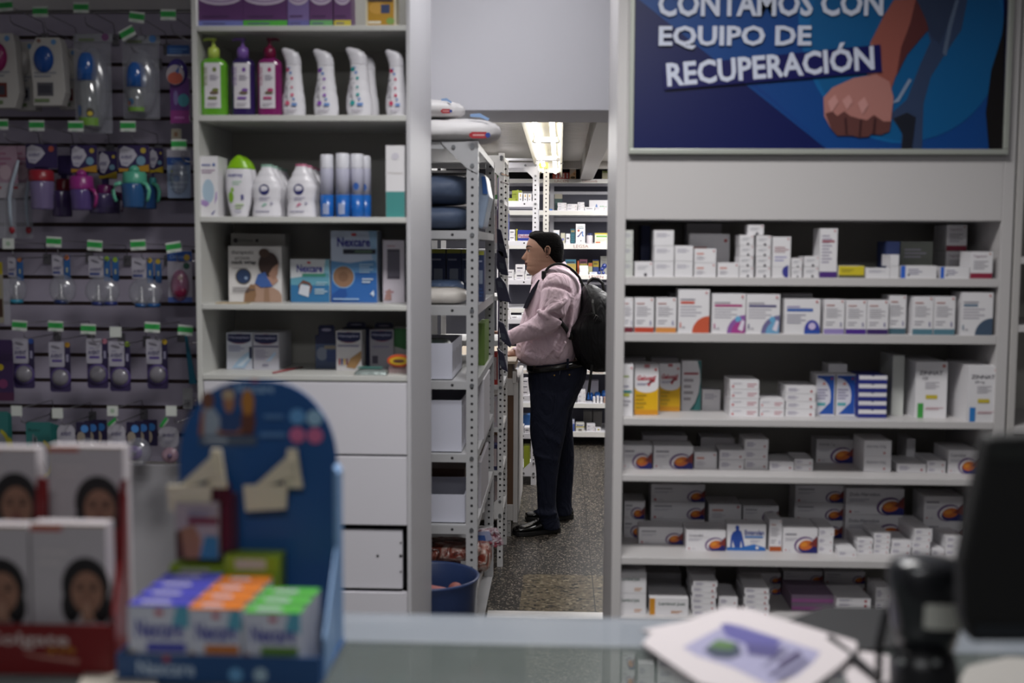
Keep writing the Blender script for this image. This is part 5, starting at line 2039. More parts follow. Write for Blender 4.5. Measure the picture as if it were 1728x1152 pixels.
for i in range(26):
    p = at(R_.uniform(808, 842), R_.uniform(915, 922), 4.746)
    ell3(q, p, .006, .004, .005, '7c3440', 8, 5)
o = q.build('sweets', t)
o['kind'] = 'stuff'
# bucket
t = thing('bucket', (-.48, 4.15, 0), 'round dark blue plastic bucket in front of the rack foot', 'bucket')
q = MB().lathe([(0, .002), (.15, .003), (.155, .01), (.178, .36), (.186, .392), (.19, .40), (.184, .404), (.176, .396), (.165, .30), (.15, .03), (0, .025)], -.48, 4.15, M('26365c', .4), n=48)
q.build('tub', t, smooth=True)
q = MB()
q.tube([(-.55, 4.05, .3), (-.47, 4.08, .345), (-.42, 4.1, .33), (-.37, 4.12, .31)], [.035, .045, .04, .02], M('9a5f5c', .6, bump=.5, bscale=20), 12)
ell3(q, (-.385, 4.2, .33), .03, .03, .03, M('8a5048', .6))
ell3(q, (-.5, 4.03, .28), .05, .04, .02, M('c9c6c4', .6))
tag(q.build('cloth_rags', smooth=True), 'dusty pink rags lying inside the dark blue bucket', 'rags')

# ================================================================== rack 2 (narrow, further in)
Y2R = 5.68
xr2 = at(849.5, 600, Y2R).x
B2 = zs_(Y2R, 840, [(262, 268), (336, 343), (420, 427), (500, 507), (575, 583), (650, 657), (722, 729), (795, 802), (868, 875)])
rack('white slotted rack of small packs beyond the first metal rack', xr2 - .36, xr2, Y2R, 6.12, B2, at(845, 258, Y2R).z, RKW, .028)
G2 = 'small packs on the narrow rack'


def a_vert(c):
    def f(A, h):
        A.text('Novacort', .75, .1, .5, c, vert=True) if False else None
        A.rect(.3, .15, .6, .85, c)
    return f


packs2 = [(836, 846, 595, 'a9302a', 'a_', 'red pack beside the hanging pouches'), (834, 842, 700, '2f5a36', '', 'dark green pack low on the narrow rack'), (838, 846, 606, '3a6ab0', '', 'bright blue pack on the narrow rack'),
          (836, 844, 670, 'b0a8b0', '', 'grey-white pack on the narrow rack'), (835, 842, 745, 'b8a0aa', '', 'pinkish pack on the narrow rack'), (840, 847, 680, 'a9861f', '', 'mustard pack on the narrow rack'),
          (837, 846, 285, '3f6a3a', '', 'green pack near the top of the narrow rack'), (838, 846, 350, 'b5b5bb', '', 'pale pack near the top of the narrow rack'), (836, 846, 820, '8f8a90', '', 'grey pack near the foot of the narrow rack'),
          (838, 847, 752, '2a2a50', '', 'navy pack near the foot of the narrow rack')]
for i, (a, b, yt, c, _, lb) in enumerate(packs2):
    zb = max([z for z, _q in B2 if z < at(840, yt, Y2R).z - .01])
    h_ = at(840, yt, Y2R).z
    h_ = min(h_, zb + .2)
    Yi = Y2R + .03 + (i % 3) * .1
    X0, X1 = at(a, yt, Yi).x, at(b, yt, Yi).x
    carton(min(X0, xr2 - .07), min(X1, xr2 - .008) + 0, zb, h_, Yi, .07, a_vert('b9a9a9'), M(c, .4), lb, G2, 'small_pack', cat='pack')
# navy box sticking out near the top

# string of navy pouches
PN = M('23223c', .55)
for i, (pts, lb) in enumerate((([(838, 384), (846, 388), (857, 436), (846, 434), (839, 425)], 'navy pouch, topmost of the string of hanging pouches'),
                               ([(838, 420), (850, 424), (858, 465), (846, 463), (838, 452)], 'navy pouch, second down the hanging string'),
                               ([(835, 470), (844, 466), (853, 478), (863, 511), (848, 508), (840, 506)], 'navy pouch, third down the hanging string'),
                               ([(840, 540), (850, 545), (863, 582), (861, 587), (846, 574)], 'navy pouch beside the pink shirt cuff'),
                               ([(838, 586), (850, 596), (857, 628), (846, 622)], 'grey-navy pouch, lowest of the hanging string'))):
    Yc = 5.55
    t = thing('hanging_pouch', (at(*pts[0], Yc).x, Yc, at(*pts[3], Yc).z), lb, 'pouch', 'navy pouches hanging from the rack')
    q = MB().prism([(at(x, y, Yc).x, at(x, y, Yc).z) for x, y in pts], Yc, Yc + .03, PN)
    q.build('fabric', t, bevel=.005)
    q = MB()
    a, b, c, d = [at(pts[0][0] + 4 + k[0], (pts[0][1] + pts[2][1]) / 2 + k[1], Yc - .001) for k in ((0, 0), (8, 2), (10, 12), (2, 10))]
    q.add([tuple(d), tuple(c), tuple(b), tuple(a)], [(0, 1, 2, 3)], '3b4050')
    q.build('patch', t)
q = MB().tube([at(841, 300, 5.57), at(840, 380, 5.57), at(842, 470, 5.57), at(841, 560, 5.57), at(843, 640, 5.57)], .0035, M('3a2150', .5), 6)
tag(q.build('purple_cord', smooth=True), 'dark purple cord carrying the string of navy pouches', 'cord')
for i, y in enumerate((293, 306)):
    q = MB().tube([at(845, y, 5.7), at(858, y + 4 + i, 5.45)], .003, M(['8a6a50', '6a5f60'][i], .4), 6)
    tag(q.build('rack_hook', smooth=True), ['upper thin rod jutting from the narrow rack', 'lower thin rod jutting from the narrow rack'][i], 'rod', 'rods jutting from the narrow rack')

# ================================================================== work cabinet the man leans on
t = thing('work_cabinet', (-.4, 6.3, 0), 'white cabinet with brown end panel and light worktop beside the man', 'cabinet')
Yd = 6.3
P_ = lambda x, y: at(x, y, Yd)
xl, xr = -.62, P_(866.5, 700).x
zt = P_(860, 609).z
FW = M('bdbab8', .5)
MB().box(xl, P_(871, 611).x, Yd - .01, 7.25, P_(860, 614).z, zt, M('a39684', .5)).build('worktop', t, bevel=.002)
MB().box(xl, xr - .008, Yd + .01, 7.2, P_(860, 638).z, P_(860, 614).z, M('5b4d3f', .6)).build('drawer', t)
q = MB()
q.box(xl, xr, Yd, Yd + .02, P_(860, 667).z, P_(860, 639).z, FW)
q.box(xl, xr, Yd, Yd + .02, P_(860, 878).z, P_(860, 851).z, FW)
q.box(xr, P_(874, 700).x, Yd - .002, 7.22, P_(860, 881).z, P_(860, 645).z, FW)
q.build('frame', t, bevel=.002)
MB().box(P_(865, 640).x, P_(871.5, 640).x, Yd - .012, Yd + .1, P_(865, 646).z, P_(868, 626).z, FW).build('hinge_block', t, bevel=.002)
MB().box(xl, xr, Yd + .006, 7.2, P_(860, 851).z, P_(860, 667).z, M('5e4330', .7)).build('brown_panel', t)
q = MB().box(P_(848, 900).x, P_(862, 900).x, Yd - .002, Yd + .05, 0, P_(860, 879).z, M('a8a6a4', .5))
for x, y in ((851, 883), (859, 883), (851, 898), (859, 898)):
    p = P_(x, y)
    q.tube([(p.x, Yd - .002, p.z), (p.x, Yd - .004, p.z)], .003, HOLE, 6)
q.build('foot_block', t)
MB().box(xl, xr - .02, Yd + .05, 7.2, .06, P_(860, 878).z, M('4b4440', .7)).build('plinth', t)

# ================================================================== rack 3
Y3R = 7.7
xr3 = at(906, 600, Y3R).x
xl3 = at(838, 600, Y3R).x
B3 = zs_(Y3R, 880, [(274, 283), (339, 349), (406, 414), (472, 480), (538, 546), (603, 611), (667, 676), (731, 740), (794, 803)])
RW3 = M('dcdbe0', .4, .05)
rack('white slotted rack of medicines behind the standing man', xl3, xr3, Y3R, 8.15, B3, at(900, 272, Y3R).z, RW3, .036)
G3 = 'cartons on the rack behind the man'
YI = Y3R + .012
GRN = M('8a9432', .45)


def sh3(i, lst):
    for a, b, yt, n, base, art, lb in lst:
        X0, X1 = at(a, yt, YI).x, at(b, yt, YI).x
        zt, zb = at((a + b) / 2, yt, YI).z, B3[i][0]
        for k in range(n):
            carton(X0, X1, zb + (zt - zb) * k / n, zb + (zt - zb) * (k + 1) / n, YI, .1, art, base if not isinstance(base, str) else M(base, .45), lb + (f', {["bottom", "second", "third", "fourth"][k] if k < n - 1 else "topmost"} of its stack' if n > 1 else ''), G3, 'medicine_box')


item(849, 858.5, 360, B3[2][0], 7.73, .1, '1c2f80', 'upright navy carton with white emblem beyond the narrow rack', 'medicine_box', 'carton',
     lambda A, h: (A.circ(.4, .72, .14, 'b5bcd8'), A.rect(.3, .15, .36, .6, '8f9ac8'), A.rect(.6, .15, .64, .55, '5f6fb0')), None)
a_or = lambda A, h: (A.rect(.35, .5, .65, .85, 'c9a860'), A.rect(.3, .1, .7, .3, '8f8c98'))
a_bar = lambda A, h: (A.rect(.15, .45, .8, .62, '4a4752'), A.lines(.2, .15, .7, .3, 1, 'b0a8c4'))
sh3(1, [(857.5, 871, 334, 1, GRN, None, 'flat green carton at the left of the rack behind the man'), (872, 874.5, 320, 1, GRN, None, 'narrow green carton edge behind the white trio'),
        (875, 881.5, 325, 1, CWH, a_or, 'first small orange-topped white carton behind the man'), (883.5, 889.5, 326, 1, CWH, a_or, 'second small orange-topped white carton behind the man'), (891, 896.5, 326, 1, CWH, a_or, 'third small orange-topped white carton behind the man')])
for k, (a, b, yt, yb) in enumerate(((864, 875, 328, 338), (864, 880, 321, 327.5))):
    X0, X1 = at(a, yt, YI + .12).x, at(b, yt, YI + .12).x
    carton(X0, X1, B3[1][0] if k == 0 else at(a, yb, YI + .12).z, at(a, yt, YI + .12).z, YI + .12, .1, None, GRN, ['lower green carton behind the small white ones', 'upper green carton behind the small white ones'][k], G3, 'medicine_box')
sh3(2, [(859.5, 869, 387, 2, CWH, a_bar, 'white carton left of the navy one'), (871, 872.5, 386, 1, M('b0a82c', .5), None, 'thin yellow carton beside the navy one'),
        (874, 897, 388, 1, M('1d2f8a', .4), lambda A, h: (A.rect(0, .25, 1, .6, 'c0b4c4'), A.text('Pedialac', .05, .28, .28, '8a2a50', w=.9, bold=.02)), 'navy carton with pink lettering near the forehead')])
sh3(3, [(852, 867, 455, 2, CWH, a_bar, 'wide white carton left of the chin'), (870, 885, 446, 2, CWH, a_bar, 'white black-barred carton by the chin'), (887, 899, 456, 1, CWH, a_bar, 'white carton under the chin')])
sh3(4, [(856, 861, 524, 1, CWH, None, 'small white carton low beside the cord'), (863, 873, 533, 1, CWH, a_bar, 'flat white carton low beside the shirt'), (880, 893, 529, 2, CWH, a_bar, 'flat white carton hidden by the shirt')])
sh3(6, [(876, 893, 639, 3, CWH, a_bar, 'white carton left of the belt')])
sh3(7, [(876, 884, 718, 2, CWH, a_bar, 'small white carton left of the thigh'), (885, 894, 721, 1, CWH, a_bar, 'low white carton left of the thigh')])
YI = Y3R + .13
sh3(7, [(878, 894, 700, 1, M('2b5f9c', .4), None, 'blue carton left of the thigh')])
YI = Y3R + .012
sh3(8, [(876, 882, 750, 1, M('8f9a2c', .5), None, 'yellow-green carton left of the knee'), (884, 894, 752, 1, M('8f9a2c', .5), None, 'olive carton left of the knee')])
# free-standing second post and bar
t = thing('slotted_post', (at(920, 500, 8.3).x, 8.3, 0), 'perforated white post behind the rack with yellow tag on top', 'post')
post(t, at(915.5, 500, 8.3).x, at(925, 500, 8.3).x, 8.3, 8.34, at(920, 275, 8.3).z, M('d9d6cf', .45), 1)
q = MB().box(at(905, 280, 8.29).x, at(925, 280, 8.29).x, 8.292, 8.298, at(905, 284, 8.29).z, at(905, 274, 8.29).z, M('c9c65a', .5))
q.build('yellow_tag', t)
t = thing('steel_bar', (at(900, 270, 7.6).x, 7.6, 2.1), 'thin white steel bar spanning above the racks', 'bar')
MB().tube([at(840, 269, 7.6), at(948, 269.5, 7.6)], .009, RW3, 8).build('bar', t, smooth=True)
q = MB().box(at(945, 268, 7.58).x, at(951, 268, 7.58).x, 7.56, 7.64, at(945, 276, 7.58).z, at(945, 266, 7.58).z, M('c9c6c0', .5))
q.build('clamp', t, bevel=.004)

# ================================================================== back shelving
Y4R = 9.25
xl4, xr4 = at(851, 500, Y4R).x, .75
LB = [(302, 309), (355, 363), (411, 420), (463, 471), (520, 528), (572, 580), (624, 631), (680, 688), (728, 737)]
B4 = zs_(Y4R, 980, LB)
t = thing('metal_rack', (0, Y4R, 0), 'long white shelving along the storeroom back wall with handwritten tags', 'shelving rack')
post(t, xl4, xl4 + .035, Y4R, Y4R + .03, B4[0][0] + .02, RW3, -1)
post(t, xl4 + .36, xl4 + .395, Y4R + .37, Y4R + .4, B4[0][0], RW3, -1, holes=False)
post(t, xr4 - .035, xr4, Y4R, Y4R + .03, B4[0][0], RW3, 1, holes=False)
TB4 = {0: [('LACEN', 936, 959, '9a5048'), ('Lafenhouds', 983, 1008, '8a4038')], 2: [('LEGSA', 968, 993, '8f4f3c')], 3: [('LEVEN', 994, 1018, '8f4438')], 6: [('MINERALES', 992, 1018, '9a6a48'), ('ALLER', 876, 894, '9a6a48')]}
for i, (zt, zb) in enumerate(B4):
    q = MB().box(xl4 + .003, xr4, Y4R + .002, Y4R + .4, zt - .004, zt, RW3)
    q.box(xl4 + .003, xr4, Y4R, Y4R + .002, zb, zt - .004, M('d9d7d2', .45))
    q.box(xl4 + .003, xr4, Y4R + .398, Y4R + .4, zb - .004, zt + .01, RW3)
    for s, a, b, c in TB4.get(i, []):
        A = Art(q, at(a, LB[i][0], Y4R).x, at(b, LB[i][0], Y4R).x, zb, zt, Y4R)
        A.text(s, 0, .22, .58, c, w=1, bold=.0)
    q.build('shelf', t)
for ya, yb in ((323, 328), (367, 374), (476, 480)):
    MB().box(xl4 + .003, xr4, Y4R + .392, Y4R + .396, at(980, yb, Y4R + .39).z, at(980, ya, Y4R + .39).z, RW3).build('rear_rail', t)
MB().box(xl4 - .02, xr4, Y4R + .402, Y4R + .41, 0, B4[0][0] + .02, M('4b4b58', .6)).build('back_panel', t)
G4 = 'goods on the back wall shelving'
YI4 = Y4R + .012


def sh4(i, lst, dy=0):
    for a, b, yt, n, base, art, lb in lst:
        Y = YI4 + dy
        X0, X1 = at(a, yt, Y).x, at(b, yt, Y).x
        zt, zb = at((a + b) / 2, yt, Y).z, B4[i][0]
        for k in range(n):
            carton(X0, X1, zb + (zt - zb) * k / n, zb + (zt - zb) * (k + 1) / n, Y, .11, art, base if not isinstance(base, str) else M(base, .45), lb + (f', {["bottom", "second", "third", "fourth"][k] if k < n - 1 else "topmost"} one' if n > 1 else ''), G4, 'medicine_box', dx=(.002 * (k % 2)))


redw = lambda A, h: (A.rect(.2, .15, .6, .9, 'd8d2d4'), A.rect(.3, .4, .5, .6, 'b0a0b0'))
for k in range(4):
    sh4(0, [(937 + k * 6, 942.6 + k * 6, 291, 1, 'b8362a', redw, f'red and white carton, {ORD[k]} from left on the top back shelf')])
sh4(0, [(932.5, 936.5, 293, 1, 'b8462f', None, 'slim red carton left of the red and white row'),
        (961.5, 972, 285, 1, 'd9b48a', lambda A, h: (A.poly([(0, .4), (1, .9), (1, 1), (0, 1)], 'cfc0b0'), A.ell(.5, .15, .4, .12, '4a3a20'), A.ell(.75, .5, .15, .1, 'b87848')), 'peach carton beside the red ones'),
        (1016.5, 1026, 288, 1, 'a39c80', lambda A, h: A.rect(0, .75, 1, 1, '6f7a3a'), 'beige and green carton at the passage edge')])
sh4(1, [(927, 932, 352.5, 1, '2f6fc0', None, 'tiny bright blue carton on the second back shelf'), (941, 956, 342, 3, CWH, a_thin2, 'flat white carton in leftmost pile, second back shelf'),
        (957, 974, 344, 2, CWH, a_thin2, 'flat white carton in middle pile, second back shelf'), (975, 986, 341, 3, CWH, a_thin2, 'flat white carton in narrow pile, second back shelf'),
        (987, 1003, 349, 1, CWH, a_bar, 'low white carton on the second back shelf'), (1004, 1022, 349, 2, CWH, a_thin2, 'flat white carton in front of the dog-logo carton')])
sh4(1, [(936, 949, 327, 1, '243c3c', lambda A, h: (A.rect(0, .72, 1, 1, '8f8a7c'), A.lines(.1, .2, .9, .6, 3, '2f5450')), 'dark green upright carton with beige top'),
        (994.5, 1028, 337.5, 1, CWH, lambda A, h: (A.poly([(.3, .35), (.36, .7), (.42, .4), (.5, .3), (.4, .15)], '2a66b0'), A.text('dekbor', .52, .25, .25, '4a9a54', w=.36, bold=.03)), 'big white carton with blue dog logo')], .13)
sh4(2, [(934, 944, 388, 1, CWH, lambda A, h: A.lines(.2, .6, .8, .85, 2, '8fb8d8'), 'white carton with faint blue print behind the hair'), (946.5, 953.5, 393, 1, 'c0bca8', lambda A, h: A.circ(.5, .4, .3, '6a6ab0'), 'beige carton with violet disc, third back shelf'),
        (955, 962, 394, 1, CWH, a_bar, 'slim white carton, third back shelf'), (963, 970.5, 386, 1, '23505c', lambda A, h: (A.rect(.1, .78, .9, .9, '8a7a4a'), A.lines(.1, .1, .9, .7, 4, '2f6a78')), 'dark teal carton, third back shelf'),
        (972, 987.5, 377.5, 1, CWH, lambda A, h: (A.text('CLUVISOL', .15, .82, .08, '5f7a78', w=.7), A.rect(.14, .76, .84, .79, '2f6a7a'), A.circ(.28, .66, .13, 'a8503a'), A.poly([(.15, .38), (.3, .42), (.62, .62), (.7, .58), (.38, .38), (.3, .33), (.18, .32)], '3a2f6a'),
         A.poly([(.66, .62), (.8, .62), (.78, .45), (.88, .38), (.85, .35), (.68, .38)], '4a7ab8'), A.circ(.55, .14, .07, '5b565f')), 'tall white carton with running legs picture'),
        (1004, 1027, 393, 1, 'd3d6c4', lambda A, h: (A.rect(0, .85, 1, 1, 'c9b43a'), A.rect(.1, .62, .9, .76, '6fa84a'), A.lines(.1, .25, .9, .5, 2, 'b4b8a8'), A.rect(.05, .05, .4, .18, 'b86a4a')), 'cream carton with yellow rim and green print')])
t = thing('pill_jar', (at(995, 411, YI4 + .04).x, YI4 + .04, B4[2][0]), 'white pill jar with navy lid on the third back shelf', 'jar')
p = at(995, 397, YI4 + .04)
MB().lathe([(.024, B4[2][0]), (.026, B4[2][0] + .004), (.026, p.z - .004), (.022, p.z)], p.x, YI4 + .04, M('c9c2c6', .3)).build('jar_body', t, smooth=True)
MB().lathe([(.02, p.z), (.02, p.z + .014), (.0, p.z + .018)], p.x + .003, YI4 + .04, M('1f2a5a', .3)).build('lid', t, smooth=True)
a_y = lambda c, d: (lambda A, h: (A.rect(0, .72, 1, 1, c), A.rect(.12, .76, .88, .86, d), A.rect(0, 0, 1, .3, 'b8b04a')))
sh4(3, [(954, 972, 437.5, 1, 'b09a4c', a_y('3a7a94', '28303c'), 'teal-topped yellow carton right of the neck'), (974.5, 977, 440, 1, 'c05a2c', None, 'thin orange carton, fourth back shelf'),
        (993, 999.5, 443.5, 1, 'a8a87a', lambda A, h: A.rect(0, .7, 1, 1, 'b05a2c'), 'orange-topped carton, fourth back shelf')], .13)
sh4(3, [(978, 992.5, 448, 3, CWH, None, 'plain white carton, pile on the fourth back shelf'), (995, 1007.5, 459, 1, CWH, lambda A, h: A.rect(.2, .4, .8, .7, '7a9ac8'), 'small white carton on the fourth back shelf')])
sh4(3, [(978, 991, 437.5, 1, 'b5ad50', a_y('9a5a7c', '3a2030'), 'pink-topped yellow carton behind the white pile'), (1000.5, 1010.5, 438, 1, '2a3f7a', lambda A, h: (A.rect(0, .5, 1, .92, 'b09a2c'), A.rect(.15, .66, .8, .76, '5a5430')), 'navy and yellow upright carton'),
        (1013.5, 1026, 432, 1, 'a3a39c', lambda A, h: A.lines(.1, .1, .9, .9, 5, '96968f'), 'grey upright carton at the passage edge')], .18)
q = MB()
for x, y, r in ((1016, 454, .019), (1020, 449, .022), (1011, 459, .014), (1018, 460, .013)):
    q = MB()
    p = at(x, y, YI4 + .05)
    rr = r
    ell3(q, (p.x, YI4 + (.02 if y > 457 else .06), p.z if y < 457 else B4[3][0] + rr), rr, rr, rr, M('20347a', .25, coat=.5))
    tag(q.build('navy_ball', smooth=True), {454: 'navy shiny ball, left of the upper pair', 449: 'navy shiny ball, highest of the four', 459: 'navy shiny ball, lower left of the four', 460: 'navy shiny ball, lower right of the four'}[y], 'ball', 'navy balls on the fourth back shelf')
sh4(4, [(1008, 1026, 500, 1, 'a8a49c', None, 'shaded carton above the backpack')])
sh4(7, [(975, 988, 658, 3, CWH, a_thin2, 'white carton in pile right of the thigh'), (1001, 1005, 671, 1, CWH, None, 'first tiny white carton by the blue bags'), (1007, 1011, 670, 1, CWH, None, 'second tiny white carton by the blue bags'),
        (1013, 1017, 671, 1, CWH, None, 'third tiny white carton by the blue bags'), (1019, 1023, 671, 1, 'b09080', None, 'tiny brownish carton by the blue bags')])
for i, (x0, x1, yt) in enumerate(((989, 1002, 663), (1003, 1014, 662), (1015, 1027, 659))):
    Xa, Xb = at(x0, yt, 9.42).x, at(x1, yt, 9.42).x
    zt = at(x0, yt, 9.42).z
    pillow((Xa + Xb) / 2, 9.44, B4[7][0], (Xb - Xa) / 2, .05, (zt - B4[7][0]) / 2, M('1f5fae', .3, bump=.5, bscale=40), 'blue_bag', f'bright blue bag, {ORD[i]} from left on the eighth back shelf', 'bag', 'bright blue bags on the back shelving')
sh4(8, [(964, 969.5, 709, 1, 'b8bcd0', lambda A, h: A.rect(.5, 0, 1, .7, '2f4fa0'), 'white and blue carton by the calf'), (972, 986, 714, 1, 'cfcdc6', lambda A, h: (A.rect(0, .5, 1, .62, 'b8a83a'), A.text('Bilaxten', .1, .66, .2, '2f4f9a', w=.75, bold=.03), A.rect(.3, .05, .7, .3, '77746f')), 'white carton with yellow stripe by the calf'),
        (990, 1004, 716, 2, CWH, a_thin2, 'white carton on the lowest back shelf'), (1005, 1014, 723, 1, CWH, lambda A, h: A.rect(.4, .4, .7, 1, 'b8a83a'), 'small white and yellow carton, lowest back shelf')])
sh4(8, [(985, 999.5, 694, 1, '6f6d6a', None, 'left grey carton at the back of the lowest shelf'), (1001, 1016, 694, 1, '6f6d6a', None, 'right grey carton at the back of the lowest shelf')], .2)
sh4(7, [(984, 1010, 642, 1, 'b5b3bd', None, 'long pale carton above the strap end')], .2)
# ================================================================== the man
YM = 6.52
SKIN = M('94705e', .5, bump=.05, bscale=200)
SHIRT = M('d5b9c8', .7, bump=.0)


def cloth_mat(name, h, scale, strength, rough=.8, sx=1, sz=1, fine=0, dist=2.5, spec=.25):
    m = bpy.data.materials.new(name)
    m.use_nodes = True
    n, L = m.node_tree.nodes, m.node_tree.links
    b = n['Principled BSDF']
    b.inputs['Base Color'].default_value = lin(h)
    b.inputs['Roughness'].default_value = rough
    b.inputs['Specular IOR Level'].default_value = spec
    t = n.new('ShaderNodeTexCoord')
    mp = n.new('ShaderNodeMapping')
    mp.inputs['Scale'].default_value = (sx, 1, sz)
    mp.inputs['Rotation'].default_value = (0, .6, 0)
    x = n.new('ShaderNodeTexNoise')
    x.inputs['Scale'].default_value = scale
    x.inputs['Detail'].default_value = 2
    x.inputs['Distortion'].default_value = dist
    u = n.new('ShaderNodeBump')
    u.inputs['Strength'].default_value = strength
    u.inputs['Distance'].default_value = .03
    L.new(t.outputs['Object'], mp.inputs[0])
    L.new(mp.outputs[0], x.inputs['Vector'])
    L.new(x.outputs['Fac'], u.inputs['Height'])
    L.new(u.outputs['Normal'], b.inputs['Normal'])
    return m


SHIRT = cloth_mat('pink_shirt_cloth', 'd2bbc6', 6, .75, .8, 1.0, .7, dist=3.5)
DENIM = cloth_mat('dark_denim', '161a2b', 9, .6, .85, 1, .6)
BAG = cloth_mat('black_nylon', '131316', 7, .7, .55, 1.4, .5)


def ringpx(y, xf, xb, hw, Yc=YM, n=28, e=2.3, yb=None):
    """one horizontal (or tilted) section: front at pixel xf, back at pixel xb"""
    a, b = at(xf, y, Yc), at(xb, y if yb is None else yb, Yc)
    cx, rx = (a.x + b.x) / 2, (b.x - a.x) / 2
    g = []
    for i in range(n):
        w = 2 * math.pi * i / n
        c, d = math.cos(w), math.sin(w)
        q = (abs(c) ** e + abs(d) ** e) ** (-1 / e)
        k = (1 - c * q) / 2  # 0 back .. 1 front
        g.append((cx + rx * q * c, Yc + hw * q * d, a.z * k + b.z * (1 - k)))
    return g


def smooth_tab(tab, step):
    """Catmull-Rom resampling of a table whose first column rises"""
    out = []
    y = tab[0][0]
    while y <= tab[-1][0]:
        i = max(j for j in range(len(tab)) if tab[j][0] <= y + 1e-9)
        i = min(i, len(tab) - 2)
        p0, p1, p2, p3 = tab[max(i - 1, 0)], tab[i], tab[i + 1], tab[min(i + 2, len(tab) - 1)]
        t = (y - p1[0]) / (p2[0] - p1[0])
        row_ = [y]
        for c in range(1, len(p1)):
            m1 = (p2[c] - p0[c]) / (p2[0] - p0[0]) * (p2[0] - p1[0]) if p2[0] != p0[0] else 0
            m2 = (p3[c] - p1[c]) / (p3[0] - p1[0]) * (p2[0] - p1[0]) if p3[0] != p1[0] else 0
            row_.append((2 * t ** 3 - 3 * t * t + 1) * p1[c] + (t ** 3 - 2 * t * t + t) * m1 + (-2 * t ** 3 + 3 * t * t) * p2[c] + (t ** 3 - t * t) * m2)
        out.append(row_)
        y += step
    return out


def body_loft(q, tab, m, step=4, e=2.3, n=28, Yc=None):
    q.loft([ringpx(r[0], r[1], r[2], r[3], r[4] if len(r) > 4 else (Yc or YM), n, e) for r in smooth_tab(tab, step)][::-1], m)


def limb(q, pts, m, n=16):
    """pts: (px, py, Y, radius)"""
    P = [(x, y, Y, r) for x, y, Y, r in pts]
    path, rs = [], []
    tab = smooth_tab([(i,) + p for i, p in enumerate(P)], .25)
    for row_ in tab:
        path.append(at(row_[1], row_[2], row_[3]))
        rs.append(row_[4])
    q.tube(path, rs, m, n)


def remesh(o, v, it=6, f=.5):
    r = o.modifiers.new('r', 'REMESH')
    r.mode = 'VOXEL'
    r.voxel_size = v
    r.use_smooth_shade = True
    if it:
        s = o.modifiers.new('s', 'SMOOTH')
        s.iterations = it
        s.factor = f
    return o


root = thing('person', (at(920, 900, YM).x, YM, 0), 'person standing in profile in pink shirt and dark jeans, reaching to the shelves', 'person')

TORSO = [(447, 922, 950, .06), (452, 914, 957, .10), (458, 908, 965, .15), (466, 903, 973, .19), (478, 898, 979, .212), (500, 892, 982, .212), (525, 884, 981, .205), (550, 876, 979, .20),
         (575, 872, 977, .205), (595, 871, 974, .205), (606, 874, 971, .195), (612, 881, 968, .17), (615, 888, 960, .14)]
ARM_N = [(942, 470, 6.36, .07), (941, 480, 6.34, .085), (938, 500, 6.31, .083), (933, 522, 6.29, .078), (922, 543, 6.28, .072), (898, 556, 6.29, .056), (876, 564, 6.30, .047), (861, 570, 6.31, .041), (857, 571.5, 6.31, .039)]
ARM_F = [(944, 474, 6.68, .07), (938, 500, 6.73, .08), (925, 535, 6.74, .07), (906, 568, 6.72, .056), (885, 590, 6.66, .045), (872, 596, 6.62, .04), (867, 597, 6.6, .037)]
HIPS = [(606, 886, 984, .17), (612, 888, 988, .185), (622, 891, 991, .195), (640, 891, 988, .198), (658, 893, 980, .195), (676, 896, 970, .185), (688, 900, 962, .17)]
LEG_N = [(640, 896, 975, .09, 6.43), (664, 894, 972, .10, 6.42), (690, 895, 961, .097, 6.41), (728, 894, 955, .087, 6.40), (765, 900, 947, .075, 6.39), (790, 904, 943, .07, 6.39), (830, 906, 939, .064, 6.39),
         (856, 907, 939, .062, 6.39), (872, 909, 943, .063, 6.39), (894, 916, 946, .064, 6.39)]
LEG_F = [(640, 905, 983, .09, 6.62), (664, 905, 977, .10, 6.64), (690, 907, 967, .095, 6.66), (728, 911, 967, .088, 6.68), (765, 918, 969, .078, 6.70), (800, 925, 968, .07, 6.72), (840, 930, 965, .066, 6.73), (872, 931, 966, .068, 6.73)]
HEAD = [(394, 905, 935, .035, 0), (397, 897, 941, .055, 0), (402, 893, 945, .068, 0), (410, 889.6, 948, .075, 0), (415, 888.2, 948.5, .077, 0), (418, 887.6, 949, .078, 0), (422, 888.6, 949, .078, .3), (424, 889.2, 949, .078, 1.2),
        (428, 889.6, 949, .078, 3.8), (432, 889.8, 949, .077, 6), (435.5, 889.6, 948.5, .076, 7.6), (438, 889.4, 948, .076, 6.2), (440, 889.2, 948, .075, 2.6), (442.5, 888.6, 947.5, .074, 2.6), (444.5, 889, 947, .074, 1.0),
        (446.5, 888.6, 946.5, .073, 1.8), (449, 889.4, 946, .072, .4), (453, 888.6, 945, .070, .3), (457, 889.2, 944, .068, .2), (461, 892, 944, .064, 0), (465, 898, 945, .061, 0), (470, 905, 948, .060, 0), (478, 910, 951, .064, 0)]


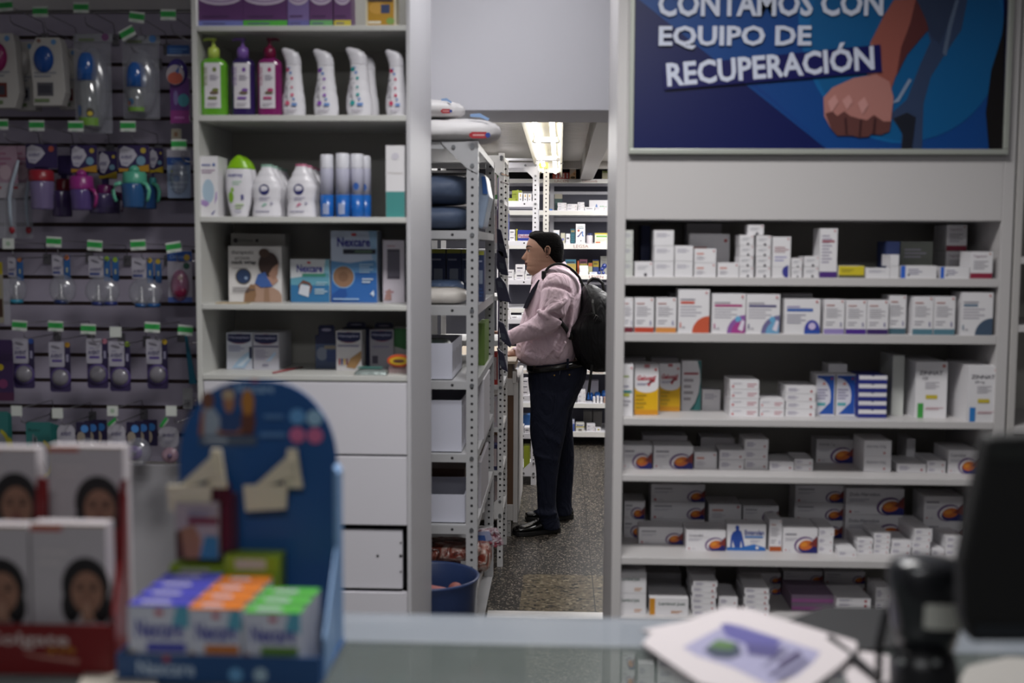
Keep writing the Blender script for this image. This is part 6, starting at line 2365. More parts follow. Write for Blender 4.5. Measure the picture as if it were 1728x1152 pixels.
def head_rings():
    R = []
    for y, xf, xb, hw, ns in smooth_tab(HEAD, 1.0):
        a, b = at(xf, y, YM), at(xb, y, YM)
        cx, rx = (a.x + b.x) / 2, (b.x - a.x) / 2
        g = []
        n = 64
        for i in range(n):
            w = 2 * math.pi * i / n
            w = w + .35 * math.sin(w) * (1 if True else 0) * 0
            c, d = math.cos(w), math.sin(w)
            e = 2.25
            q = (abs(c) ** e + abs(d) ** e) ** (-1 / e)
            x, yy = cx + rx * q * c, hw * q * d
            if c < 0:
                # nose and lips stand out in a narrow ridge at the front; eye sockets sink a little
                sg = .010 if y < 441 else .02
                x -= ns * (1.32 if y < 441 else 1.15) * .00335 * math.exp(-(yy / sg) ** 2)
                if 418 < y < 428:
                    x += .007 * math.exp(-((abs(yy) - .032) / .014) ** 2) * math.exp(-((y - 423) / 3.5) ** 2)
            g.append((x, YM + yy, a.z))
        R.append(g)
    return R[::-1]


def finger(q, base, dirs, lens, r=.0085):
    p = Vector(base)
    path, rs = [p.copy()], [r]
    for d, l in zip(dirs, lens):
        p = p + Vector(d).normalized() * l
        path.append(p.copy())
        rs.append(rs[-1] * .93)
    q.tube(path, rs, SKIN, 10)
    ell3(q, path[-1], rs[-1], rs[-1], rs[-1], SKIN, 10, 6)


q = MB()
q.loft(head_rings(), SKIN)
SH = lambda T, d: [(r[0], r[1] + d, r[2] - d, max(r[3] - .012, .03)) + tuple(r[4:]) for r in T]
body_loft(q, SH(TORSO, 4), SKIN)
body_loft(q, SH(HIPS, 4), SKIN)
body_loft(q, SH(LEG_N[:-1], 6), SKIN)
body_loft(q, SH(LEG_F[:-1], 6), SKIN)
limb(q, [(x, y, Y, r * .8) for x, y, Y, r in ARM_N], SKIN)
limb(q, [(x, y, Y, r * .8) for x, y, Y, r in ARM_F], SKIN)
# near hand: palm and fingers going forward to the shelf
pw = at(857, 572, 6.31)
q.tube([pw + Vector((.02, 0, 0)), pw + Vector((-.01, .0, -.001)), pw + Vector((-.045, .004, -.004)), pw + Vector((-.075, .006, -.008))], [.024, .025, .031, .028], SKIN, 14)
pe = pw + Vector((-.08, .006, -.01))
for k, (dz, l) in enumerate(((.022, .026), (.008, .03), (-.008, .028), (-.022, .022))):
    finger(q, pe + Vector((.004, .012 - .006 * k, dz)), [(-1, .05, .05), (-1, .15, -.35), (-.7, .3, -.9)], [l * 1.2, l, l * .8])
finger(q, pw + Vector((-.03, -.012, .022)), [(-.8, -.3, .5), (-1, 0, .1), (-1, .1, -.2)], [.03, .028, .022], .0105)
# far hand resting on the worktop
pw = at(867, 597.5, 6.6)
zt_ = at(860, 609, 6.3).z
q.tube([pw, pw + Vector((-.03, -.01, -.006)), pw + Vector((-.07, -.02, -.012))], [.026, .028, .024], SKIN, 14)
pe = pw + Vector((-.075, -.02, -.014))
for k, (dy, l) in enumerate(((.028, .024), (.01, .03), (-.009, .028), (-.027, .022))):
    finger(q, pe + Vector((.004, dy, 0)), [(-1, .0, .0), (-1, 0, -.2), (-1, 0, -.4)], [l * 1.2, l, l * .8])
finger(q, pw + Vector((-.025, -.03, -.004)), [(-.7, -.8, 0), (-1, -.3, -.1), (-1, 0, -.1)], [.028, .026, .02], .0105)
o = q.build('body', root)
remesh(o, .0036, 2, .3)

# hair
HAIR = [(391.3, 905, 930, .028), (393, 898, 938, .052), (396, 893.5, 942.5, .066), (400, 893, 946.5, .075), (404, 897.5, 948.5, .080), (408, 900, 950, .082), (412, 901.5, 951, .084), (417, 905, 951.5, .084), (422, 908, 951.5, .083), (426, 909.5, 951.5, .082),
        (429, 918, 951, .081), (434, 925, 950.5, .079), (440, 931, 949.5, .072), (444, 938, 948, .055)]
q = MB()
HM = cloth_mat('black_hair', '040303', 60, .4, .8, 1, 3.5, dist=.5, spec=.08)
body_loft(q, HAIR, HM, 1.5, 3.2, 32)
# front quiff
q.tube([at(894, 399.5, YM - .03), at(896.5, 396, YM - .02), at(904, 394, YM), at(917, 393.5, YM)], [.009, .014, .018, .014], HM, 12)
o = q.build('hair', root)
remesh(o, .004, 3, .4)
# face features
for s in (-1, 1):
    nm = 'near' if s < 0 else 'far'
    p = at(893.2, 423.3, YM + s * .034)
    q = MB()
    ell3(q, (p.x + .004, YM + s * .034, p.z), .0105, .012, .0085, M('c9c0bc', .3), 14, 8)
    ell3(q, (p.x - .0035, YM + s * .037, p.z), .004, .0055, .0058, M('140d0a', .2), 12, 8)
    q.build('eye', root, smooth=True)
    q = MB()
    q.tube([at(889.6, 421.6, YM + s * .026), at(890.6, 420.8, YM + s * .036), at(895, 421, YM + s * .047), at(898.2, 423, YM + s * .055)], [.0016, .0026, .0026, .0014], M('3a241b', .6), 6)
    q.build('eyelid', root, smooth=True)
    q = MB()
    q.tube([at(888.2, 417.6, YM + s * .016), at(888.9, 415.7, YM + s * .03), at(892.5, 414.6, YM + s * .047), at(898, 416.5, YM + s * .062)], [.0022, .0036, .0034, .0016], M('120d0b', .7), 6)
    q.build('eyebrow', root, smooth=True)
    # ear: an open rim around a bowl
    YE = YM + s * .0795
    q = MB()
    p = at(923.6, 424.5, YE)
    EM = M('8c6653', .5)
    rim = [(-.004, -.031), (.004, -.026), (.0115, -.012), (.0155, .006), (.014, .021), (.006, .030), (-.004, .029), (-.011, .021), (-.0125, .008), (-.010, -.006)]
    q.tube([(p.x + a + .0, YE + s * (.008 + .004 * (a > 0)), p.z + b) for a, b in rim], [.004, .0046, .0038, .0036, .0038, .0038, .0036, .0036, .0034, .003], EM, 8)
    ell3(q, (p.x + .001, YE + s * .002, p.z + .002), .011, .005, .024, M('6d4a3c', .6), 14, 8)
    ell3(q, (p.x - .002, YE + s * .0065, p.z + .001), .004, .002, .010, M('2a1712', .7), 10, 6)
    q.build('ear', root, smooth=True)
q = MB()
LP = M('6e3a35', .45)
a = at(886.3, 443.0, YM)
for dz, r in ((0, .0032), (-.0085, .0042)):
    q.tube([(a.x + .012, YM - .026, a.z + dz * .6 - .002), (a.x + .003, YM - .014, a.z + dz - .0), (a.x + .0005, YM, a.z + dz + .0), (a.x + .003, YM + .014, a.z + dz), (a.x + .012, YM + .026, a.z + dz * .6 - .002)],
           [.001, r * .9, r, r * .9, .001], LP, 8)
q.tube([(a.x + .013, YM - .029, a.z - .0055), (a.x + .0, YM - .014, a.z - .0048), (a.x - .0015, YM, a.z - .0045), (a.x + .0, YM + .014, a.z - .0048), (a.x + .013, YM + .029, a.z - .0055)], .0013, M('1f0f0d', .7), 6)
q.build('lips', root, smooth=True)

# shirt
q = MB()
body_loft(q, TORSO, SHIRT, 4)
# belly overhang
limb(q, ARM_N, SHIRT, 20)
limb(q, ARM_F, SHIRT, 20)
# fold ridges that the cloth shows
for pts in ([(957, 503, 6.245, .013), (948, 512, 6.225, .016), (934, 520, 6.21, .016), (918, 527, 6.213, .012)], [(906, 523, 6.235, .012), (917, 531, 6.21, .017), (926, 536, 6.205, .012)],
            [(893, 545, 6.25, .011), (901, 552, 6.225, .016), (915, 556, 6.215, .012)], [(880, 553, 6.265, .009), (886, 560, 6.25, .012)],
            [(962, 480, 6.33, .012), (966, 500, 6.33, .012), (965, 535, 6.33, .012), (958, 570, 6.32, .011)], [(945, 560, 6.32, .012), (935, 582, 6.31, .014), (922, 602, 6.31, .012)],
            [(955, 575, 6.315, .011), (948, 590, 6.31, .012), (940, 603, 6.31, .010)], [(885, 596, 6.36, .01), (900, 603, 6.325, .012), (920, 604, 6.315, .01)]):
    limb(q, pts, SHIRT, 10)
o = q.build('shirt', root)
remesh(o, .0085, 5, .5)
# cuff of the near sleeve
q = MB()
a, b = at(864, 569, 6.305), at(856, 572, 6.305)
q.tube([a, b], [.043, .041], SHIRT, 20)
q.build('cuff', root, smooth=True)
# collar: a tilted band with two points
q = MB()
up = ringpx(463.5, 899, 953, .076, n=36, yb=441)
md = ringpx(471, 897, 957, .090, n=36, yb=448)
lo = ringpx(479, 896, 962, .118, n=36, yb=456)
q.loft([lo, md, up], SHIRT, False)
q.build('collar', root, smooth=True, solid=.004)
q = MB()
for s in (-1, 1):
    pts = [at(904, 467, 0 + YM), at(911, 472, YM), at(907, 486, YM), at(899.5, 476, YM)]
    Yq = YM + s * .085
    q.add([(p.x, Yq + s * (.03 if i in (1, 2) else 0) - .002, p.z) for i, p in enumerate(pts)] + [(p.x, Yq + s * (.03 if i in (1, 2) else 0) + .002, p.z) for i, p in enumerate(pts)],
          [(0, 3, 2, 1), (4, 5, 6, 7), (0, 1, 5, 4), (1, 2, 6, 5), (2, 3, 7, 6), (3, 0, 4, 7)], SHIRT)
q.build('collar_point', root)
# necktie hanging down the chest front
q = MB()
TI = M('141829', .6)
tp = [at(x, y, YM - .11) for x, y in ((909, 471), (914, 474), (904, 489), (896, 505), (889, 520), (883, 519), (889, 504), (897, 488))]
q.prism([(p.x, p.z) for p in tp], YM - .155, YM - .02, TI)
q.build('necktie', root, bevel=.002)
# shirt pocket, buttons
q = MB()
body_loft(q, HIPS, DENIM, 4)
body_loft(q, LEG_N, DENIM, 6)
body_loft(q, LEG_F, DENIM, 6)
for pts in ([(899, 762, 6.35, .012), (908, 769, 6.325, .013), (925, 774, 6.32, .012), (942, 776, 6.335, .01)], [(905, 720, 6.34, .014), (925, 735, 6.32, .016), (945, 750, 6.33, .014)], [(900, 862, 6.35, .012), (922, 868, 6.325, .016), (940, 866, 6.34, .012)]):
    limb(q, pts, DENIM, 10)
o = q.build('jeans', root)
remesh(o, .010, 6, .5)
q = MB()
ST = M('5d6070', .6)
for pts in ([(946, 621), (944, 632), (940, 645), (935, 660), (931, 672)], [(946, 621), (930, 618)]):
    q.tube([at(x, y, 6.325) + Vector((0, -.004, 0)) for x, y in pts[:2]], .0012, ST, 5)
for x, y in ((935.5, 633), (961, 632)):
    p = at(x, y, 6.318)
    q.tube([p, p + Vector((0, -.004, 0))], .0045, M('b08a3c', .3, .7), 8)
q.build('rivet', root)
# belt
q = MB()
T0 = ringpx(617, 889, 987, .197, n=40, yb=603)
T1 = ringpx(626, 890, 989, .200, n=40, yb=613)
q.loft([T1, T0], M('0c0b0c', .25), False)
q.build('belt', root, smooth=True, solid=.006)
q = MB()
p = at(906, 619, 6.4)
q.box(p.x - .02, p.x + .014, 6.372, 6.378, p.z - .018, p.z + .016, M('4a4334', .3, .7))
q.box(p.x - .013, p.x + .007, 6.370, 6.373, p.z - .011, p.z + .009, M('131112', .4))
q.build('belt_buckle', root, bevel=.002)
for x in (958,):
    p = at(x, 611, 6.315)
    q = MB().box(p.x - .007, p.x + .007, 6.309, 6.316, p.z - .035, p.z + .02, DENIM)
    q.build('belt_loop', root, bevel=.002)


def shoe(heel, toe, name='shoe'):
    """heel and toe: floor points"""
    h, t_ = Vector(heel), Vector(toe)
    d = (t_ - h)
    L_ = d.length
    d.normalize()
    w = Vector((-d.y, d.x, 0))
    if w.y < 0:
        w = -w
    tab = [(0, .026, .050, .016), (.04, .034, .062, .022), (.15, .036, .075, .024), (.3, .034, .082, .022), (.42, .038, .074, .019), (.55, .045, .060, .016), (.7, .049, .050, .015), (.83, .045, .044, .016), (.93, .034, .036, .018), (1, .014, .024, .016)]
    q = MB()
    rings, srings = [], []
    for t, hw, hh, sh_ in smooth_tab(tab, .04):
        c = h + d * (L_ * t)
        g = []
        for k in range(18):
            a = 2 * math.pi * k / 18
            x, z = math.cos(a), math.sin(a)
            zz = .017 + (hh - .008) * (.5 + .5 * z) if True else 0
            kk = 1 - .35 * max(0, z)
            g.append(tuple(c + w * (hw * x * kk) + Vector((0, 0, zz + .004))))
        rings.append(g)
        hw2 = hw + .004
        srings.append([tuple(c + w * s * hw2 + Vector((0, 0, zz))) for s, zz in ((-1, .002), (1, .002), (1, .026 if t > .25 else .032), (-1, .026 if t > .25 else .032))])
    q.loft(rings, M('0c0b0b', .18, coat=.6))
    o = q.build(name, root, smooth=True)
    q = MB()
    q.loft(srings, M('0a0a0a', .5))
    q.build('shoe_sole', root, bevel=.003)
    q = MB()
    for k in range(4):
        c = h + d * (L_ * (.42 + .055 * k)) + Vector((0, 0, .086 - .009 * k))
        q.tube([c - w * .02, c + Vector((0, 0, .006)), c + w * .02], .0026, M('050505', .6), 6)
    c = h + d * (L_ * .44) + Vector((0, 0, .092))
    for s in (-1, 1):
        q.tube([c, c + w * s * .02 + Vector((-.004, 0, .014)), c + w * s * .035 + Vector((0, 0, .004)), c + w * s * .015], .0022, M('050505', .6), 6)
    q.build('shoe_laces', root, smooth=True)


shoe((atz(943, 894, 0).x, 6.43, 0), (atz(868, 893, 0).x - .005, 6.31, 0))
shoe((atz(966, 870, 0).x + .0, 6.75, 0), (at(884, 866, 6.68).x, 6.68, 0))

# backpack (carried: a thing of its own)
t = thing('backpack', (at(1005, 560, YM).x, YM, at(1000, 622, YM).z), 'large black nylon backpack worn by the man in the pink shirt', 'backpack')
q = MB()
PK = [(480, 986, 1002, .06), (486, 983, 1012, .10), (494, 981, 1024, .135), (506, 980, 1034, .16), (520, 978, 1038, .175), (534, 972, 1040, .19), (545, 962, 1041, .20), (552, 951, 1041, .203), (564, 953, 1041, .203), (582, 961, 1040, .20),
      (598, 969, 1037, .19), (613, 979, 1034, .17), (624, 994, 1030, .13)]
body_loft(q, PK, BAG, 3, 2.8)
o = q.build('main_bag', t)
remesh(o, .011, 3, .5)
q = MB()
P2 = [(500, 1010, 1052, .09), (510, 1004, 1056, .12), (540, 1000, 1060, .13), (580, 1000, 1060, .13), (605, 1006, 1052, .12), (612, 1012, 1046, .09)]
body_loft(q, P2, BAG, 4, 2.8)
q.build('front_pocket', t, smooth=True)
SM = M('0b0b0c', .6)
q = MB()


def strap(q, pts, w, th=.006, m=SM):
    """flat band through (px,py,Y) lying across w metres"""
    P = [at(x, y, Y) for x, y, Y in pts]
    rings = []
    for i, p in enumerate(P):
        d = (P[min(i + 1, len(P) - 1)] - P[max(i - 1, 0)]).normalized()
        n_ = Vector((0, 1, 0))
        u = n_ - d * n_.dot(d)
        u.normalize()
        v = d.cross(u)
        rings.append([tuple(p + u * w / 2 * a + v * th / 2 * b) for a, b in ((-1, -1), (1, -1), (1, 1), (-1, 1))])
    q.loft(rings, m)


SP = [(984, 482, 6.40, 0), (977, 467, 6.40, 0), (966, 455, 6.385, 0), (954, 447.5, 6.38, 0), (942, 445, 6.38, 0), (931, 447.5, 6.385, 0), (923, 454, 6.39, 0), (918, 463, 6.39, 0), (914, 471, 6.40, 0)]
strap(q, [(r[1], r[2], r[3]) for r in smooth_tab([(i, a, b, c) for i, (a, b, c, _) in enumerate(SP)], .5)], .055, .013)
q.build('shoulder_strap', t, smooth=False, bevel=.003)
q = MB()
strap(q, [(984, 482, 6.64), (977, 467, 6.65), (962, 453, 6.66), (945, 447, 6.66), (928, 450, 6.65), (914, 466, 6.64)], .055, .013)
q.build('shoulder_strap', t, bevel=.003)
q = MB()
p = at(918, 463, 6.34)
q.box(p.x - .014, p.x + .012, 6.335, 6.36, p.z - .026, p.z + .02, M('070708', .35))
q.build('buckle', t, bevel=.005)
q = MB()
strap(q, [(938, 533, 6.30), (946, 543, 6.31), (954, 553, 6.33), (962, 566, 6.36)], .03, .004)
q.tube([at(938, 532, 6.303), at(947, 544, 6.303), at(957, 557, 6.325), at(964, 570, 6.36)], [.012, .012, .013, .016], SM, 8)
q.build('lower_strap', t)
q = MB().tube([at(990, 484, 6.5), at(993, 475, 6.5), at(1000, 470, 6.5), at(1010, 471, 6.5), at(1017, 478, 6.5), at(1019, 490, 6.5), at(1016, 500, 6.5)], .0095, SM, 10)
q.build('top_handle', t, smooth=True)
q = MB()
q.prism([(at(x, y, 6.33).x, at(x, y, 6.33).z) for x, y in ((997, 615), (1001, 616), (996, 662), (991, 661))], 6.328, 6.332, SM)
q.tube([at(x, y, 6.33) for x, y in ((992, 660), (989.5, 673), (990.5, 675), (995, 675), (996, 673), (995, 661))], .003, M('0d0d0e', .4), 6)
q.build('strap_end', t)
q = MB().tube([at(1002, 539, 6.32), at(1006, 531, 6.315), at(1009, 534, 6.315), at(1004, 542, 6.32)], .0022, M('9a9a98', .25, .9), 6)
q.build('steel_ring', t, smooth=True)
q = MB()
strap(q, [(985, 533, 6.338), (997, 529, 6.325), (1004, 532, 6.322), (1014, 541, 6.322)], .01, .012)
strap(q, [(1002, 496, 6.41), (1000, 512, 6.35), (1003, 530, 6.325)], .012, .012)
q.build('side_strap', t)
q = MB().tube([at(978, 476, 6.392), at(986, 480, 6.38), at(992, 490, 6.375), at(994, 500, 6.37)], .0025, M('5a5a5c', .5), 6)
q.build('piping', t, smooth=True)
# ================================================================== glass counter
ZC = 1.0
t = thing('glass_counter', (.1, 1.55, 0), 'glass-topped shop counter in the foreground', 'counter')
YF = atz(864, 1038, ZC).y
YN = atz(864, 1086, ZC).y
XL, XR = -1.7, 2.0
MB().box(XL, XR, 1.15, YN, ZC - .008, ZC, sheet_mat('counter_glass', '6d7572', .24, .08, .05)).build('glass_top', t)
MB().box(XL, XR, YN + .0005, YF, ZC - .008, ZC, sheet_mat('reflection_band_glass', '828890', .54, .3, .07)).build('rear_reflection_strip', t, bevel=.002)  # pale semi-opaque strip stands in for a reflection on the counter glass
MB().box(XL, XR, YF - .02, YF - .012, .06, ZC - .009, sheet_mat('rear_pane_glass', '5d6663', .16, .1, .03)).build('rear_pane', t)
xd = at(889, 1120, YF - .01).x
MB().box(XL, xd, YF - .034, YF - .026, .06, ZC - .009, sheet_mat('sliding_pane_glass', '5a625f', .5, .3, .05)).build('sliding_door', t)
MB().box(XL, XR, 1.15, 1.17, 0, ZC - .009, M('8f9294', .4)).build('front_panel', t)
MB().box(XL, XL + .03, 1.17, YF - .036, 0, ZC - .009, M('8f9294', .3, .5)).box(XR - .03, XR, 1.17, YF - .036, 0, ZC - .009, M('8f9294', .3, .5)).build('end_frame', t)
MB().box(XL + .03, XR - .03, 1.17, YF - .036, .02, .06, M('5f5f60', .5)).build('base', t)
ZT = ZC + .0005

# ---------------------------------------------------------------- sheets of paper


def sheet(pts, z, m, name, label, group=None, th=.002, art=None):
    P = [atz(x, y, z) for x, y in pts]
    q = MB()
    n = len(P)
    q.add([(p.x, p.y, z - th) for p in P] + [(p.x, p.y, z) for p in P], [tuple(range(n)), tuple(range(2 * n - 1, n - 1, -1))] + [(i, i + n, (i + 1) % n + n, (i + 1) % n) for i in range(n)], m)
    if art:
        k = 1
        for pp_, c in art:
            R = [atz(x, y, z) for x, y in pp_]
            q.add([(p.x, p.y, z + .0004 * k) for p in R], [tuple(range(len(R)))], c)
            k += 1
    o = q.build(name)
    return tag(o, label, 'paper', group)


PPR = M('a8a1a3', .65)
GS = 'loose white paper sheets on the glass counter'
lower = [((1262 + 0, 1000), 'x')]
sheet([(1082, 1062), (1215, 1036), (1300, 1042), (1420, 1092), (1400, 1135), (1230, 1100)], ZT + .004, PPR, 'paper_sheet', 'white sheet lying under the printed one on the glass counter', GS)
art = [([(1152, 1092), (1228, 1052), (1250, 1055), (1385, 1100), (1372, 1118), (1345, 1140), (1300, 1158), (1240, 1128), (1175, 1106)], '807e98'),
       ([(1216, 1054), (1228, 1052), (1320, 1080), (1302, 1096), (1262, 1088), (1225, 1074)], '46437a'), ([(1188, 1098), (1208, 1082), (1245, 1086), (1252, 1104), (1232, 1112), (1205, 1110)], '1e2a3e'),
       ([(1194, 1092), (1212, 1080), (1240, 1086), (1236, 1098), (1215, 1096)], '3b5a2c'), ([(1258, 1086), (1320, 1092), (1306, 1110), (1262, 1104)], '3a3666'), ([(1312, 1120), (1345, 1100), (1352, 1104), (1322, 1126)], '281c44'),
       ([(1296, 1138), (1352, 1106), (1356, 1108), (1303, 1142)], '55526e'), ([(1282, 1130), (1296, 1122), (1330, 1098), (1326, 1096)], '55526e'), ([(1310, 1148), (1362, 1114), (1366, 1116), (1318, 1151)], '55526e')]
sheet([(1084, 1085), (1098, 1068), (1222, 1024), (1262, 1026), (1445, 1082), (1446, 1094), (1420, 1120), (1330, 1190), (1180, 1152)], ZT + .016, PPR, 'paper_sheet', 'white sheet with blurred blue and green print on the glass counter', GS, .006, art)
sheet([(1452, 1098), (1500, 1105), (1500, 1175), (1440, 1170), (1418, 1120)], ZT + .003, PPR, 'paper_sheet', 'small white paper corner between the printed sheet and the scanner', GS)
sheet([(1600, 1180), (1632, 1124), (1700, 1108), (1790, 1112), (1790, 1185)], ZT + .004, M('8d8a86', .6), 'paper_sheet', 'greyish sheet in front of the black monitor', GS)
sheet([(1318, 1050), (1392, 1022), (1530, 1024), (1545, 1088), (1450, 1096), (1405, 1068)], ZT + .006, M('0b0b0e', .65), 'mouse_pad', 'black mouse mat behind the printed sheet', None, .004)
bpy.data.objects['mouse_pad']['category'] = 'mat'
sheet([(120, 1190), (140, 1136), (262, 1128), (270, 1185)], ZT + .004, M('a09a90', .6), 'paper_sheet', 'beige card at the foot of the red toothpaste display', GS)

# ---------------------------------------------------------------- barcode scanner on its stand
BK = M('101013', .35)
BK2 = M('17181c', .3, coat=.3)
YB2 = 1.52
t = thing('barcode_scanner', (at(1560, 1100, YB2).x, YB2, ZC), 'black barcode scanner with silver band upright in its stand', 'scanner')


def sec(px, py, rx, Y, ry, n=24, e=2.6):
    p = at(px, py, Y)
    r = rx / F * Y
    g = []
    for i in range(n):
        a = 2 * math.pi * i / n
        c, d = math.cos(a), math.sin(a)
        k = (abs(c) ** e + abs(d) ** e) ** (-1 / e)
        g.append((p.x + r * k * c, Y + ry * k * d, p.z))
    return g


q = MB()
q.loft([sec(1562, y, r, YB2, d) for y, r, d in ((1090, 46, .03), (1050, 58, .034), (1003, 62, .036), (975, 64, .038), (955, 60, .036), (943, 48, .03), (938, 28, .018))], BK2)
q.build('head', t, smooth=True)
q = MB()
q.loft([sec(1590, y, 50, YB2 - .005, .036, e=4) for y in (1049, 1045, 1012, 1008)], M('b9b9b0', .4))
q.build('silver_band', t, bevel=.002)
q = MB()
q.loft([sec(1560, y, r, YB2, d) for y, r, d in ((1180, 60, .045), (1150, 56, .04), (1120, 54, .038), (1088, 44, .03))], BK)
q.build('handle', t, smooth=True)
p = at(1556, 1100, YB2)
q = MB().lathe([(0, ZT), (.07, ZT), (.072, ZT + .01), (.05, ZT + .022), (.03, ZT + .04), (.028, p.z)], p.x, YB2, BK, n=28)
q.build('stand', t, smooth=True)
for x in (1521, 1580):
    p = at(x, 1118, YB2 - .05)
    ell3(MB(), p, .005, .003, .004, M('7d8080', .3)).build('stand_glint', t, smooth=True)  # pale grey bead drawn as a highlight on the black scanner base
q = MB().tube([at(1510, 1010, 1.55), at(1494, 1040, 1.56), at(1484, 1085, 1.56), (at(1484, 1125, 1.6).x, 1.6, ZT + .01), (at(1440, 1110, 1.68).x, 1.68, ZT + .012), (at(1400, 1085, 1.75).x, 1.75, ZT + .016)], .006, BK, 8)
q.build('cable', t, smooth=True)

# ---------------------------------------------------------------- monitor
YMo = 1.36
t = thing('monitor', (at(1760, 950, YMo).x, YMo + .02, ZC), 'black monitor cut off by the right edge of the picture', 'monitor')
poly_ = [(1668, 737), (2010, 728), (2010, 1085), (1640, 1085), (1626, 1040), (1624, 950)]
q = MB().prism([(at(x, y, YMo).x, at(x, y, YMo).z) for x, y in poly_], YMo, YMo + .035, M('030303', .6))
q.build('housing', t, bevel=.006)
q = MB()
a, b = at(1672, 775, YMo), at(1990, 757, YMo)
q.box(a.x, b.x, YMo - .003, YMo, a.z, b.z, M('1b1e1c', .5))
q.build('vent_strip', t)
q = MB()
a, b = at(1645, 1072, YMo), at(1990, 1060, YMo)
q.box(a.x, b.x, YMo - .004, YMo, a.z, b.z, M('1e2227', .45))
q.build('lower_bezel', t)
xc = at(1960, 900, YMo).x
q = MB().box(xc - .03, xc + .03, YMo + .036, YMo + .06, ZT, at(1700, 900, YMo).z, M('0b0b0c', .5))
q.box(xc - .11, xc + .11, YMo - .02, YMo + .14, ZT, ZT + .012, M('0b0b0c', .5))
q.build('stand', t, bevel=.003)

# ---------------------------------------------------------------- blue plaster display
YB_ = 1.745
t = thing('counter_display', (at(420, 1000, YB_).x, 1.65, ZC), 'blue arched cardboard plaster display stand on the counter', 'display stand')
DB = M('1b4c84', .4)
EDG = M('6d8fb8', .5)
X0_, X1_ = at(302, 800, YB_).x, at(569, 800, YB_).x
zt = at(435, 641, YB_).z
zs0 = at(435, 790, YB_).z
pts = [(X0_, ZT), (X0_, zs0)]
for i in range(1, 24):
    a = math.pi * i / 24
    pts.append(((X0_ + X1_) / 2 - (X1_ - X0_) / 2 * abs(math.cos(a)) ** .85 * (1 if math.cos(a) > 0 else -1), zs0 + (zt - zs0) * math.sin(a) ** .9))
pts += [(X1_, zs0), (X1_, ZT)]
q = MB().prism(pts, YB_, YB_ + .005, DB)
A = Art(q, X0_, X1_, ZT, zt, YB_)


def bp(x, y):
    p = at(x, y, YB_)
    return ((p.x - X0_) / (X1_ - X0_), (p.z - ZT) / (zt - ZT))


def bpoly(pts_, c):
    A.poly([bp(*k) for k in pts_], c)


def btext(s, xa, xb, yb, yt, c, bold=.02):
    u, v = bp(xa, yb)
    u2, _ = bp(xb, yb)
    _, v2 = bp(xa, yt)
    A.text(s, u, v, v2 - v, c, u2 - u, bold)


btext('Nexcare', 398, 462, 662, 647, '8fb0d0')
bpoly([(424, 640), (436, 640), (436, 644), (424, 644)], 'a83a4a')
# three people on the print
bpoly([(338, 700), (345, 680), (352, 676), (362, 690), (372, 705), (372, 735), (336, 735)], '8e9aa8')
bpoly([(336, 722), (340, 695), (346, 690), (344, 735), (336, 735)], '8a5840')
A.ell(*bp(351, 675), .04, .035, '6b4434')
bpoly([(372, 702), (380, 695), (396, 695), (408, 704), (412, 728), (372, 730)], '23406f')
A.ell(*bp(387, 676), .035, .045, '9a6a4c')
A.ell(*bp(386, 665), .04, .02, 'b09a7c')
bpoly([(368, 722), (380, 728), (400, 728), (412, 716), (412, 732), (368, 732)], '8a5a44')
bpoly([(408, 700), (416, 668), (428, 676), (432, 712), (428, 732), (408, 732)], '5c3428')
A.ell(*bp(419, 678), .04, .05, 'a8702c')
bpoly([(338, 735), (434, 735), (434, 750), (338, 750)], '4a5668')
bpoly([(346, 738), (385, 738), (385, 746), (346, 746)], '8e98a6')
for x, y, c in ((503, 702, '5b93c6'), (532, 704, '8fb4cc'), (503, 733, 'c0648c'), (533, 734, 'c0648c')):
    A.circ(*bp(x, y), .05, c)
for x0, x1, y0, y1 in ((447, 480, 698, 705), (440, 484, 728, 736)):
    bpoly([(x0, y1), (x1, y1), (x1, y0), (x0, y0)], '4f78a8')
q.build('back_board', t)
# light cut edge around the right side
q = MB()
ex = at(571, 900, YB_).x
q.prism([(X1_, ZT), (X1_ + .007, ZT), (X1_ + .007, zs0), (X1_, zs0 + .01)], YB_ - .03, YB_ + .006, EDG)
q.build('edge', t)
q = MB()
a = [(at(x, y, YB_ - .06).x, at(x, y, YB_ - .06).z) for x, y in ((566, 905), (572, 1000), (556, 1100))]
q.add([(X1_, YB_, a[0][1]), (X1_ + .003, YB_, a[0][1]), (at(545, 1100, 1.58).x + .003, 1.58, ZT + .06), (at(545, 1100, 1.58).x, 1.58, ZT + .06), (X1_, YB_, ZT), (X1_ + .003, YB_, ZT), (at(545, 1100, 1.58).x + .003, 1.58, ZT), (at(545, 1100, 1.58).x, 1.58, ZT)],
      [(0, 1, 2, 3), (4, 7, 6, 5), (0, 3, 7, 4), (1, 5, 6, 2), (0, 4, 5, 1), (2, 6, 7, 3)], EDG)
q.build('side_wing', t)
YT_ = 1.556
xa, xb = at(196, 1100, YT_).x, at(540, 1100, YT_).x
ztr = at(350, 1106, YT_).z
q = MB().box(xa, xb, YT_, YT_ + .003, ZT, ztr, M('17406f', .4))
A2 = Art(q, xa, xb, ZT, ztr, YT_)


def tp_(x, y):
    p = at(x, y, YT_)
    return ((p.x - xa) / (xb - xa), (p.z - ZT) / (ztr - ZT))


u, v = tp_(232, 1139)
u2, v2 = tp_(328, 1116)
A2.text('Nexcare', u, v, v2 - v, 'a3b4c6', u2 - u, .02)
A2.circ(*tp_(281, 1111), .018, '8f2f3c')
for x, c in ((398, '5b8fb8'), (440, '8fa6b4')):
    A2.circ(*tp_(x, 1138), .035, c)
q.build('tray_front', t)
q = MB().box(xa, xa + .003, YT_ + .003, YB_ - .001, ZT, ztr, M('17406f', .4)).box(xa, xb, YT_ + .003, YB_ - .001, ZT, ZT + .002, M('17406f', .4))
q.build('tray_side', t)
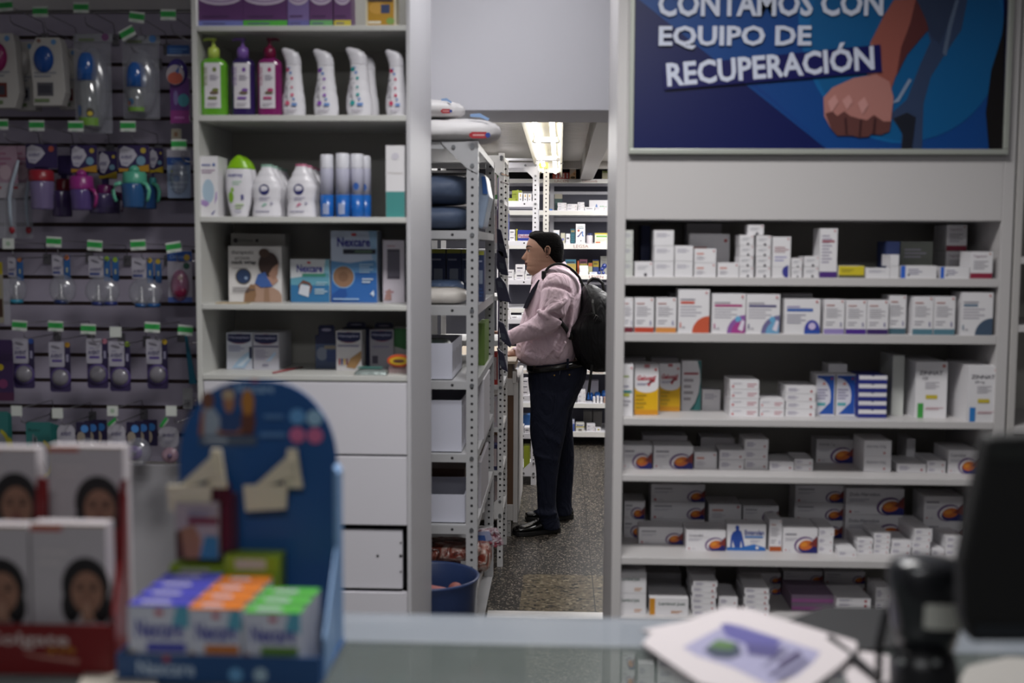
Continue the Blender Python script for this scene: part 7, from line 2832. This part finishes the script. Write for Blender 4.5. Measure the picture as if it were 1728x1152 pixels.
# white cardboard hooks
HK = M('c6bda8', .5)
for k, (dx, lb) in enumerate(((0, ''), (-128, ''))):
    q = MB()
    Yh = YB_ - .012 - .02 * k
    for pl in ([(486, 757), (502, 757), (512, 822), (480, 822)], [(490, 765), (500, 800), (450, 820), (432, 818)], [(412, 818), (486, 818), (484, 857), (416, 861)]):
        P = [at(x + dx, y, Yh) for x, y in pl]
        q.prism([(p.x, p.z) for p in P], Yh - .006, Yh, HK)
        Yh -= .004
    P = at(498 + dx, 775, YB_)
    q.box(P.x - .004, P.x + .004, Yh, YB_, P.z - .006, P.z + .006, HK)
    q.build('cardboard_hook', t)


def a_pl(c1, c2):
    def f(A, h):
        A.poly([(.3, 0), (1, 0), (1, .32), (.3, .35)], '2a6a94')
        A.poly([(.72, .75), (1, .7), (1, 1), (.8, 1)], '4f93a8')
        A.text('Nexcare', .12, .56, .26, '3c3f8c', w=.78, bold=.03)
        A.rect(.45, .88, .58, .95, 'b03a48')
        A.rect(.3, .38, .95, .5, c1)
        A.poly([(0, 0), (.35, 0), (.5, .1), (.3, .3), (0, .42)], c2)
    return f


GD = 'plaster cartons in the blue counter display'
BODY = M('b9bcc8', .4)
for (x0, x1, yt, n, c1, c2, top, nm) in ((216, 318, 1020, 4, '3a3f9a', '8a7f6c', '3f3fa0', 'purple'), (319, 407, 1026, 4, 'b0641f', '8f6a3c', 'c06a1a', 'orange'), (410, 506, 1034, 3, '4f7a24', '9a6a54', '4a9a3a', 'green')):
    for i in range(n):
        Y = 1.563 + i * .033 + (.0 if nm != 'green' else .004)
        X0, X1 = at(x0, yt, 1.563).x + i * .004, at(x1, yt, 1.563).x + i * .004
        z1 = at((x0 + x1) / 2, yt, 1.563).z + i * .003
        c = Vector(((X0 + X1) / 2, Y, ZT + .0025))
        tt = thing('plaster_carton', c, f"{nm}-topped plaster carton, {['front one of its file', 'second of its file', 'third of its file', 'rearmost of its file'][i if i < n - 1 else 3]} in the counter display", 'carton', GD)
        q = MB().box(X0, X1, Y, Y + .031, c.z, z1 - .002, BODY)
        if i == 0:
            a_pl(c1, c2)(Art(q, X0, X1, c.z, z1 - .002, Y), .1)
        q.build('carton_body', tt)
        q = MB().box(X0, X1, Y, Y + .031, z1 - .002, z1, M(top, .4))
        q.add([(X0 + .015, Y + .008, z1 + .0004), (X1 - .03, Y + .008, z1 + .0004), (X1 - .03, Y + .018, z1 + .0004), (X0 + .015, Y + .018, z1 + .0004)], [(0, 1, 2, 3)], 'a6a2b4')
        q.build('coloured_top', tt)
for k, (x0, x1, yt, lb) in enumerate(((286, 376, 948, 'lime green plaster carton at the rear left of the display'), (378, 472, 932, 'lime green plaster carton at the rear right of the display'))):
    Y = 1.70
    X0, X1, z1 = at(x0, yt, Y).x, at(x1, yt, Y).x, at(x0, yt + 6, Y).z
    tt = thing('plaster_carton', ((X0 + X1) / 2, Y, ZT + .0025), lb, 'carton', GD)
    q = MB().box(X0, X1, Y, Y + .04, ZT + .0025, z1, M('7f9a24', .4))
    A3 = Art(q, X0, X1, ZT + .0025, z1, Y)
    A3.rect(.2, .86, .75, .97, 'a9a9a4')
    A3.rect(.15, .7, .7, .8, '93a268')
    q.build('carton_body', tt)
# hanging packs
Yh = 1.695
X0, X1 = at(297, 900, Yh).x, at(368, 900, Yh).x
zb, z1 = at(330, 942, Yh).z, at(330, 848, Yh).z


def a_woman(A, h):
    A.rect(0, 0, 1, 1, '9a8f94')
    A.poly([(0, 0), (.55, 0), (.6, .35), (.45, .6), (.15, .55), (0, .3)], '8f6650')
    A.poly([(0, 0), (.2, 0), (.12, .5), (0, .5)], '4a2c24')
    A.poly([(.55, 0), (1, 0), (1, .4), (.7, .42)], '2f6f94')
    A.rect(.3, .62, 1, .74, '6a2038')
    A.lines(.3, .76, .9, .92, 2, '7d7a94')


t2 = thing('plaster_pack', ((X0 + X1) / 2, Yh, zb), 'hanging plaster pack with a face print under the left cardboard hook', 'pack')
q = MB().box(X0, X1, Yh, Yh + .012, zb, z1, M('7d7880', .4))
a_woman(Art(q, X0, X1, zb, z1, Yh), .1)
q.build('pack_body', t2)
t2 = thing('plaster_pack', (at(372, 900, 1.7).x, 1.71, at(372, 936, 1.7).z), 'dark maroon packs hanging beside the face-print pack', 'pack')
for i, (x0, x1, y0, y1) in enumerate(((346, 378, 812, 850), (356, 388, 815, 930), (366, 400, 830, 938))):
    Y = 1.711 + i * .008
    q = MB().box(at(x0, y0, Y).x, at(x1, y0, Y).x, Y, Y + .006, at(x0, y1, Y).z, at(x0, y0, Y).z, M(['4a1224', '55182e', '3f2038'][i], .35))
    q.build('maroon_card', t2, bevel=.002)

# ---------------------------------------------------------------- red toothpaste display
t = thing('counter_display', (at(90, 1000, 1.64).x, 1.66, ZC), 'red toothpaste display box at the lower left of the picture', 'display stand')
RD = M('66090e', .4)
Yr = 1.74
q = MB().prism([(at(x, y, Yr).x, at(x, y, Yr).z) for x, y in ((-60, 815), (214, 806), (206, 1000), (190, 1088), (-60, 1088))], Yr, Yr + .006, RD)
q.build('back_board', t)
q = MB()
a, b = at(214, 806, Yr), at(190, 1095, 1.58)
q.add([(a.x, Yr, a.z), (a.x + .004, Yr, a.z), (b.x + .004, 1.58, ZT + .09), (b.x, 1.58, ZT + .09), (a.x, Yr, ZT), (a.x + .004, Yr, ZT), (b.x + .004, 1.58, ZT), (b.x, 1.58, ZT)],
      [(0, 1, 2, 3), (4, 7, 6, 5), (0, 3, 7, 4), (1, 5, 6, 2), (0, 4, 5, 1), (2, 6, 7, 3)], RD)
q.build('side_wall', t)
q = MB().prism([(at(x, y, 1.645).x, at(x, y, 1.645).z) for x, y in ((202, 812), (214, 808), (208, 960), (197, 1060), (181, 1060), (181, 900), (200, 890))], 1.645, 1.648, RD)
q.build('front_flange', t)
q = MB().prism([(at(x, y, 1.66).x, at(x, y, 1.66).z) for x, y in ((62, 806), (78, 806), (72, 1060), (48, 1060))], 1.66, 1.663, RD)
q.build('divider', t)
Yf = 1.575
xa, xb = at(-60, 1100, Yf).x, at(190, 1100, Yf).x
z0, z1 = ZT, at(90, 1054, Yf).z
q = MB().box(xa, xb, Yf, Yf + .004, z0, z1, RD)
A4 = Art(q, xa, xb, z0, z1, Yf)


def fr(x, y):
    p = at(x, y, Yf)
    return ((p.x - xa) / (xb - xa), (p.z - z0) / (z1 - z0))


u, v = fr(-30, 1093)
u2, v2 = fr(116, 1068)
A4.text('Colgate', u, v, v2 - v, 'b0a09c', u2 - u, .02)
u, v = fr(78, 1103)
u2, v2 = fr(126, 1092)
A4.text('-$ 4.70', u, v, v2 - v, 'b0801c', u2 - u, .01)
A4.poly([fr(40, 1098), fr(60, 1104), (fr(135, 1112)), fr(132, 1119), fr(70, 1110), fr(45, 1104)], '9a6a60')
q.build('front_panel', t)
MB().box(xa, at(180, 1095, Yf).x, Yf + .005, Yr - .002, ZT, ZT + .003, RD).build('tray_floor', t)


def a_face(cx, cy, hx, hy, hand):
    def f(A, h):
        A.rect(0, .985, 1, 1, 'a8803c')
        A.rect(0, .93, .42, .985, 'a04a3c')
        A.lines(.1, .6, .5, .8, 2, 'b5aeb0')
        A.ell(cx, cy, hx, hy, '130f12', n=28)
        A.ell(cx - hx * .62, cy - hy * .7, hx * .4, hy * .6, '130f12')
        A.ell(cx + hx * .62, cy - hy * .7, hx * .4, hy * .6, '130f12')
        A.ell(cx + .02, cy - hy * .22, hx * .66, hy * .74, '85604f', n=28)
        for s in (-1, 1):
            A.ell(cx + .02 + s * hx * .28, cy - hy * .08, hx * .15, hy * .07, '3a2620', n=10)
            A.ell(cx + .02 + s * hx * .28, cy + hy * .06, hx * .18, hy * .03, '241814', n=10)
        A.ell(cx + .02, cy - hy * .3, hx * .1, hy * .1, '70493c', n=10)
        A.ell(cx + .02, cy - hy * .56, hx * .22, hy * .08, '6a3436', n=10)
        if hand:
            A.poly([(cx - hx * .2, max(.03, cy - hy * 1.2)), (cx + hx * .4, max(.03, cy - hy * 1.2)), (cx + hx * .2, cy - hy * .5), (cx + 0, cy - hy * .42)], '94705e')
    return f


GR = 'portrait cartons in the red counter display'
for (x0, x1, y0, y1, Y, f, lb) in ((-48, 61, 756, 882, 1.705, a_face(.66, .3, .36, .38, False), 'white portrait carton, upper left in the red display'), (80, 207, 753, 882, 1.705, a_face(.66, .26, .31, .36, False), 'white portrait carton, upper right in the red display'),
                                   (-82, 47, 886, 1056, 1.60, a_face(.62, .4, .33, .28, True), 'white portrait carton, lower left in the red display'), (51, 178, 884, 1056, 1.60, a_face(.72, .4, .32, .28, True), 'white portrait carton, lower right in the red display')):
    X0, X1 = at(x0, y0, Y).x, at(x1, y0, Y).x
    zt_, zb_ = at((x0 + x1) / 2, y0, Y).z, at((x0 + x1) / 2, y1, Y).z
    lowb = ZT + .0035
    tt = thing('toothpaste_carton', ((X0 + X1) / 2, Y, lowb), lb, 'carton', GR)
    q = MB().box(X0, X1, Y, Y + .03, lowb, zt_, M('a8a2a6', .5))
    f(Art(q, X0, X1, zb_, zt_, Y), .1)
    q.build('carton_body', tt)
